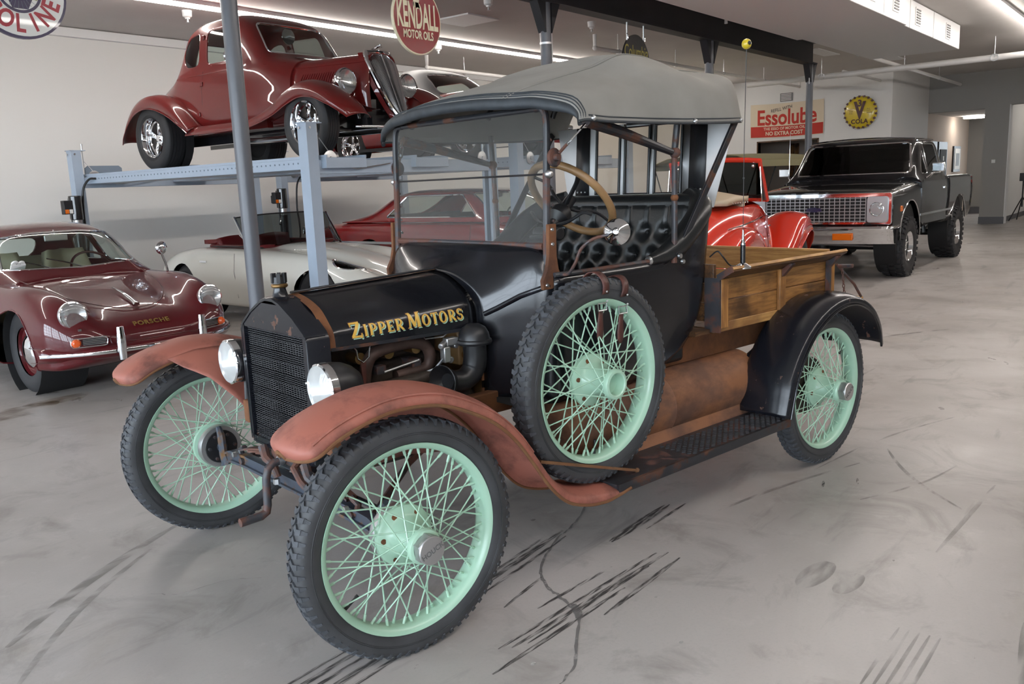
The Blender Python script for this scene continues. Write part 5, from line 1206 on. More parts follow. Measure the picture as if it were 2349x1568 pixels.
for s in (-1, 1):
    lamp(PC, (fx[.57, .64]-.035, s*.567, .640), (-1, 0, .10), .100, bucket='maroon', depth=.16)
    MB().box((fx[.57, .535]-.03, s*.567, .532), (.02, .02, .016)).build('lamp_screw', 'chrome', PC)
    MB().lathe([(0, .03), (.02, .028), (.032, .012), (.034, 0), (0, 0)], (fx[.60, .43]-.012, s*.60, .435), (-1, s*.25, 0), n=20).build('turn_lamp', 'lens_orange', PC)
    gx = lambda y: fx[.50, .43]-.006+(fx[.60, .43]-fx[.50, .43])*(abs(y)-.50)/.10-.008
    gr = MB().prism(roundpoly([(s*.41, .410), (s*.56, .410), (s*.56, .46), (s*.41, .46)], .02, 3), lambda a, b, d: (gx(a)+d, a, b), .0, .02).build('horn_grille', 'black_satin', PC)
    MB().tube([(gx(a)-.003, a, b) for a, b in roundpoly([(s*.40, .402), (s*.635, .402), (s*.635, .468), (s*.40, .468)], .025, 3)], .005, 6, closed=True).build('grille_trim', 'chrome', gr)
    for k in range(4): MB().tube([(gx(.41)-.003, s*.41, .418+.012*k), (gx(.56)-.003, s*.56, .418+.012*k)], .0022, 6).build('grille_bar', 'chrome', gr)
    # tall chrome bumper guard
    G = [[(-.045-.03*math.cos(a)*(1-.3*abs(v)), s*.335+.036*math.sin(a)*(1-.25*abs(v)), .41+.125*v+.0) for a in np.linspace(-1.9, 1.9, 9)] for v in (-1, -.95, -.8, -.4, 0, .4, .8, .95, 1)]
    mb = MB(); mb.grid(G); mb.add(G[0], [tuple(range(9))]); mb.add(G[-1], [tuple(range(9))]); mb.build('bumper_guard', 'chrome', PC, ang=50)
bp = lambda y: -.01+.33*(abs(y)/.80)**3.0
ys = np.linspace(-.80, .80, 33)
mb = MB(); mb.grid([[(bp(y)+dx, y, z) for dx, z in ((.16, .285), (.03, .295), (0, .325), (-.008, .35), (.0, .375), (.04, .395), (.16, .40))] for y in ys]); mb.build('bumper', 'maroon', PC, ang=50, solid=.005)
mb = MB(); mb.grid([[(bp(y)-dx, y, z) for dx, z in ((.005, .330), (.020, .334), (.024, .346), (.020, .358), (.005, .362))] for y in ys]); mb.build('bumper_trim', 'chrome', PC, ang=50)
mb = MB(); mb.tube(cr([(.335, 0, .640), (.40, 0, .670), (.55, 0, .722), (.72, 0, .758)], 5), [.026, .025, .022, .019, .017]+[.015]*5+[.012, .011, .010, .009, .008, .007], 10, flat=.7); mb.build('hood_handle', 'chrome', PC)
mb = MB(); mb.tube(cr([(1.25, .52, .848), (.95, .48, .788), (.62, .38, .708), (.36, .20, .642), (.30, 0, .622), (.36, -.20, .642), (.62, -.38, .708), (.95, -.48, .788), (1.25, -.52, .848)], 6), .0035, 6); mb.build('hood_seam', 'maroon_dark', PC)
for s in (-1, 1):
    MB().tube(cr([(1.32, s*.12+.06, .905), (1.40, s*.12+.16, .95), (1.47, s*.12+.32, 1.0)], 4), .006, 6).build('wiper', 'chrome', PC); MB().ball((1.30, s*.12+.06, .895), .016, 8, 6).build('wiper_pivot', 'chrome', PC)
mb = MB(); mb.tube(cr([(.86, -.57, .83), (.90, -.585, .89), (.97, -.60, .955), (1.0, -.605, 1.0)], 4), .010, 8); mb.lathe([(0, -.03), (.03, -.024), (.055, -.005), (.058, 0), (.056, .006), (0, .006)], (.99, -.605, 1.035), (1, .1, .1), n=24); mb.build('fender_mirror', 'chrome', PC)
for x in (.80, 2.90):
    for s in (-1, 1):
        w = MB().lathe([(.20, -s*.05), (.205, s*.05), (.19, s*.055), (.185, s*.03), (.14, s*.02), (.10, s*.03)], ax=(0, 1, 0), n=36).build('wheel', 'maroon', PC, loc=(x, s*.635, .325))
        tyre(w, None, s, .327, .165, .195); MB().lathe([(.135, s*.03), (.13, s*.045), (.09, s*.068), (.04, s*.078), (0, s*.08)], ax=(0, 1, 0), n=32).build('hub_cap', 'chrome', w)
mb = MB(); mb.box((1.40, .46, .955), (.012, .115, .05), Matrix.Rotation(R(-40), 3, 'Y')); mb.cyl((1.395, .43, .975), (1.405, .43, .985), .028, n=12); mb.cyl((1.395, .48, .978), (1.405, .48, .988), .03, n=12); mb.build('window_sticker', 'paper_white', PC)
text('sticker_text', '356', .030, lambda a, b, d: (1.385+.3*b, .46-a, .975+b*.9), 'label_grey', PC)
# ================================================================== white roadster below the lift
ET = thing('long_nose_roadster', 'white long-nosed open roadster with dark red cockpit under the blue lift', 'car', (4.52, 3.62, 0), R(90))
xs = [.03, .22, .55, .95, 1.4, 1.9, 2.4, 3.0, 3.6, 4.1, 4.36]
sec = [[(0, .44), (.12, .44), (.2, .44), (.28, .44), (.34, .435), (.4, .42), (.42, .40), (.4, .36), (.35, .34), (0, .34)],
 [(0, .54), (.15, .54), (.28, .53), (.40, .545), (.50, .55), (.60, .52), (.64, .45), (.60, .34), (.5, .28), (0, .28)],
 [(0, .66), (.17, .655), (.30, .62), (.42, .65), (.55, .685), (.67, .62), (.72, .50), (.68, .31), (.58, .23), (0, .23)],
 [(0, .76), (.19, .75), (.32, .69), (.44, .72), (.57, .755), (.70, .69), (.77, .52), (.73, .28), (.63, .2), (0, .2)],
 [(0, .83), (.21, .82), (.33, .76), (.46, .785), (.59, .80), (.72, .73), (.80, .53), (.76, .27), (.66, .19), (0, .19)],
 [(0, .875), (.22, .865), (.36, .82), (.48, .82), (.61, .815), (.74, .75), (.82, .55), (.78, .26), (.7, .18), (0, .18)],
 [(0, .865), (.22, .865), (.40, .855), (.50, .85), (.63, .835), (.755, .77), (.83, .56), (.79, .26), (.7, .18), (0, .18)],
 [(0, .85), (.22, .85), (.40, .85), (.50, .85), (.63, .84), (.755, .79), (.835, .59), (.79, .28), (.7, .2), (0, .2)],
 [(0, .81), (.20, .81), (.36, .81), (.48, .81), (.60, .80), (.71, .74), (.78, .58), (.73, .33), (.6, .25), (0, .25)],
 [(0, .70), (.15, .70), (.30, .70), (.40, .69), (.50, .67), (.59, .62), (.64, .54), (.58, .40), (.5, .33), (0, .33)],
 [(0, .56), (.1, .56), (.2, .56), (.26, .555), (.32, .55), (.38, .53), (.40, .51), (.38, .46), (.3, .43), (0, .43)]]
B1 = Body(loft(xs, sec, 6, 5))
B1.cut(roundpoly([(2.12, -.56), (3.10, -.56), (3.30, 0), (3.10, .56), (2.12, .56)], .16), 'z', lambda c, n: n.z > .4)
for x in (.92, 3.36): B1.cut(circle(x, .32, .345, 28), 'y', lambda c, n: abs(c.y) > .5)
for s in (-1, 1):      # faired headlight openings
    mb, lps = B1.cut(roundpoly([(.44, s*.44), (.60, s*.36), (.92, s*.50), (.72, s*.66), (.50, s*.62)], .10), 'z', lambda c, n, s=s: n.z > -.1 and c.z > .45 and c.y*s > 0)
    o = mb.build('headlight_cover', 'glass_car', ET, ang=60)
    for lp in lps: MB().tube(thin(lp, .02), .010, 6, closed=True).build('headlight_trim', 'chrome', o)
    lamp(ET, (.58, s*.51, .565), (-1, 0, .15), .085, bucket='cream_white', depth=.1)
    MB().grid([[(x, s*(.50+.11*u), .50+.10*(x-.45)) for u in np.linspace(-1, 1, 5)] for x in (.45, .65, .85)]).build('headlight_scoop', 'chrome_soft', ET)
B1.build('body', 'cream_white', ET, ang=50, label='glossy off-white body')
for x in (.92, 3.36):
    for s in (-1, 1):
        well(ET, (x, s*.56, .32), .34, .34); w = MB().lathe([(.205, -s*.05), (.21, s*.06), (.195, s*.06), (.18, s*.01), (.06, s*.0), (.05, s*.07), (0, s*.08)], ax=(0, 1, 0), n=32).build('wheel', 'chrome', ET, loc=(x, s*.66, .322)); tyre(w, None, s, .322, .165, .205)
mb = MB(); mb.grid([[(x, y, .5) for y in (-.56, .56)] for x in (2.1, 3.3)]); mb.build('cabin_floor', 'dark_interior', ET)
mb = MB(); P = roundpoly([(2.10, -.575), (3.12, -.575), (3.33, 0), (3.12, .575), (2.10, .575)], .16)
mb.grid([[(x, y, z) for x, y in P] for z in (.50, .84)], cv=True); mb.build('cockpit_lining', 'red_leather', ET)
MB().tube([(x, y, .856) for x, y in P], .022, 8, closed=True).build('cockpit_rim', 'red_leather', ET)
mb = MB(); mb.grid([[(3.02+.20*u, .50*v, .90+.02*math.cos(v*1.57)*(1-u)) for v in np.linspace(-1, 1, 11)] for u in (0, .3, .6, 1, 1.4)]); mb.build('folded_top_cover', 'red_leather', ET, solid=.05, ang=60)
for s in (-1, 1): MB().grid([[(2.92+.10*v, s*.28+.22*u, .48+.46*v+.02*math.cos(u*1.5)) for u in np.linspace(-1, 1, 9)] for v in np.linspace(0, 1, 7)]).build('seat_back', 'red_leather', ET, solid=.10, ang=60)
MB().bx(2.10, 2.25, -.55, .55, .70, .86).build('dashboard', 'black_satin', ET, bevel=.02)
def wsp(t, v): a = t*.92; return (2.05+.26*(1-math.cos(a))+.24*v, .66*math.sin(a)/math.sin(.92), .865+.355*v-.03*abs(t)**2)
MB().grid([[wsp(t, v) for t in np.linspace(-1, 1, 17)] for v in (0, .5, 1)]).build('windshield', 'glass_smoke', ET, ang=60)
MB().tube([wsp(t, 1) for t in np.linspace(-1, 1, 17)], .008, 8).build('windshield_header', 'black_satin', ET)
for s in (-1, 1):
    MB().tube([wsp(s, -.12), wsp(s, 1.02)], .017, 8).build('windshield_post', 'chrome', ET); MB().tube([(2.17, s*.63, .86), (2.27, s*.64, .95), (2.33, s*.65, 1.0)], .009, 8).build('windshield_stay', 'chrome', ET)
    MB().box((2.86, s*.815, .70), (.13, .018, .022)).build('door_handle', 'chrome', ET); MB().tube([(2.25, s*.795, .80), (2.24, s*.83, .60), (2.24, s*.80, .30)], .0025, 6).build('door_seam', 'label_grey', ET)
    MB().grid([[(2.3+.12*k, s*(.60+.05*u), .862) for u in (-1, 1)] for k in range(6)]).build('door_cap', 'black_satin', ET, solid=.012)
for k in range(9):
    for s in (-1, 1): MB().box((1.45+.045*k, s*.27, .815), (.010, .14, .008)).build('hood_louvre', 'cream_white', ET)
MB().box((2.5, -.45, .98), (.03, .15, .09)).build('interior_mirror', 'chrome', ET, bevel=.02)
# ================================================================== four-post lifts
def lift(lab, x0, x1, ya, yb, ra, rb, zt=1.77, unit=True, group=None):
    L = thing('four_post_lift', lab, 'car lift', (0, 0, 0))
    L['group'] = 'four post car lifts along the wall' ; del L['group']
    for i, (x, sx) in enumerate(((x0, -1), (x1, 1))):
        for y, sy in ((ya, -1), (yb, 1)):
            p = MB(); pr = [(-.065, -.06), (.065, -.06), (.065, .06), (.03, .06), (.03, .052), (.057, .052), (.057, -.052), (-.057, -.052), (-.057, .052), (-.03, .052), (-.03, .06), (-.065, .06)]
            n = len(pr); vs = [(x-sx*0+(b if True else a)*-sx, y+a, z) for z in (0, 2.07) for a, b in pr]
            p.add(vs, [(k, (k+1) % n, n+(k+1) % n, n+k) for k in range(n)]+[tuple(range(n)), tuple(range(2*n-1, n-1, -1))]); post = p.build('post', 'lift_blue', L, ang=20)
            MB().bx(x-.15, x+.15, y-.13, y+.13, 0, .015).build('base_plate', 'lift_blue', post)
            MB().bx(x-.075, x+.12*-sx*1.0 if sx < 0 else x+.075, y-.07, y+.07, 2.07, 2.08).build('top_plate', 'lift_blue', post)
            for dz in (2.03,): MB().lathe([(0, 0), (.012, 0), (.012, .006), (0, .006)], (x-.066 if sx < 0 else x+.066, y+.03, dz), (sx, 0, 0), n=10).build('post_bolt', 'zinc', post); MB().lathe([(0, 0), (.012, 0), (.012, .006), (0, .006)], (x-.02, y-.066, dz), (0, -1, 0), n=10).build('post_bolt', 'zinc', post)
            for k in range(14): MB().bx(x-.012*1, x+.012, y-.069 if sy < 0 else y-.06, y-.066 if sy < 0 else y-.055, .55+.1*k, .59+.1*k).build('lock_slot', 'lift_dark', post) if False else None
            MB().cyl((x-sx*.11, y, 1.72), (x-sx*.11, y, 2.12), .006, n=8).build('lift_cable', 'zinc', post); MB().cyl((x-sx*.11, y, 2.08), (x-sx*.11, y, 2.16), .011, n=10).build('cable_nut', 'zinc', post)
    for y, sy in ((ya, -1), (yb, 1)):
        c = MB().bx(x0+.07, x1-.07, y-.05, y+.05, zt-.16, zt-.03).build('crossbeam', 'lift_blue', L, bevel=.004)
        for x, sx in ((x0+.20, 1), (x1-.20, -1)): MB().lathe([(0, 0), (.075, 0), (.075, .012), (.06, .016), (.02, .018), (.018, .03), (0, .03)], (x, y-.055, zt-.02), (0, -1, 0), n=24).build('pulley', 'zinc', c); MB().tube([(x, y-.05, zt+.04), (x-sx*.1, y-.04, zt+.17)], .004, 6).build('pulley_cable', 'zinc', c)
        MB().bx(x0+.30, x0+.62, y-.075, y-.05, zt-.10, zt-.05).build('lock_bar', 'white_metal', c); MB().tube([(x0+.2, y-.07, zt-.06), (x0+.5, y-.09, zt-.12), (x0+.95, y-.08, zt-.07)], .006, 6).build('lock_linkage', 'zinc', c)
    for a, b in (ra, rb):
        r_ = MB().bx(a, b, ya-.12, yb+.02, zt-.11, zt-.012).build('runway', 'lift_blue', L, bevel=.004)
        MB().bx(a, a+.02, ya-.12, yb+.02, zt-.012, zt+.012).build('runway_lip', 'lift_blue', r_); MB().bx(b-.02, b, ya-.12, yb+.02, zt-.012, zt+.012).build('runway_lip', 'lift_blue', r_)
        MB().prism([(.0, 0), (.0, .10), (.04, .13), (b-a-.06, .13), (b-a-.02, .10), (b-a-.02, 0)], lambda u, v, d: (a+.01+u, d, zt+v-.012), yb-.02, yb).build('wheel_stop', 'lift_dark', r_)
        mb = MB()
        for k in range(60): mb.lathe([(0, 0), (.009, 0), (.009, .003), (0, .003)], (a-.001, ya+.15+k*(yb-ya-.3)/59, zt-.05), (-1, 0, 0), n=6)
        mb.build('runway_perforation', 'lift_dark', r_, kind='stuff')
    if unit:
        x0 -= .10; u = MB().bx(x0-.09, x0+.02, yb-.06, yb+.06, 1.30, 1.42).build('control_box', 'black_satin', L, bevel=.008)
        MB().cyl((x0-.02, yb-.13, 1.22), (x0-.02, yb-.13, 1.52), .075, n=24).build('power_motor', 'black_gloss', L, bevel=.01); MB().cyl((x0-.02, yb-.13, 1.12), (x0-.02, yb-.13, 1.22), .055, n=20).build('pump_body', 'zinc', L)
        MB().cyl((x0-.02, yb-.13, .62), (x0-.02, yb-.13, 1.12), .062, n=20).build('oil_reservoir', 'black_gloss', L); MB().box((x0-.02, yb-.06, 1.36), (.10, .02, .26)).build('mount_plate', 'black_satin', L)
        MB().box((x0-.13, yb-.14, 1.38), (.11, .09, .17)).build('switch_box', 'black_satin', L, bevel=.006); MB().box((x0-.155, yb-.187, 1.33), (.045, .003, .05)).build('warning_label', 'amber', L); MB().box((x0-.105, yb-.187, 1.33), (.04, .003, .05)).build('rating_label', 'paper_white', L)
        MB().tube([(x0-.06, yb-.16, 1.14), (x0-.12, yb-.2, 1.08), (x0-.16, yb-.22, 1.0)], .007, 8).build('release_lever', 'chrome', L); MB().ball((x0-.165, yb-.222, .99), .016, 10, 8).build('lever_knob', 'black_gloss', L)
        MB().tube([(x0-.1, yb-.16, 1.29), (x0-.1, yb-.16, .4), (x0-.1, yb-.1, .05)], .006, 6).build('power_cord', 'hose', L)
        x0 += .10
        for k, (z, hh, m_) in enumerate(((1.98, .02, 'label_red'), (1.93, .06, 'paper_white'), (1.885, .035, 'label_grey'), (1.85, .02, 'label_red'), (1.81, .05, 'paper_white'), (1.77, .03, 'label_grey'), (1.72, .05, 'paper_white'), (1.68, .025, 'label_grey'), (1.63, .05, 'paper_white'), (1.585, .03, 'label_grey'), (1.545, .02, 'label_red'), (1.51, .04, 'paper_white'), (1.48, .03, 'label_grey'))): MB().box((x0-.015, yb-.0615, z), (.07, .003, hh)).build('safety_label', m_, L)
        a = ra[0]; MB().tube(cr([(a-.01, yb-.30, zt-.05), (a-.05, yb-.20, zt-.06), (a-.10, yb-.12, zt-.20), (a-.12, yb-.10, zt-.55), (a-.10, yb-.10, 1.0), (a-.14, yb-.14, .75), (x0+.02, yb-.16, .66)], 5), .014, 8).build('hydraulic_hose', 'hose', L)
    return L
LY0, LY1 = 3.94, 8.55
lift('blue-grey four-post lift carrying the maroon fendered coupe', 3.34, 5.95, LY0, LY1, (3.44, 3.94), (4.62, 5.12))
lift('blue-grey four-post lift carrying the red car with grey roof', 6.46, 9.05, LY0, LY1, (6.75, 7.25), (7.95, 8.45))
# ================================================================== candy red fendered coupe on the lift
CX, CYF, CZ = 4.39, 3.35, 1.765
def fm(x): return 1.5+(x-1.5)*.70 if x < 1.5 else x
CP = thing('street_rod_coupe', 'candy-maroon fendered street rod coupe with tall chrome grille raised on the lift', 'car', (CX, CYF, CZ), R(90))
xs = [1.50, 1.78, 1.95, 2.12, 2.42, 2.9, 3.2, 3.38, 3.52, 3.9, 4.25, 4.42]
bo = [(.62, .40), (0, .38)]
sec = [[(0, 1.05), (.2, 1.04), (.35, 1.01), (.43, .95), (.47, .88), (.49, .80), (.50, .65), (.49, .42), (0, .40)],
 [(0, 1.12), (.3, 1.11), (.46, 1.075), (.53, 1.03), (.56, .98), (.58, .92), (.59, .70), (.57, .40), (0, .38)],
 [(0, 1.33), (.33, 1.32), (.50, 1.27), (.56, 1.15), (.585, 1.03), (.61, .95), (.63, .72), (.60, .40), (0, .38)],
 [(0, 1.53), (.33, 1.52), (.50, 1.46), (.565, 1.30), (.60, 1.04), (.63, .96), (.65, .74), (.61, .40), (0, .38)],
 [(0, 1.615), (.33, 1.605), (.50, 1.545), (.575, 1.38), (.61, 1.05), (.64, .97), (.665, .74)]+bo,
 [(0, 1.62), (.33, 1.61), (.50, 1.545), (.58, 1.38), (.62, 1.05), (.645, .97), (.67, .74)]+bo,
 [(0, 1.565), (.33, 1.555), (.49, 1.49), (.565, 1.33), (.61, 1.05), (.64, .97), (.66, .74)]+bo,
 [(0, 1.38), (.30, 1.37), (.45, 1.30), (.535, 1.17), (.59, 1.04), (.63, .95), (.65, .74)]+bo,
 [(0, 1.09), (.30, 1.08), (.44, 1.05), (.52, 1.02), (.57, .97), (.61, .90), (.63, .72), (.58, .40), (0, .38)],
 [(0, .98), (.28, .97), (.40, .94), (.47, .90), (.51, .85), (.54, .78), (.55, .66), (.50, .40), (0, .38)],
 [(0, .76), (.20, .75), (.30, .73), (.36, .70), (.40, .66), (.42, .60), (.43, .54), (.40, .42), (0, .40)],
 [(0, .52), (.1, .52), (.16, .51), (.2, .50), (.23, .49), (.25, .47), (.26, .45), (.24, .42), (0, .41)]]
B1 = Body(loft(xs, sec, 6, 5))
panes(B1, [roundpoly([(-.47, 1.135), (.47, 1.135), (.43, 1.47), (-.43, 1.47)], .06)], 'x', lambda c, n: c.x < 2.25, CP, name='windshield', tr=.012, glass='glass_car')
panes(B1, [roundpoly([(2.15, 1.10), (2.76, 1.10), (2.76, 1.47), (2.26, 1.45)], .07), roundpoly([(2.90, 1.10), (3.20, 1.10), (3.27, 1.28), (3.16, 1.43), (2.90, 1.47)], .10)], 'y', lambda c, n: abs(c.y) > .4, CP, name='side_window', tr=.008, trim='candy_red', glass='glass_car')
panes(B1, [roundpoly([(-.32, 1.15), (.32, 1.15), (.30, 1.42), (-.30, 1.42)], .07)], 'x', lambda c, n: c.x > 3.2, CP, name='rear_window', tr=.008)
SD = {(x, z, s): B1.side(x, z, s) for s in (-1, 1) for x, z in [(x, 1.005) for x in (1.6, 1.8, 2.1, 2.45, 2.8, 3.1, 3.4)]+[(2.83, 1.40), (2.83, .90), (2.90, .58), (2.17, .90)]+[(x, z) for x in (2.1, 2.83) for z in (1.04, .95, .85, .7, .55, .45)]}
B1.build('body', 'candy_red', CP, ang=50, solid=.01, label='glossy candy maroon coupe body')
MB().bx(1.8, 3.3, -.55, .55, .42, .46).build('cabin_floor', 'dark_interior', CP)
MB().grid([[(2.95+.18*v, .52*u, .55+.55*v) for u in np.linspace(-1, 1, 9)] for v in np.linspace(0, 1, 6)]).build('bench_seat', 'tan_leather', CP, solid=.12)
MB().bx(1.80, 1.95, -.54, .54, .88, 1.06).build('dashboard', 'candy_red', CP, bevel=.03)
MB().lathe([(0, 0), (.085, 0), (.085, .01), (0, .014)], (2.10, .0, 1.375), (-1, 0, 0), n=20).build('interior_mirror', 'chrome', CP)
# hood with side louvres
hs = [[(0, 1.015), (.10, 1.010), (.165, .965), (.185, .86), (.195, .70), (.185, .45)], [(0, 1.055), (.20, 1.04), (.36, 1.0), (.455, .90), (.495, .70), (.48, .45)]]
Gh = loft([fm(.26), 1.55], hs, 8, 5); hd = MB().grid(Gh).build('hood', 'candy_red', CP, ang=50, solid=.006)
MB().tube([(fm(.27), 0, 1.022), (1.52, 0, 1.062)], .006, 6).build('hood_hinge', 'candy_red', hd)
def hood_side(x, z, s):
    t = (x-fm(.26))/(1.55-fm(.26)); h = [(a[0]+(b[0]-a[0])*t, a[1]+(b[1]-a[1])*t) for a, b in zip(*hs)]; q = cr(h, 8); return (x, s*float(np.interp(z, [p[1] for p in q][::-1], [p[0] for p in q][::-1])), z)
for s in (-1, 1):
    MB().tube([Vector(hood_side(x, .935, s))+Vector((0, s*.004, 0)) for x in np.linspace(.68, 1.5, 8)], .006, 6).build('hood_moulding', 'candy_red', hd)
    for k in range(22):
        x = .80+.0265*k; q = [Vector(hood_side(x+.015+.08*t, .865-.265*t, s)) for t in np.linspace(0, 1, 7)]
        MB().tube([q[0]]+[v+Vector((0, s*.006, 0)) for v in q[1:-1]]+[q[-1]], .0085, 6, flat=.8).build('hood_louvre', 'candy_red', hd)
# chrome grille
def gp(u, v):      # u -1..1 across, v 0 bottom .. 1 top
    w = float(np.interp(v, [0, .15, .4, .8, .95, 1], [.045, .09, .135, .175, .175, .15])); return (.40+.30*v-.05*(1-u*u)*(.4+.6*v), w*u, .38+.65*v)
ol = [gp(-1, v) for v in np.linspace(0, 1, 14)]+[gp(u, 1) for u in np.linspace(-.8, .8, 7)]+[gp(1, v) for v in np.linspace(1, 0, 14)]
g_ = MB().tube(ol, .024, 10, closed=True).build('grille_shell', 'chrome', CP)
for k in range(27):
    u = -.94+1.88*k/26
    MB().tube([gp(u, v) for v in np.linspace(.02, .985, 8)], .0042, 5).build('grille_bar', 'chrome_soft', g_)
MB().grid([[tuple(Vector(gp(u, v))+Vector((.03, 0, 0))) for u in np.linspace(-1, 1, 7)] for v in np.linspace(0, 1, 9)]).build('grille_back', 'black_matte', g_)
MB().tube([Vector(gp(0, v))+Vector((-.004, 0, 0)) for v in np.linspace(0, 1, 8)], .009, 8).build('grille_spine', 'chrome', g_)
MB().grid([[tuple(Vector(gp(u, v))*1+Vector((.035+.05*d, (.014+.02*d)*u, .0))) for v in np.linspace(0, 1, 9)] for u in (-1, 1) for d in (0, 1)][:2]).build('grille_side', 'candy_red', g_)
MB().grid([[tuple(Vector(gp(1, v))+Vector((.035+.05*d, (.014+.02*d), .0))) for v in np.linspace(0, 1, 9)] for d in (0, 1)]).build('grille_side', 'candy_red', g_)
# leaping hood ornament
mb = MB(); mb.tube(cr([(.81, 0, 1.045), (.77, 0, 1.075), (.72, 0, 1.085), (.67, 0, 1.10), (.64, 0, 1.105)], 4), [.008]*4+[.012]*4+[.016]*4+[.012]*4+[.006], 8); mb.tube([(.75, .01, 1.08), (.77, .01, 1.05), (.80, .012, 1.035)], .005, 6); mb.tube([(.67, .008, 1.095), (.64, .01, 1.075), (.615, .01, 1.08)], .005, 6); mb.lathe([(.02, 0), (.018, .015), (.008, .03), (0, .03)], (.76, 0, 1.025), n=12); mb.build('hood_ornament', 'chrome', CP)
for s in (-1, 1):
    lamp(CP, (.70, s*.42, .735), (-1, 0, .02), .122, bucket='chrome', depth=.17); MB().tube([(.80, s*.40, .69), (.82, s*.36, .60)], .014, 8).build('lamp_bracket', 'chrome', CP)
    ff = [(.40, .36, .72, .42, .0), (.46, .45, .79, .44, .02), (.56, .545, .83, .46, .05), (.74, .645, .84, .48, .08), (.96, .69, .84, .50, .11), (1.18, .635, .84, .52, .11), (1.42, .52, .835, .54, .08), (1.75, .42, .83, .57, .05), (2.05, .385, .825, .58, .03), (3.0, .385, .825, .58, .03)]
    o, G = sfender(CP, 'front_fender', ff, .84, .45, 'candy_red', s, crown=.065)
    # apron between fender and hood
    MB().grid([[(x, s*(.19+.13*t+(.12+.16*max(0, (x-.4)/1.1))*t), .46+(zf_-.46)*t**2.0) for t in np.linspace(0, 1, 5)] for x, zf_ in ((.50, .50), (.62, .58), (.80, .66), (1.0, .70), (1.3, .60), (1.5, .50))]).build('fender_apron', 'candy_red', o, ang=60)
    rf = [(2.92, .40, .84, .58, .03), (3.05, .52, .86, .58, .05), (3.25, .68, .875, .57, .09), (3.50, .785, .88, .54, .11), (3.75, .805, .88, .50, .11), (4.0, .74, .875, .46, .10), (4.2, .60, .86, .44, .07), (4.34, .44, .84, .44, .03), (4.40, .34, .82, .46, .01)]
    o, G = sfender(CP, 'rear_fender', rf, .87, .5, 'candy_red', s, crown=.055); MB().tube([Vector(r_[3])+Vector((0, 0, .008)) for r_ in G[1:-4]], .006, 6).build('fender_welt', 'candy_red', o)
    MB().bx(1.75, 3.05, s*.56, s*.63, .36, .47).build('running_board_apron', 'candy_red', CP)
    for x, z in ((2.83, 1.40), (2.83, .90), (2.90, .58)): MB().box(SD[x, z, s], (.05, .03, .05)).build('door_hinge', 'candy_red', CP, bevel=.006)
    [MB().tube([SD[x, z, s] for z in (1.04, .95, .85, .7, .55, .45)], .0035, 6).build('door_seam', 'maroon_dark', CP) for x in (2.1, 2.83)]
    MB().tube([SD[x, 1.005, s] for x in (1.6, 1.8, 2.1, 2.45, 2.8, 3.1, 3.4)], .007, 6).build('belt_moulding', 'candy_red', CP); MB().box(SD[2.17, .90, s], (.05, .03, .02)).build('door_handle', 'chrome', CP, bevel=.006)
    MB().lathe([(0, 0), (.05, 0), (.055, .012), (.04, .03), (0, .04)], (2.18, s*.74, 1.12), (-1, 0, 0), n=20).build('door_mirror', 'chrome', CP); MB().tube([(2.2, s*.66, 1.04), (2.2, s*.70, 1.08), (2.19, s*.74, 1.12)], .007, 6).build('mirror_arm', 'chrome', CP)
    mag(CP, (.93, s*.715, .335), s, .333, .20, .215); mag(CP, (3.70, s*.71, .372), s, .37, .27, .225, dish=.08)
    well(CP, (3.70, s*.58, .372), .40, .10); MB().tube([(.80, s*.14, .30), (.84, s*.36, .28), (.93, s*.6, .32)], .02, 8).build('control_arm', 'black_gloss', CP); MB().cyl((.82, s*.52, .28), (.80, s*.46, .60), .03, n=12).build('shock_absorber', 'chrome', CP)
MB().grid([[(.42+.12*abs(u)**2, .50*u, .29+.012*v) for v in (-1, 0, 1)] for u in np.linspace(-1, 1, 13)]).build('spreader_bar', 'chrome', CP, solid=.02)
for y in (-.28, .28): MB().bx(.5, 4.2, y-.03, y+.03, .27, .38).build('frame_rail', 'black_gloss', CP)
MB().tube(cr([(1.0, .35, .30), (1.6, .36, .26), (2.2, .36, .26), (2.6, .30, .28)], 4), .032, 10).build('exhaust_pipe', 'chrome_soft', CP); MB().cyl((1.35, .33, .26), (1.75, .33, .26), .065, n=16).build('muffler', 'chrome_soft', CP)
MB().bx(.8, 1.5, -.22, .22, .30, .62).build('engine', 'black_gloss', CP, bevel=.03); MB().bx(.55, .8, -.3, .3, .29, .38).build('crossmember', 'black_gloss', CP)
# ================================================================== lifted black pickup
PK = thing('lifted_pickup_truck', 'lifted black pickup truck with chrome grille, amber bumper lamps and mud tires', 'truck', (9.60, 1.42, 0), 0)
def slab(zh, w=.98, zb=.62): return [(0, zh), (.45, zh-.005), (.74, zh-.02), (.88, zh-.045), (.945, zh-.10), (.975, zh-.18), (w, zh-.30), (.965, zb+.12), (.93, zb), (0, zb)]
F1 = Body(loft([.06, .10, .5, 1.0, 1.5, 1.62], [slab(1.165, .975), slab(1.185), slab(1.235), slab(1.275), slab(1.31), slab(1.315)], 5, 3))
F1.cut(circle(.93, .52, .50, 28), 'y', lambda c, n: abs(c.y) > .6 and c.z < 1.15); F1.build('front_clip', 'black_car', PK, ang=45)
def cab(zt, ws): return [(0, zt), (.45, zt-.01), (.70, zt-.03), (.80, zt-.10), (.86, (zt+1.30)/2), (.945, 1.30), (.975, 1.22), (.98, 1.0), (.965, .74), (.93, .62), (0, .62)]
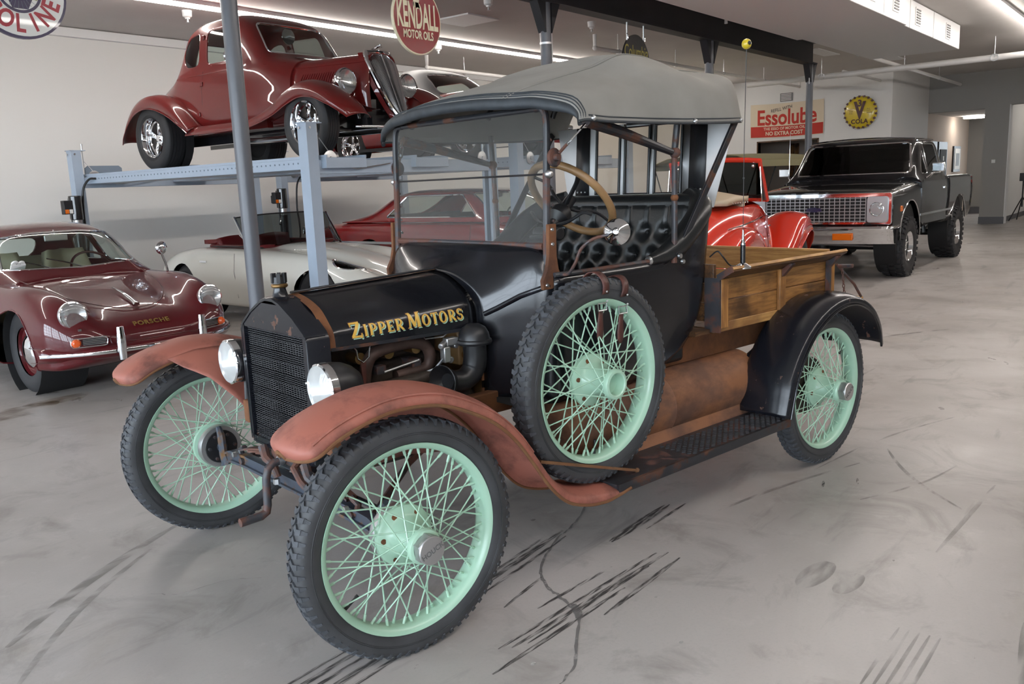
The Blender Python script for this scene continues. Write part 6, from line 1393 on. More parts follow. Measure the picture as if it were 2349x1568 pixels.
F2 = Body(loft([1.45, 1.62, 1.80, 1.98, 2.75, 2.90, 2.96], [[(0, 1.33), (.45, 1.325), (.70, 1.32), (.80, 1.315), (.86, 1.31), (.945, 1.27), (.975, 1.20), (.98, 1.0), (.965, .74), (.93, .62), (0, .62)], cab(1.53, 0), cab(1.76, 0), cab(1.88, 0), cab(1.90, 0), cab(1.85, 0), cab(1.5, 0)], 5, 4))
panes(F2, [roundpoly([(-.80, 1.375), (.80, 1.375), (.70, 1.80), (-.70, 1.80)], .06)], 'x', lambda c, n: c.x < 1.97, PK, glass='glass_dark', name='windshield', tr=.016)
panes(F2, [roundpoly([(1.98, 1.36), (2.72, 1.36), (2.70, 1.78), (2.06, 1.78)], .05), roundpoly([(1.66, 1.36), (1.93, 1.36), (1.95, 1.70)], .02)], 'y', lambda c, n: abs(c.y) > .6, PK, glass='glass_dark', name='side_window', tr=.008)
panes(F2, [roundpoly([(-.62, 1.42), (.62, 1.42), (.58, 1.74), (-.58, 1.74)], .06)], 'x', lambda c, n: c.x > 2.7, PK, glass='glass_dark', name='rear_window', tr=.01, trim='black_satin')
F2.build('cab', 'black_car', PK, ang=45, solid=.01); MB().bx(1.7, 2.85, -.85, .85, .64, 1.30).build('cabin_tub', 'dark_interior', PK); MB().bx(2.5, 2.8, -.75, .75, 1.2, 1.55).build('bench_seat', 'dark_interior', PK, bevel=.04)
MB().tube([(1.97, y, 1.86+.035*(1-(y/.74)**2)) for y in np.linspace(-.74, .74, 9)], .012, 6).build('drip_rail', 'chrome', PK)
for s in (-1, 1): MB().tube([(1.97, s*.765, 1.83), (2.4, s*.79, 1.85), (2.8, s*.78, 1.84)], .010, 6).build('drip_rail', 'chrome', PK)
# bed
def bedsec(): return [(.84, 1.30), (.90, 1.31), (.965, 1.29), (.98, 1.20), (.985, 1.0), (.965, .74), (.93, .62)]
for s in (-1, 1):
    o = Body([[(x, s*q[0], q[1]) for q in cr(bedsec(), 3)] for x in np.linspace(3.0, 4.75, 14)], caps=False); o.cut(circle(3.85, .52, .49, 28), 'y', lambda c, n: c.z < 1.15); o.build('bed_side', 'black_car', PK, ang=45, solid=.01)
    MB().bx(3.0, 4.75, s*.83, s*.85, .75, 1.30).build('bed_inner', 'black_satin', PK)
MB().bx(3.0, 4.75, -.84, .84, .72, .76).build('bed_floor', 'black_satin', PK); MB().bx(4.72, 4.77, -.84, .84, .75, 1.29).build('tailgate', 'black_car', PK, bevel=.01); MB().bx(3.0, 3.03, -.84, .84, .75, 1.30).build('bed_front', 'black_car', PK)
# nose: chrome surround, grille mesh, lamps, emblem
gz0, gz1 = .78, 1.10
fr_ = MB().prism(roundpoly([(-.97, .745), (.97, .745), (.97, 1.155), (-.97, 1.155)], .04, 3), lambda a, b, d: (d, a, b), .035, .07).build('grille_surround', 'chrome', PK, bevel=.008)
MB().bx(.02, .036, -.90, .90, gz0, gz1).build('grille_recess', 'black_matte', fr_)
for k in range(8): z = gz0+.012+(gz1-gz0-.024)*k/7; MB().bx(.008, .022, -.655, .655, z-.0045, z+.0045).build('grille_bar', 'argent', fr_)
for k in range(21): y = -.655+1.31*k/20; MB().bx(.012, .022, y-.0045, y+.0045, gz0, gz1).build('grille_rib', 'argent', fr_)
MB().prism([(-.085, .022), (-.03, .022), (-.03, .032), (.045, .032), (.045, .022), (.085, .022), (.105, -.022), (.045, -.022), (.045, -.032), (-.045, -.032), (-.045, -.022), (-.105, -.022)], lambda a, b, d: (d, a, .945+b), -.008, .006).build('bowtie_emblem', 'sign_navy', fr_)
for s in (-1, 1):
    MB().prism(roundpoly([(s*.67, gz0-.005), (s*.925, gz0-.005), (s*.925, gz1+.005), (s*.67, gz1+.005)], .04, 3), lambda a, b, d: (d, a, b), .002, .03).build('headlight_bezel', 'argent', fr_, bevel=.008)
    lamp(PK, (-.008, s*.795, .945), (-1, 0, 0), .088)
    MB().box((.45, s*.978, .93), (.10, .02, .075)).build('side_marker', 'amber', PK, bevel=.008); MB().tube([(.93+.505*math.cos(a), s*(.975), .52+.505*math.sin(a)) for a in np.linspace(0, math.pi, 24)], .010, 6).build('arch_trim', 'chrome', PK); MB().tube([(3.85+.495*math.cos(a), s*.978, .52+.495*math.sin(a)) for a in np.linspace(.2, math.pi-.2, 24)], .010, 6).build('arch_trim', 'chrome', PK)
    MB().bar((1.44, s*.975, .80), (3.38, s*.975, .80), .008, .03).build('side_moulding', 'chrome', PK); MB().bar((.12, s*.955, 1.10), (4.7, s*.975, 1.17), .008, .014).build('upper_moulding', 'chrome', PK); MB().bar((1.44, s*.968, .70), (3.38, s*.968, .70), .008, .016).build('side_moulding', 'chrome', PK)
    MB().tube([(1.60, s*.97, 1.28), (1.60, s*.985, 1.0), (1.58, s*.95, .66)], .003, 6).build('door_seam', 'label_grey', PK); MB().tube([(2.96, s*.96, 1.32), (2.98, s*.985, 1.0), (2.98, s*.95, .66)], .004, 6).build('cab_seam', 'label_grey', PK); MB().box((2.80, s*.99, 1.14), (.12, .02, .03)).build('door_handle', 'chrome', PK, bevel=.006)
    MB().box((1.80, s*1.10, 1.44), (.03, .17, .13)).build('door_mirror', 'chrome', PK, bevel=.015); MB().tube([(1.72, s*.96, 1.30), (1.80, s*1.03, 1.36), (1.82, s*1.09, 1.43)], .010, 6).build('mirror_arm', 'chrome', PK); MB().tube([(1.9, s*.96, 1.30), (1.83, s*1.08, 1.42)], .008, 6).build('mirror_arm', 'chrome', PK)
    MB().tube([(1.50, s*.40+.1, 1.345), (1.60, s*.40-.1, 1.41), (1.66, s*.40-.28, 1.45)], .008, 6).build('wiper', 'chrome_soft', PK)
    for x in (.93, 3.85): mag(PK, (x, s*.84, .405), s, .395, .30, .20, blocks=30, spokes=8, dish=.04, name='wheel'); well(PK, (x, s*.78, .52), .48, .28)
    MB().bx(.3, 4.7, s*.40, s*.46, .50, .62).build('frame_rail', 'black_satin', PK)
    for k, x in enumerate((.93, 3.85)): MB().tube([(x-.55, s*.46, .52), (x, s*.46, .42), (x+.55, s*.46, .52)], .02, 6).build('leaf_spring', 'black_satin', PK); MB().cyl((x-.1, s*.5, .40), (x-.14, s*.45, .80), .03, n=10).build('shock_absorber', 'zinc', PK)
for x in (.93, 3.85): MB().cyl((x, -.75, .40), (x, .75, .40), .05, n=12).build('axle', 'black_satin', PK); MB().ball((x, .2, .40), .14, 12, 8).build('differential', 'black_satin', PK)
MB().tube([(.78, -.6, .42), (.76, .2, .44), (.78, .6, .42)], .022, 8).build('steering_rod', 'zinc', PK); MB().cyl((.72, -.35, .47), (.70, .35, .47), .025, n=10).build('steering_damper', 'zinc', PK)
MB().box((1.55, .93, 1.30), (.02, .02, .02)).build('antenna_base', 'chrome', PK); MB().tube([(1.55, .93, 1.30), (1.57, .93, 2.05)], .003, 5).build('antenna_mast', 'chrome', PK)
ys = np.linspace(-1.0, 1.0, 25); bpk = lambda y: -.06+.10*(abs(y))**3
b_ = MB().grid([[(bpk(y)+dx, y, z) for dx, z in ((.10, .50), (.03, .505), (.012, .55), (.004, .60), (-.01, .64), (-.03, .665), (-.035, .70), (-.01, .725), (.10, .73))] for y in ys]).build('front_bumper', 'chrome', PK, ang=40, solid=.006)
for s in (-1, 1): MB().box((-.062, s*.40, .595), (.03, .26, .085)).build('turn_lamp', 'amber', b_, bevel=.008)
for y in (-.75, -.1, .1, .75): MB().ball((-.052+.1*abs(y)**3, y, .62), .014, 8, 6).build('bumper_bolt', 'chrome', b_)
MB().bx(.05, .12, -.8, .8, .66, .78).build('splash_pan', 'black_car', PK)
# ================================================================== red hardtop on the floor under the second lift
GX = thing('red_hardtop_sedan', 'dark red sixties hardtop parked on the floor below the second lift', 'car', (7.78, 3.05, 0), R(90))
xs = [.05, .3, 1.0, 1.7, 2.6, 3.6, 4.6, 5.1, 5.2]
def gal(z, w=.98): return [(0, z), (.5, z-.005), (.80, z-.02), (.90, z-.05), (.95, z-.12), (w, .74), (w-.02, .50), (.92, .32), (.85, .26), (0, .26)]
G1 = Body(loft(xs, [gal(.80, .93), gal(.88, .96), gal(.93), gal(.97), gal(.98), gal(.985), gal(.98), gal(.95, .96), gal(.86, .93)], 4, 3))
for x in (.95, 4.0): G1.cut(circle(x, .36, .37, 24), 'y', lambda c, n: abs(c.y) > .6)
G1.cut([(1.9, -.75), (3.9, -.75), (3.9, .75), (1.9, .75)], 'z', lambda c, n: n.z > .5)
G1.build('body', 'red_old', GX, ang=45, label='glossy dark red body')
def gr_(z, k=1): return [(0, z), (.4, z-.005), (.62, z-.03), (.70, z-.07), (.77, (z+.97)/2), (.86, .965)]
xr = [1.62, 1.9, 2.25, 2.6, 3.3, 3.65, 4.1, 4.7]
G2 = Body(loft(xr, [gr_(.975), gr_(1.17), gr_(1.37), gr_(1.415), gr_(1.42), gr_(1.37), gr_(1.17), gr_(.985)], 5, 4), caps=False)
panes(G2, [roundpoly([(-.72, 1.02), (.72, 1.02), (.60, 1.34), (-.60, 1.34)], .05)], 'x', lambda c, n: c.x < 2.3, GX, name='windshield', tr=.014)
panes(G2, [roundpoly([(2.0, 1.03), (3.75, 1.03), (3.40, 1.33), (2.34, 1.33)], .03)], 'y', lambda c, n: abs(c.y) > .55, GX, name='side_window', tr=.012)
panes(G2, [roundpoly([(-.60, 1.03), (.60, 1.03), (.52, 1.33), (-.52, 1.33)], .05)], 'x', lambda c, n: c.x > 3.5, GX, name='rear_window', tr=.012)
G2.build('roof', 'red_old', GX, ang=45, solid=.012); MB().bx(1.9, 3.9, -.75, .75, .3, .34).build('cabin_floor', 'dark_interior', GX)
for x in (2.75, 3.55): MB().grid([[(x+.15*v, .68*u, .5+.55*v) for u in (-1, -.5, 0, .5, 1)] for v in (0, .5, 1)]).build('bench_seat', 'dark_interior', GX, solid=.14)
MB().tube([(2.25+.07*math.sin(a), -.38+.2*math.cos(a), .95+.17*math.sin(a)) for a in np.linspace(0, 6.28, 24)[:-1]], .012, 6, closed=True).build('steering_wheel', 'dark_interior', GX); MB().box((2.30, 0, 1.30), (.02, .22, .06)).build('interior_mirror', 'zinc', GX); MB().bx(1.75, 2.0, -.74, .74, .8, .98).build('dashboard', 'dark_interior', GX)
for s in (-1, 1):
    MB().bar((.2, s*.985, .66), (5.1, s*.985, .68), .012, .035).build('side_moulding', 'chrome_soft', GX); MB().box((3.35, s*.985, .84), (.14, .02, .03)).build('door_handle', 'chrome', GX, bevel=.006); MB().tube([(2.0, s*.95, .92), (2.0, s*.985, .7), (2.02, s*.95, .32)], .003, 5).build('door_seam', 'maroon_dark', GX); MB().tube([(3.48, s*.95, .92), (3.48, s*.985, .7), (3.45, s*.95, .32)], .003, 5).build('door_seam', 'maroon_dark', GX)
    for y in (.55, .78): lamp(GX, (.04, s*y, .68), (-1, 0, 0), .075)
    for x in (.95, 4.0): w = MB().lathe([(.19, -s*.06), (.195, s*.07), (.18, s*.07), (.12, s*.05), (.05, s*.07), (0, s*.075)], ax=(0, 1, 0), n=30).build('wheel', 'chrome', GX, loc=(x, s*.80, .345)); tyre(w, None, s, .343, .20, .19); well(GX, (x, s*.70, .36), .365, .36)
MB().bx(-.04, .06, -.95, .95, .40, .54).build('front_bumper', 'chrome', GX, bevel=.03); MB().bx(5.18, 5.28, -.95, .95, .42, .56).build('rear_bumper', 'chrome', GX, bevel=.03); MB().bx(.02, .06, -.6, .6, .58, .76).build('grille', 'chrome_soft', GX)
# ================================================================== second lifted car
VX = thing('grey_roof_coupe', 'red rounded coupe with grey roof raised on the second lift', 'car', (7.6, 4.35, 1.765), R(90))
def bug(z, w, f): return [(0, z), (.25, z-.005), (.42, z-.03+f*.0), (.52, z-.01+f*.06), (.62, z+f*.05), (.74, z-.10), (w, .55), (w-.03, .3), (.66, .22), (0, .22)]
V1 = Body(loft([.08, .2, .45, .8, 1.2, 2.0, 2.9, 3.5, 3.8], [bug(.55, .62, 0), bug(.66, .72, .6), bug(.76, .79, 1.4), bug(.84, .82, 1.6), bug(.90, .83, .4), bug(.92, .84, 0), bug(.90, .83, .2), bug(.74, .78, .3), bug(.52, .6, 0)], 4, 3))
for x in (.72, 3.0): V1.cut(circle(x, .32, .36, 24), 'y', lambda c, n: abs(c.y) > .5)
V1.build('body', 'red_old', VX, ang=50)
def vr(z): return [(0, z), (.28, z-.01), (.44, z-.06), (.54, z-.16), (.62, (z+.9)/2-.06), (.70, .86)]
V2 = Body(loft([1.1, 1.35, 1.65, 2.0, 2.5, 3.0, 3.4], [vr(.91), vr(1.10), vr(1.28), vr(1.35), vr(1.33), vr(1.15), vr(.90)], 5, 4), caps=False)
panes(V2, [roundpoly([(-.55, .93), (.55, .93), (.46, 1.22), (-.46, 1.22)], .06)], 'x', lambda c, n: c.x < 1.7, VX, name='windshield', tr=.01)
panes(V2, [roundpoly([(1.55, .93), (2.55, .93), (2.4, 1.20), (1.85, 1.20)], .06)], 'y', lambda c, n: abs(c.y) > .4, VX, name='side_window', tr=.008)
V2.build('roof', 'label_grey', VX, ang=50, solid=.01); MB().bx(1.2, 3.0, -.6, .6, .3, .34).build('cabin_floor', 'dark_interior', VX)
for s in (-1, 1):
    lamp(VX, (.24, s*.60, .68), (-1, 0, .1), .09, bucket='red_old')
    for x in (.72, 3.0): mag(VX, (x, s*.68, .318), s, .315, .18, .20)
    MB().bx(.9, 2.8, s*.70, s*.80, .22, .26).build('running_board', 'black_satin', VX)
MB().bx(.0, .06, -.72, .72, .38, .46).build('front_bumper', 'chrome', VX, bevel=.03); MB().bx(3.82, 3.88, -.7, .7, .38, .46).build('rear_bumper', 'chrome', VX, bevel=.03)
# ================================================================== orange-red convertible
RC = thing('red_convertible', 'orange-red late-thirties convertible with tan boot cover, nose toward the black pickup', 'car', (8.88, 1.87, 0), R(187.6)); RC.scale = (.88, .88, 1.02)
xs = [.45, .8, 1.3, 1.8, 2.3, 3.0, 3.6, 4.1, 4.4]
rs = [[(0, .95), (.10, .94), (.17, .88), (.21, .78), (.23, .66), (.24, .52), (.22, .36), (0, .34)],
 [(0, 1.03), (.14, 1.01), (.24, .94), (.29, .82), (.32, .68), (.33, .52), (.31, .34), (0, .32)],
 [(0, 1.10), (.20, 1.08), (.34, 1.0), (.42, .88), (.46, .72), (.48, .54), (.46, .32), (0, .30)],
 [(0, 1.16), (.30, 1.145), (.48, 1.07), (.58, .95), (.63, .78), (.65, .56), (.62, .32), (0, .30)],
 [(0, 1.17), (.34, 1.165), (.56, 1.12), (.68, .99), (.74, .80), (.75, .57), (.70, .32), (0, .30)],
 [(0, 1.15), (.34, 1.15), (.58, 1.11), (.70, .98), (.75, .80), (.75, .57), (.70, .32), (0, .30)],
 [(0, 1.08), (.32, 1.07), (.52, 1.02), (.62, .91), (.67, .76), (.67, .56), (.62, .34), (0, .32)],
 [(0, .86), (.25, .85), (.40, .80), (.48, .73), (.52, .64), (.52, .52), (.48, .38), (0, .36)],
 [(0, .58), (.15, .575), (.24, .55), (.3, .53), (.33, .50), (.34, .46), (.32, .42), (0, .40)]]
R1 = Body(loft(xs, rs, 5, 5)); R1.cut(roundpoly([(1.98, -.56), (3.0, -.58), (3.0, .58), (1.98, .56)], .12), 'z', lambda c, n: n.z > .4); SR = lambda x, z, s: RD[round(x, 3), round(z, 3), s]
belt = [(x, .955+.03*min(1, (x-.55)/.8)-.07*max(0, (x-2.6))) for x in (.6, .9, 1.2, 1.5, 1.8, 2.1, 2.5, 2.9, 3.3, 3.6)]; lou = [[(x, .90-.04*k) for x in (.85+.02*k, 1.05, 1.25, 1.42-.03*k)] for k in range(6)]; sm = [[(2.42, z) for z in (1.05, .95, .8, .6, .4)], [(1.72, z) for z in (1.0, .9, .75, .6, .4)]]; hnd = [(2.26, .885), (2.38, .885)]
RD = {(round(x, 3), round(z, 3), s): R1.side(x, z, s) for s in (-1, 1) for x, z in belt+sum(lou, [])+sum(sm, [])+hnd}
R1.build('body', 'orange_red', RC, ang=50, label='glossy orange-red body')
MB().grid([[(x, y, .6) for y in (-.6, .6)] for x in (1.9, 3.1)]).build('cabin_floor', 'dark_interior', RC)
MB().grid([[(2.72+.14*v, .56*u, .6+.58*v) for u in np.linspace(-1, 1, 7)] for v in (0, .5, 1)]).build('bench_seat', 'tan_vinyl', RC, solid=.16)
MB().grid([[(2.86+.62*u, .63*v*(1-.10*u), 1.185+.08*math.sin(math.pi*min(1, u*1.1))*(1-abs(v)**3)-.03*u) for v in np.linspace(-1, 1, 15)] for u in np.linspace(0, 1, 9)]).build('boot_cover', 'tan_vinyl', RC, solid=.05, ang=60, label='tan vinyl boot cover')
for k in range(7): MB().ball((3.0+.06*k, .66-.01*k, 1.15), .008, 6, 5).build('boot_snap', 'chrome', RC)
wf_ = [(1.92, -.60, 1.13), (2.12, -.565, 1.50), (2.15, -.52, 1.555), (2.15, 0, 1.575), (2.15, .52, 1.555), (2.12, .565, 1.50), (1.92, .60, 1.13)]
MB().tube(cr(wf_, 5), .026, 8).build('windshield_frame', 'orange_red', RC); MB().tube([(1.90, -.58, 1.14), (1.86, 0, 1.16), (1.90, .58, 1.14)], .02, 8).build('windshield_sill', 'orange_red', RC); MB().tube([(1.88, 0, 1.16), (2.14, 0, 1.57)], .008, 6).build('windshield_divider', 'chrome', RC)
MB().grid([[(1.90+.22*v-.03*(1-u*u), (.58-.03*v)*u, 1.14+.42*v) for u in np.linspace(-1, 1, 9)] for v in (0, 1)]).build('windshield', 'glass_dark', RC)
MB().box((2.18, 0, 1.50), (.02, .18, .05)).build('interior_mirror', 'chrome', RC, bevel=.01)
for s in (-1, 1):
    MB().ball((2.13, s*.48, 1.50), .022, 8, 6).build('frame_latch', 'chrome', RC)
    MB().add([(2.0, s*.61, 1.14), (2.18, s*.60, 1.14), (2.16, s*.575, 1.48)], [(0, 1, 2)]).build('vent_window', 'glass_smoke', RC); MB().tube([(2.18, s*.605, 1.13), (2.165, s*.575, 1.49)], .007, 6).build('vent_frame', 'chrome', RC)
    cp_ = [(.62, s*.285, .96), (1.0, s*.375, .985), (1.5, s*.545, 1.0), (2.0, s*.675, 1.01), (2.8, s*.725, 1.0), (3.6, s*.63, .93)]
    MB().tube([SR(x, z, s) for x, z in belt], .009, 6).build('belt_moulding', 'chrome', RC)
    for k in range(6): MB().tube([SR(x, z, s) for x, z in lou[k]], .008, 6).build('hood_louvre', 'orange_red', RC)
    [MB().tube([SR(x, z, s) for x, z in q], .0035, 5).build('door_seam', 'maroon_dark', RC) for q in sm]; MB().tube([Vector(SR(x, z, s))+Vector((0, s*.012, 0)) for x, z in hnd], .011, 6).build('door_handle', 'chrome', RC)
    ff = [(.20, .46, .74, .40, .0), (.24, .62, .82, .34, .04), (.36, .78, .86, .30, .10), (.58, .885, .875, .28, .14), (.82, .885, .875, .30, .16), (1.05, .80, .87, .36, .16), (1.30, .65, .86, .44, .12), (1.52, .50, .84, .50, .08), (1.70, .38, .82, .58, .02)]
    sfender(RC, 'front_fender', ff, .86, .4, 'orange_red', s, crown=.075)
    rf = [(2.62, .36, .84, .66, .02), (2.72, .52, .86, .64, .06), (2.95, .74, .875, .62, .12), (3.25, .85, .88, .58, .15), (3.55, .85, .875, .52, .15), (3.85, .74, .86, .46, .12), (4.12, .55, .84, .42, .06), (4.25, .38, .82, .42, .02)]
    sfender(RC, 'rear_fender', rf, .87, .55, 'orange_red', s, crown=.065); MB().bx(1.65, 2.70, s*.60, s*.82, .33, .37).build('running_board', 'orange_red', RC, bevel=.01)
    lamp(RC, (.26, s*.60, .70), (-1, s*.1, 0), .085, bucket='orange_red')
    for x in (.72, 3.42): w = MB().lathe([(.20, -s*.05), (.205, s*.06), (.19, s*.06), (.13, s*.03), (.05, s*.06), (0, s*.065)], ax=(0, 1, 0), n=30).build('wheel', 'orange_red', RC, loc=(x, s*.71, .345)); tyre(w, None, s, .343, .17, .20)
MB().grid([[(.34+.10*abs(u)+.02*v, .20*u*(1-.5*(1-v)), .50+.42*v) for u in np.linspace(-1, 1, 7)] for v in np.linspace(0, 1, 6)]).build('grille', 'chrome_soft', RC); MB().tube([(.16+.1*abs(y)**2, y, .46) for y in np.linspace(-.8, .8, 11)], .035, 8).build('front_bumper', 'chrome', RC); MB().tube([(4.52-.1*abs(y)**2, y, .46) for y in np.linspace(-.8, .8, 11)], .035, 8).build('rear_bumper', 'chrome', RC)
# ================================================================== khaki canopy vehicle far behind
KV = thing('canopy_runabout', 'old runabout with a khaki canvas canopy parked before the far wall', 'car', (15.0, 4.9, 0), R(-8))
MB().grid([[(1.3*u, 1.25*v, 1.80+.05*(1-v*v)-.12*max(0, abs(v)-.6)*2.5-.02*u*u) for u in np.linspace(-1, 1, 9)] for v in np.linspace(-1, 1, 17)]).build('canopy', 'khaki_canvas', KV, solid=.01, ang=60)
for s in (-1, 1):
    MB().bx(-1.3, 1.3, s*1.235, s*1.255, 1.58, 1.70).build('canopy_valance', 'khaki_canvas', KV)
    for x in (-1.2, -.5, .3, 1.2): MB().tube([(x, s*1.2, 1.70), (x, s*.9, .85)], .012, 6).build('canopy_post', 'black_satin', KV)
    for x in (-1.1, 1.1): w = MB().lathe([(.30, -.03), (.33, -.05), (.36, -.03), (.36, .03), (.33, .05), (.30, .03)], ax=(0, 1, 0), n=30, closed=True).build('wheel', 'rubber', KV, loc=(x, s*.8, .36)); MB().lathe([(0, -.03), (.06, -.03), (.30, -.01), (.30, .01), (.06, .03), (0, .03)], ax=(0, 1, 0), n=24).build('wheel_disc', 'wood_pole', w)
MB().bx(-1.6, 1.4, -.65, .65, .45, .60).build('chassis', 'black_satin', KV, bevel=.02); MB().bx(-.3, 1.3, -.7, .7, .60, 1.0).build('seat_box', 'dark_interior', KV, bevel=.04); MB().bx(-1.6, -.5, -.4, .4, .60, 1.05).build('engine_cover', 'sign_olive', KV, bevel=.06)
for y in (-.35, .35): MB().lathe([(0, 0), (.09, 0), (.11, .03), (.05, .12), (0, .14)], (-1.68, y, .95), (1, 0, 0), n=18).build('brass_lamp', 'brass_aged', KV)
# ================================================================== hanging and wall signs
def disc(mb, fn, r, d, n=48, r0=0):
    pts = [(r*math.cos(2*math.pi*i/n), r*math.sin(2*math.pi*i/n)) for i in range(n)]
    if r0:
        q = [(r0*math.cos(2*math.pi*i/n), r0*math.sin(2*math.pi*i/n)) for i in range(n)]; mb.add([fn(a, b, d) for a, b in pts+q], [(i, (i+1) % n, n+(i+1) % n, n+i) for i in range(n)])
    else: mb.add([fn(a, b, d) for a, b in pts], [tuple(range(n))])
    return mb
def slabdisc(fn, r, d0, d1, n=48):
    pts = [(r*math.cos(2*math.pi*i/n), r*math.sin(2*math.pi*i/n)) for i in range(n)]; return MB().prism(pts, fn, d0, d1)
# round red motor oil sign
K = thing('round_hanging_sign', 'round red motor oil sign with cream letters hanging from the beam', 'sign', (3.59, 2.70, 2.83))
kf = lambda a, b, d: (a, d, b); rk = .283
slabdisc(kf, rk, .012, -.012).build('sign_rim', 'sign_cream', K); slabdisc(kf, rk*.962, -.0125, -.0145).build('sign_face', 'sign_red', K)
text('sign_lettering', 'KENDALL', .235, lambda a, b, d: (a, -.0165, b*1.22+.020), 'sign_cream', K, bold=.006, sx=.48, space=1.0); text('sign_lettering', 'MOTOR OILS', .092, lambda a, b, d: (a, -.0165, b-.125), 'sign_cream', K, bold=.0025, sx=.66)
hand = [(-.035, .10), (-.045, .125), (-.040, .165), (-.050, .20), (-.055, .245), (-.04, .25), (-.028, .205), (-.012, .205), (-.005, .25), (.012, .248), (.006, .20), (.022, .18), (.028, .15), (.020, .125), (.034, .095), (.0, .085)]
mb = MB(); mb.add([(a, -.0165, b) for a, b in hand], [tuple(range(len(hand)))]); mb.build('hand_emblem', 'sign_cream', K)
for s in (-1, 1): MB().tube([(s*.15, 0, .24), (s*.15, 0, .395)], .004, 6).build('hanger', 'zinc', K)
# gasoline sign at the upper corner
Gs = thing('gasoline_sign', 'round white gasoline sign with navy rim and red letters', 'sign', (.41, 2.70, 2.62)); rg = .262
slabdisc(kf, rg, .012, -.012).build('sign_rim', 'sign_navy', Gs); slabdisc(kf, rg*.945, -.0125, -.0140).build('sign_face', 'sign_white', Gs)
slabdisc(kf, rg*.47, -.0142, -.0150).build('sign_ring', 'sign_navy', Gs); slabdisc(kf, rg*.41, -.0152, -.0160).build('sign_centre', 'sign_white', Gs)
for i, ch in enumerate('GASOLINE'):
    an_ = R(-192+24.5*i); rad = rg*.70; th = an_+math.pi/2; ca, sa = math.cos(th), math.sin(th)
    text('sign_letter', ch, .135, lambda a, b, d, ca=ca, sa=sa, an_=an_, rad=rad: (rad*math.cos(an_)+a*ca-b*sa, -.0152, rad*math.sin(an_)+a*sa+b*ca), 'sign_letter_red', Gs, bold=.004, sx=.78)
for k in range(26):
    a = 2*math.pi*k/26; MB().bar((.06*math.cos(a), -.0163, .06*math.sin(a)), (rg*.40*math.cos(a), -.0163, rg*.40*math.sin(a)), .001, .003, (0, 1, 0)).build('sunray', 'lift_dark', Gs)
mb = MB(); mb.add([(x, -.0168, z) for x, z in ((-.045, -.100), (.04, -.100), (.07, -.04), (-.07, -.04))], [(0, 1, 2, 3)]); mb.build('emblem_shadow', 'sign_navy', Gs)
MB().box((0, -.0175, -.012), (.19, .002, .066)).build('emblem_plaque', 'sign_olive', Gs)
text('emblem_lettering', 'MOTORS', .032, lambda a, b, d: (a-.01, -.0190, b-.012), 'black_satin', Gs, sx=1.0, bold=.001); text('emblem_lettering', 'PRODUCT', .020, lambda a, b, d: (a-.01, -.0190, b-.034), 'black_satin', Gs, sx=1.35, bold=.0005); text('emblem_lettering', 'GENERAL', .022, lambda a, b, d: (a-.01, -.0190, b+.010), 'black_satin', Gs, sx=1.1, bold=.001)
for s in (-1, 1): MB().tube([(s*.14, 0, .22), (s*.14, 0, .62)], .004, 6).build('hanger', 'zinc', Gs)
# dark arched sign under the beam
Cs_ = thing('arched_hanging_sign', 'dark arched sign with olive script hanging from the beam', 'sign', (7.29, 2.75, 3.10))
ar = [(.31*math.cos(t), -.33+.33*math.sin(t)) for t in np.linspace(0, math.pi, 28)]+[(-.33, -.62), (.33, -.62)]
MB().prism(ar, kf, .01, -.01).build('sign_plate', 'black_satin', Cs_); text('sign_lettering', 'Columbia', .20, lambda a, b, d: (a, -.012, b-.20), 'sign_olive', Cs_, sx=.70, bold=.001); slabdisc(lambda a, b, d: (a, d, b-.42), .10, -.0105, -.012).build('sign_badge', 'sign_olive', Cs_)
for s in (-1, 1): MB().tube([(s*.19, 0, -.10), (s*.19, 0, .13)], .010, 8).build('hook', 'zinc', Cs_); MB().tube([(s*.19, -.012, -.06), (s*.19, -.014, -.02), (s*.20, .0, .0)], .008, 6).build('hook_clip', 'chrome_soft', Cs_)
# bottle-cap sign on the far wall
Vs = thing('bottle_cap_sign', 'yellow bottle-cap soda sign on the far white wall', 'sign', (18.995, 3.67, 2.74))
vf = lambda a, b, d: (d, -a, b); n = 63; mb = MB(); P = []
for r_, d_ in ((.36, -.012), (.352, -.05), (.325, -.075), (.28, -.088), (.15, -.10), (.001, -.104)):
    P.append([vf((r_+(.010*math.cos(21*2*math.pi*i/n) if r_ > .33 else 0))*math.cos(2*math.pi*i/n), (r_+(.010*math.cos(21*2*math.pi*i/n) if r_ > .33 else 0))*math.sin(2*math.pi*i/n), d_) for i in range(n)])
MB().grid(P, cv=True).build('cap_face', 'sign_yellow', Vs, ang=50)
for i in range(21): a = 2*math.pi*(i+.5)/21; MB().box(vf(.348*math.cos(a), .348*math.sin(a), -.055), (.05, .045, .045), Matrix.Rotation(a, 3, 'X')).build('cap_crimp', 'sign_brown', Vs)
text('sign_lettering', '3', .20, lambda a, b, d: vf(a, b+.19, -.112), 'sign_brown', Vs, bold=.008, sx=.9); text('sign_lettering', 'V', .52, lambda a, b, d: vf(a, b+.02, -.108), 'sign_brown', Vs, bold=.018, sx=.75); text('sign_lettering', 'COLA', .135, lambda a, b, d: vf(a, b-.21, -.104), 'sign_brown', Vs, bold=.004, sx=1.0, space=1.05)
for s, tx in ((-1, 'GOOD\nFOR\nYOU'), (1, 'ALL\nOUT\nFLAVOR')): text('small_print', tx, .045, lambda a, b, d, s=s: vf(a+s*.19, b+.02, -.10), 'sign_brown', Vs, sx=1)
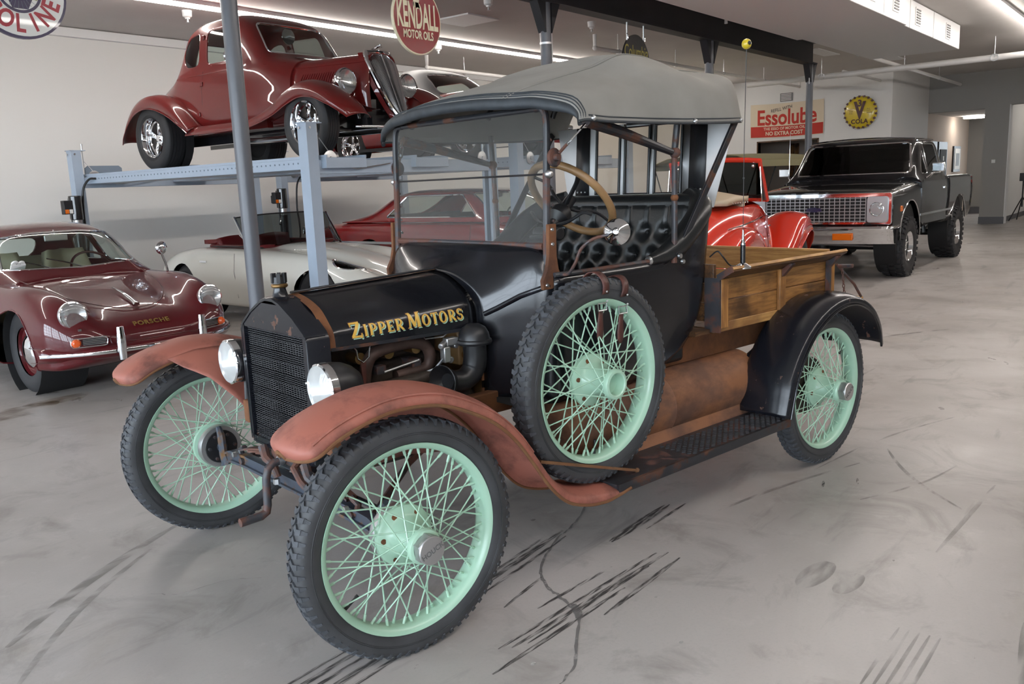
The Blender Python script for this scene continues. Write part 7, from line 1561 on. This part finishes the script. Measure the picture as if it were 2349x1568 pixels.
# cloth banner
Bn = thing('cloth_banner', 'red and cream motor oil banner on the far wall above the opening', 'sign', (18.985, 5.41, 2.71))
def bf(a, b, d=0): return (-.008-.006*math.sin(a*5)*math.cos(b*4)-d, -a, b+.02*math.sin((a+.9)*1.75)*(-1)+.01)
MB().grid([[bf(a, b) for b in np.linspace(-.40, .40, 9)] for a in np.linspace(-.90, .90, 25)]).build('banner_cloth', 'banner_cloth', Bn, ang=80); MB().grid([[bf(a, b, .002) for b in np.linspace(-.385, -.13, 5)] for a in np.linspace(-.89, .89, 25)]).build('banner_band', 'banner_red', Bn, ang=80)
text('banner_lettering', 'Essolube', .50, lambda a, b, d: bf(a-.0, b+.06, .004), 'banner_red', Bn, bold=.012, sx=.84)
text('banner_lettering', 'REFILL WITH', .11, lambda a, b, d: bf(a-.12, b+.25+.16*(a+.1), .004), 'banner_ink', Bn, bold=.001, sx=.85)
text('banner_lettering', 'THE ESSO OF MOTOR OIL', .088, lambda a, b, d: bf(a-.05, b-.19, .004), 'banner_cloth', Bn, bold=.002, sx=1.0); text('banner_lettering', 'NO EXTRA COST', .125, lambda a, b, d: bf(a-.05, b-.305, .004), 'banner_cloth', Bn, bold=.004, sx=.95)
# ================================================================== marks on the concrete
def streak(p0, p1, w, mt='mark_rubber', z=.0012, bend=0):
    a, b = np.array(p0), np.array(p1); t = b-a; L = np.linalg.norm(t); t /= L; n = np.array([-t[1], t[0]]); G = []
    for k in np.linspace(0, 1, 12):
        c = a+t*L*k+n*bend*math.sin(math.pi*k); ww = w*(.35+.65*math.sin(math.pi*min(1, max(0, k)))**.6); G.append([(c[0]+n[0]*ww/2, c[1]+n[1]*ww/2, z), (c[0]-n[0]*ww/2, c[1]-n[1]*ww/2, z)])
    MB().grid(G).build('tire_mark', mt, floor)
zz = .0008
for p0, p1, w in [((.02, -.955), (.92, -1.02), .018), ((.05, -.985), (.95, -1.055), .022), ((.10, -1.01), (.80, -1.055), .012), ((-.10, -1.03), (.60, -1.07), .020), ((.30, -.90), (.72, -.94), .016), ((.39, -1.115), (.93, -1.115), .022), ((.91, -.815), (1.40, -.815), .045), ((1.10, -.87), (1.45, -.875), .014), ((.30, -.63), (.90, -.585), .030), ((.30, -.67), (.86, -.63), .016), ((.34, -.60), (.80, -.56), .014), ((.24, -.80), (.50, -.77), .014), ((-.62, -.60), (-.10, -.59), .022), ((-.62, -.64), (-.08, -.63), .016), ((-.60, -.685), (-.06, -.675), .026), ((-.60, -.73), (-.05, -.72), .018), ((-.60, -.56), (-.12, -.555), .012)]:
    zz += .00004; streak(p0, p1, w, z=zz)
for k in range(5): streak((.45, -1.93-.03*k), (.85, -1.935-.03*k), .012, 'mark_faint', zz+.0001*k)
for p0, p1, w, bd in [((.68, -2.30), (1.1, -2.25), .03, 0), ((.95, -1.58), (1.20, -1.60), .10, 0), ((.97, -1.70), (1.16, -1.72), .08, 0), ((1.3, -1.0), (2.4, -1.35), .02, .03), ((2.0, -1.9), (2.7, -1.4), .02, .05), ((1.9, -1.5), (2.6, -1.75), .015, -.04), ((2.2, -1.2), (3.6, -1.6), .015, .06), ((1.5, -1.9), (2.4, -1.95), .02, 0), ((-.9, .4), (.0, .9), .05, .04), ((-1.0, .1), (-.2, .75), .03, .05), ((3.2, -1.0), (4.6, -.8), .03, .1), ((4.5, -.2), (6.5, -.9), .05, .2)]:
    zz += .00004; streak(p0, p1, w, 'mark_faint', zz, bd)
for (x, y) in ((2.0, -1.30), (2.12, -1.42)): zz += .00004; streak((x-.03, y-.012), (x+.05, y+.012), .012, 'mark_rubber', zz)
ck = [(1.35, -.42), (1.23, -.49), (1.04, -.57), (.91, -.60), (.80, -.62), (.62, -.69), (.51, -.76), (.44, -.85), (.41, -.92), (.37, -1.01), (.32, -1.06), (.2, -1.13), (.09, -1.20), (.02, -1.22), (-.10, -1.24), (-.3, -1.33)]
pts = cr(ck, 4); G = []
for i, q in enumerate(pts):
    j = .006*math.sin(i*2.7)+.004*math.sin(i*5.1); w = .0035+.004*abs(math.sin(i*1.3))+(.008 if 34 < i < 40 else 0); G.append([(q[0]+j-w, q[1]+j*.7+w*.4, .0018), (q[0]+j+w, q[1]+j*.7-w*.4, .0018)])
MB().grid(G).build('floor_crack', 'mark_crack', floor)
pts = cr([(-.55, .42), (-.42, .36), (-.36, .27), (-.20, .22), (-.1, .12)], 5); MB().grid([[(q[0]+.004*math.sin(i*3)-.0015, q[1]+.001, .0018), (q[0]+.004*math.sin(i*3)+.0015, q[1]-.001, .0018)] for i, q in enumerate(pts)]).build('floor_crack', 'mark_crack', floor)
for x, y, r_ in ((.45, 3.85, .35), (.85, 3.95, .22), (.3, 4.3, .3)):
    mb = MB(); mb.add([(x+r_*(1+.2*math.sin(3*a))*math.cos(a), y+r_*.6*(1+.2*math.cos(2*a))*math.sin(a), .0006) for a in np.linspace(0, 6.28, 25)[:-1]], [tuple(range(24))]); mb.build('oil_stain', 'mark_stain', floor)
random.seed(11)
for k in range(26):
    x, y = random.uniform(-1.2, 4.5), random.uniform(-2.0, 1.5); r_ = random.uniform(.006, .016); mb = MB(); mb.add([(x+r_*random.uniform(.6, 1.3)*math.cos(a), y+r_*.6*math.sin(a), .0022) for a in np.linspace(0, 6.28, 8)[:-1]], [tuple(range(7))]); mb.build('paint_fleck', 'mark_chalk' if k % 2 else 'mark_faint', floor)
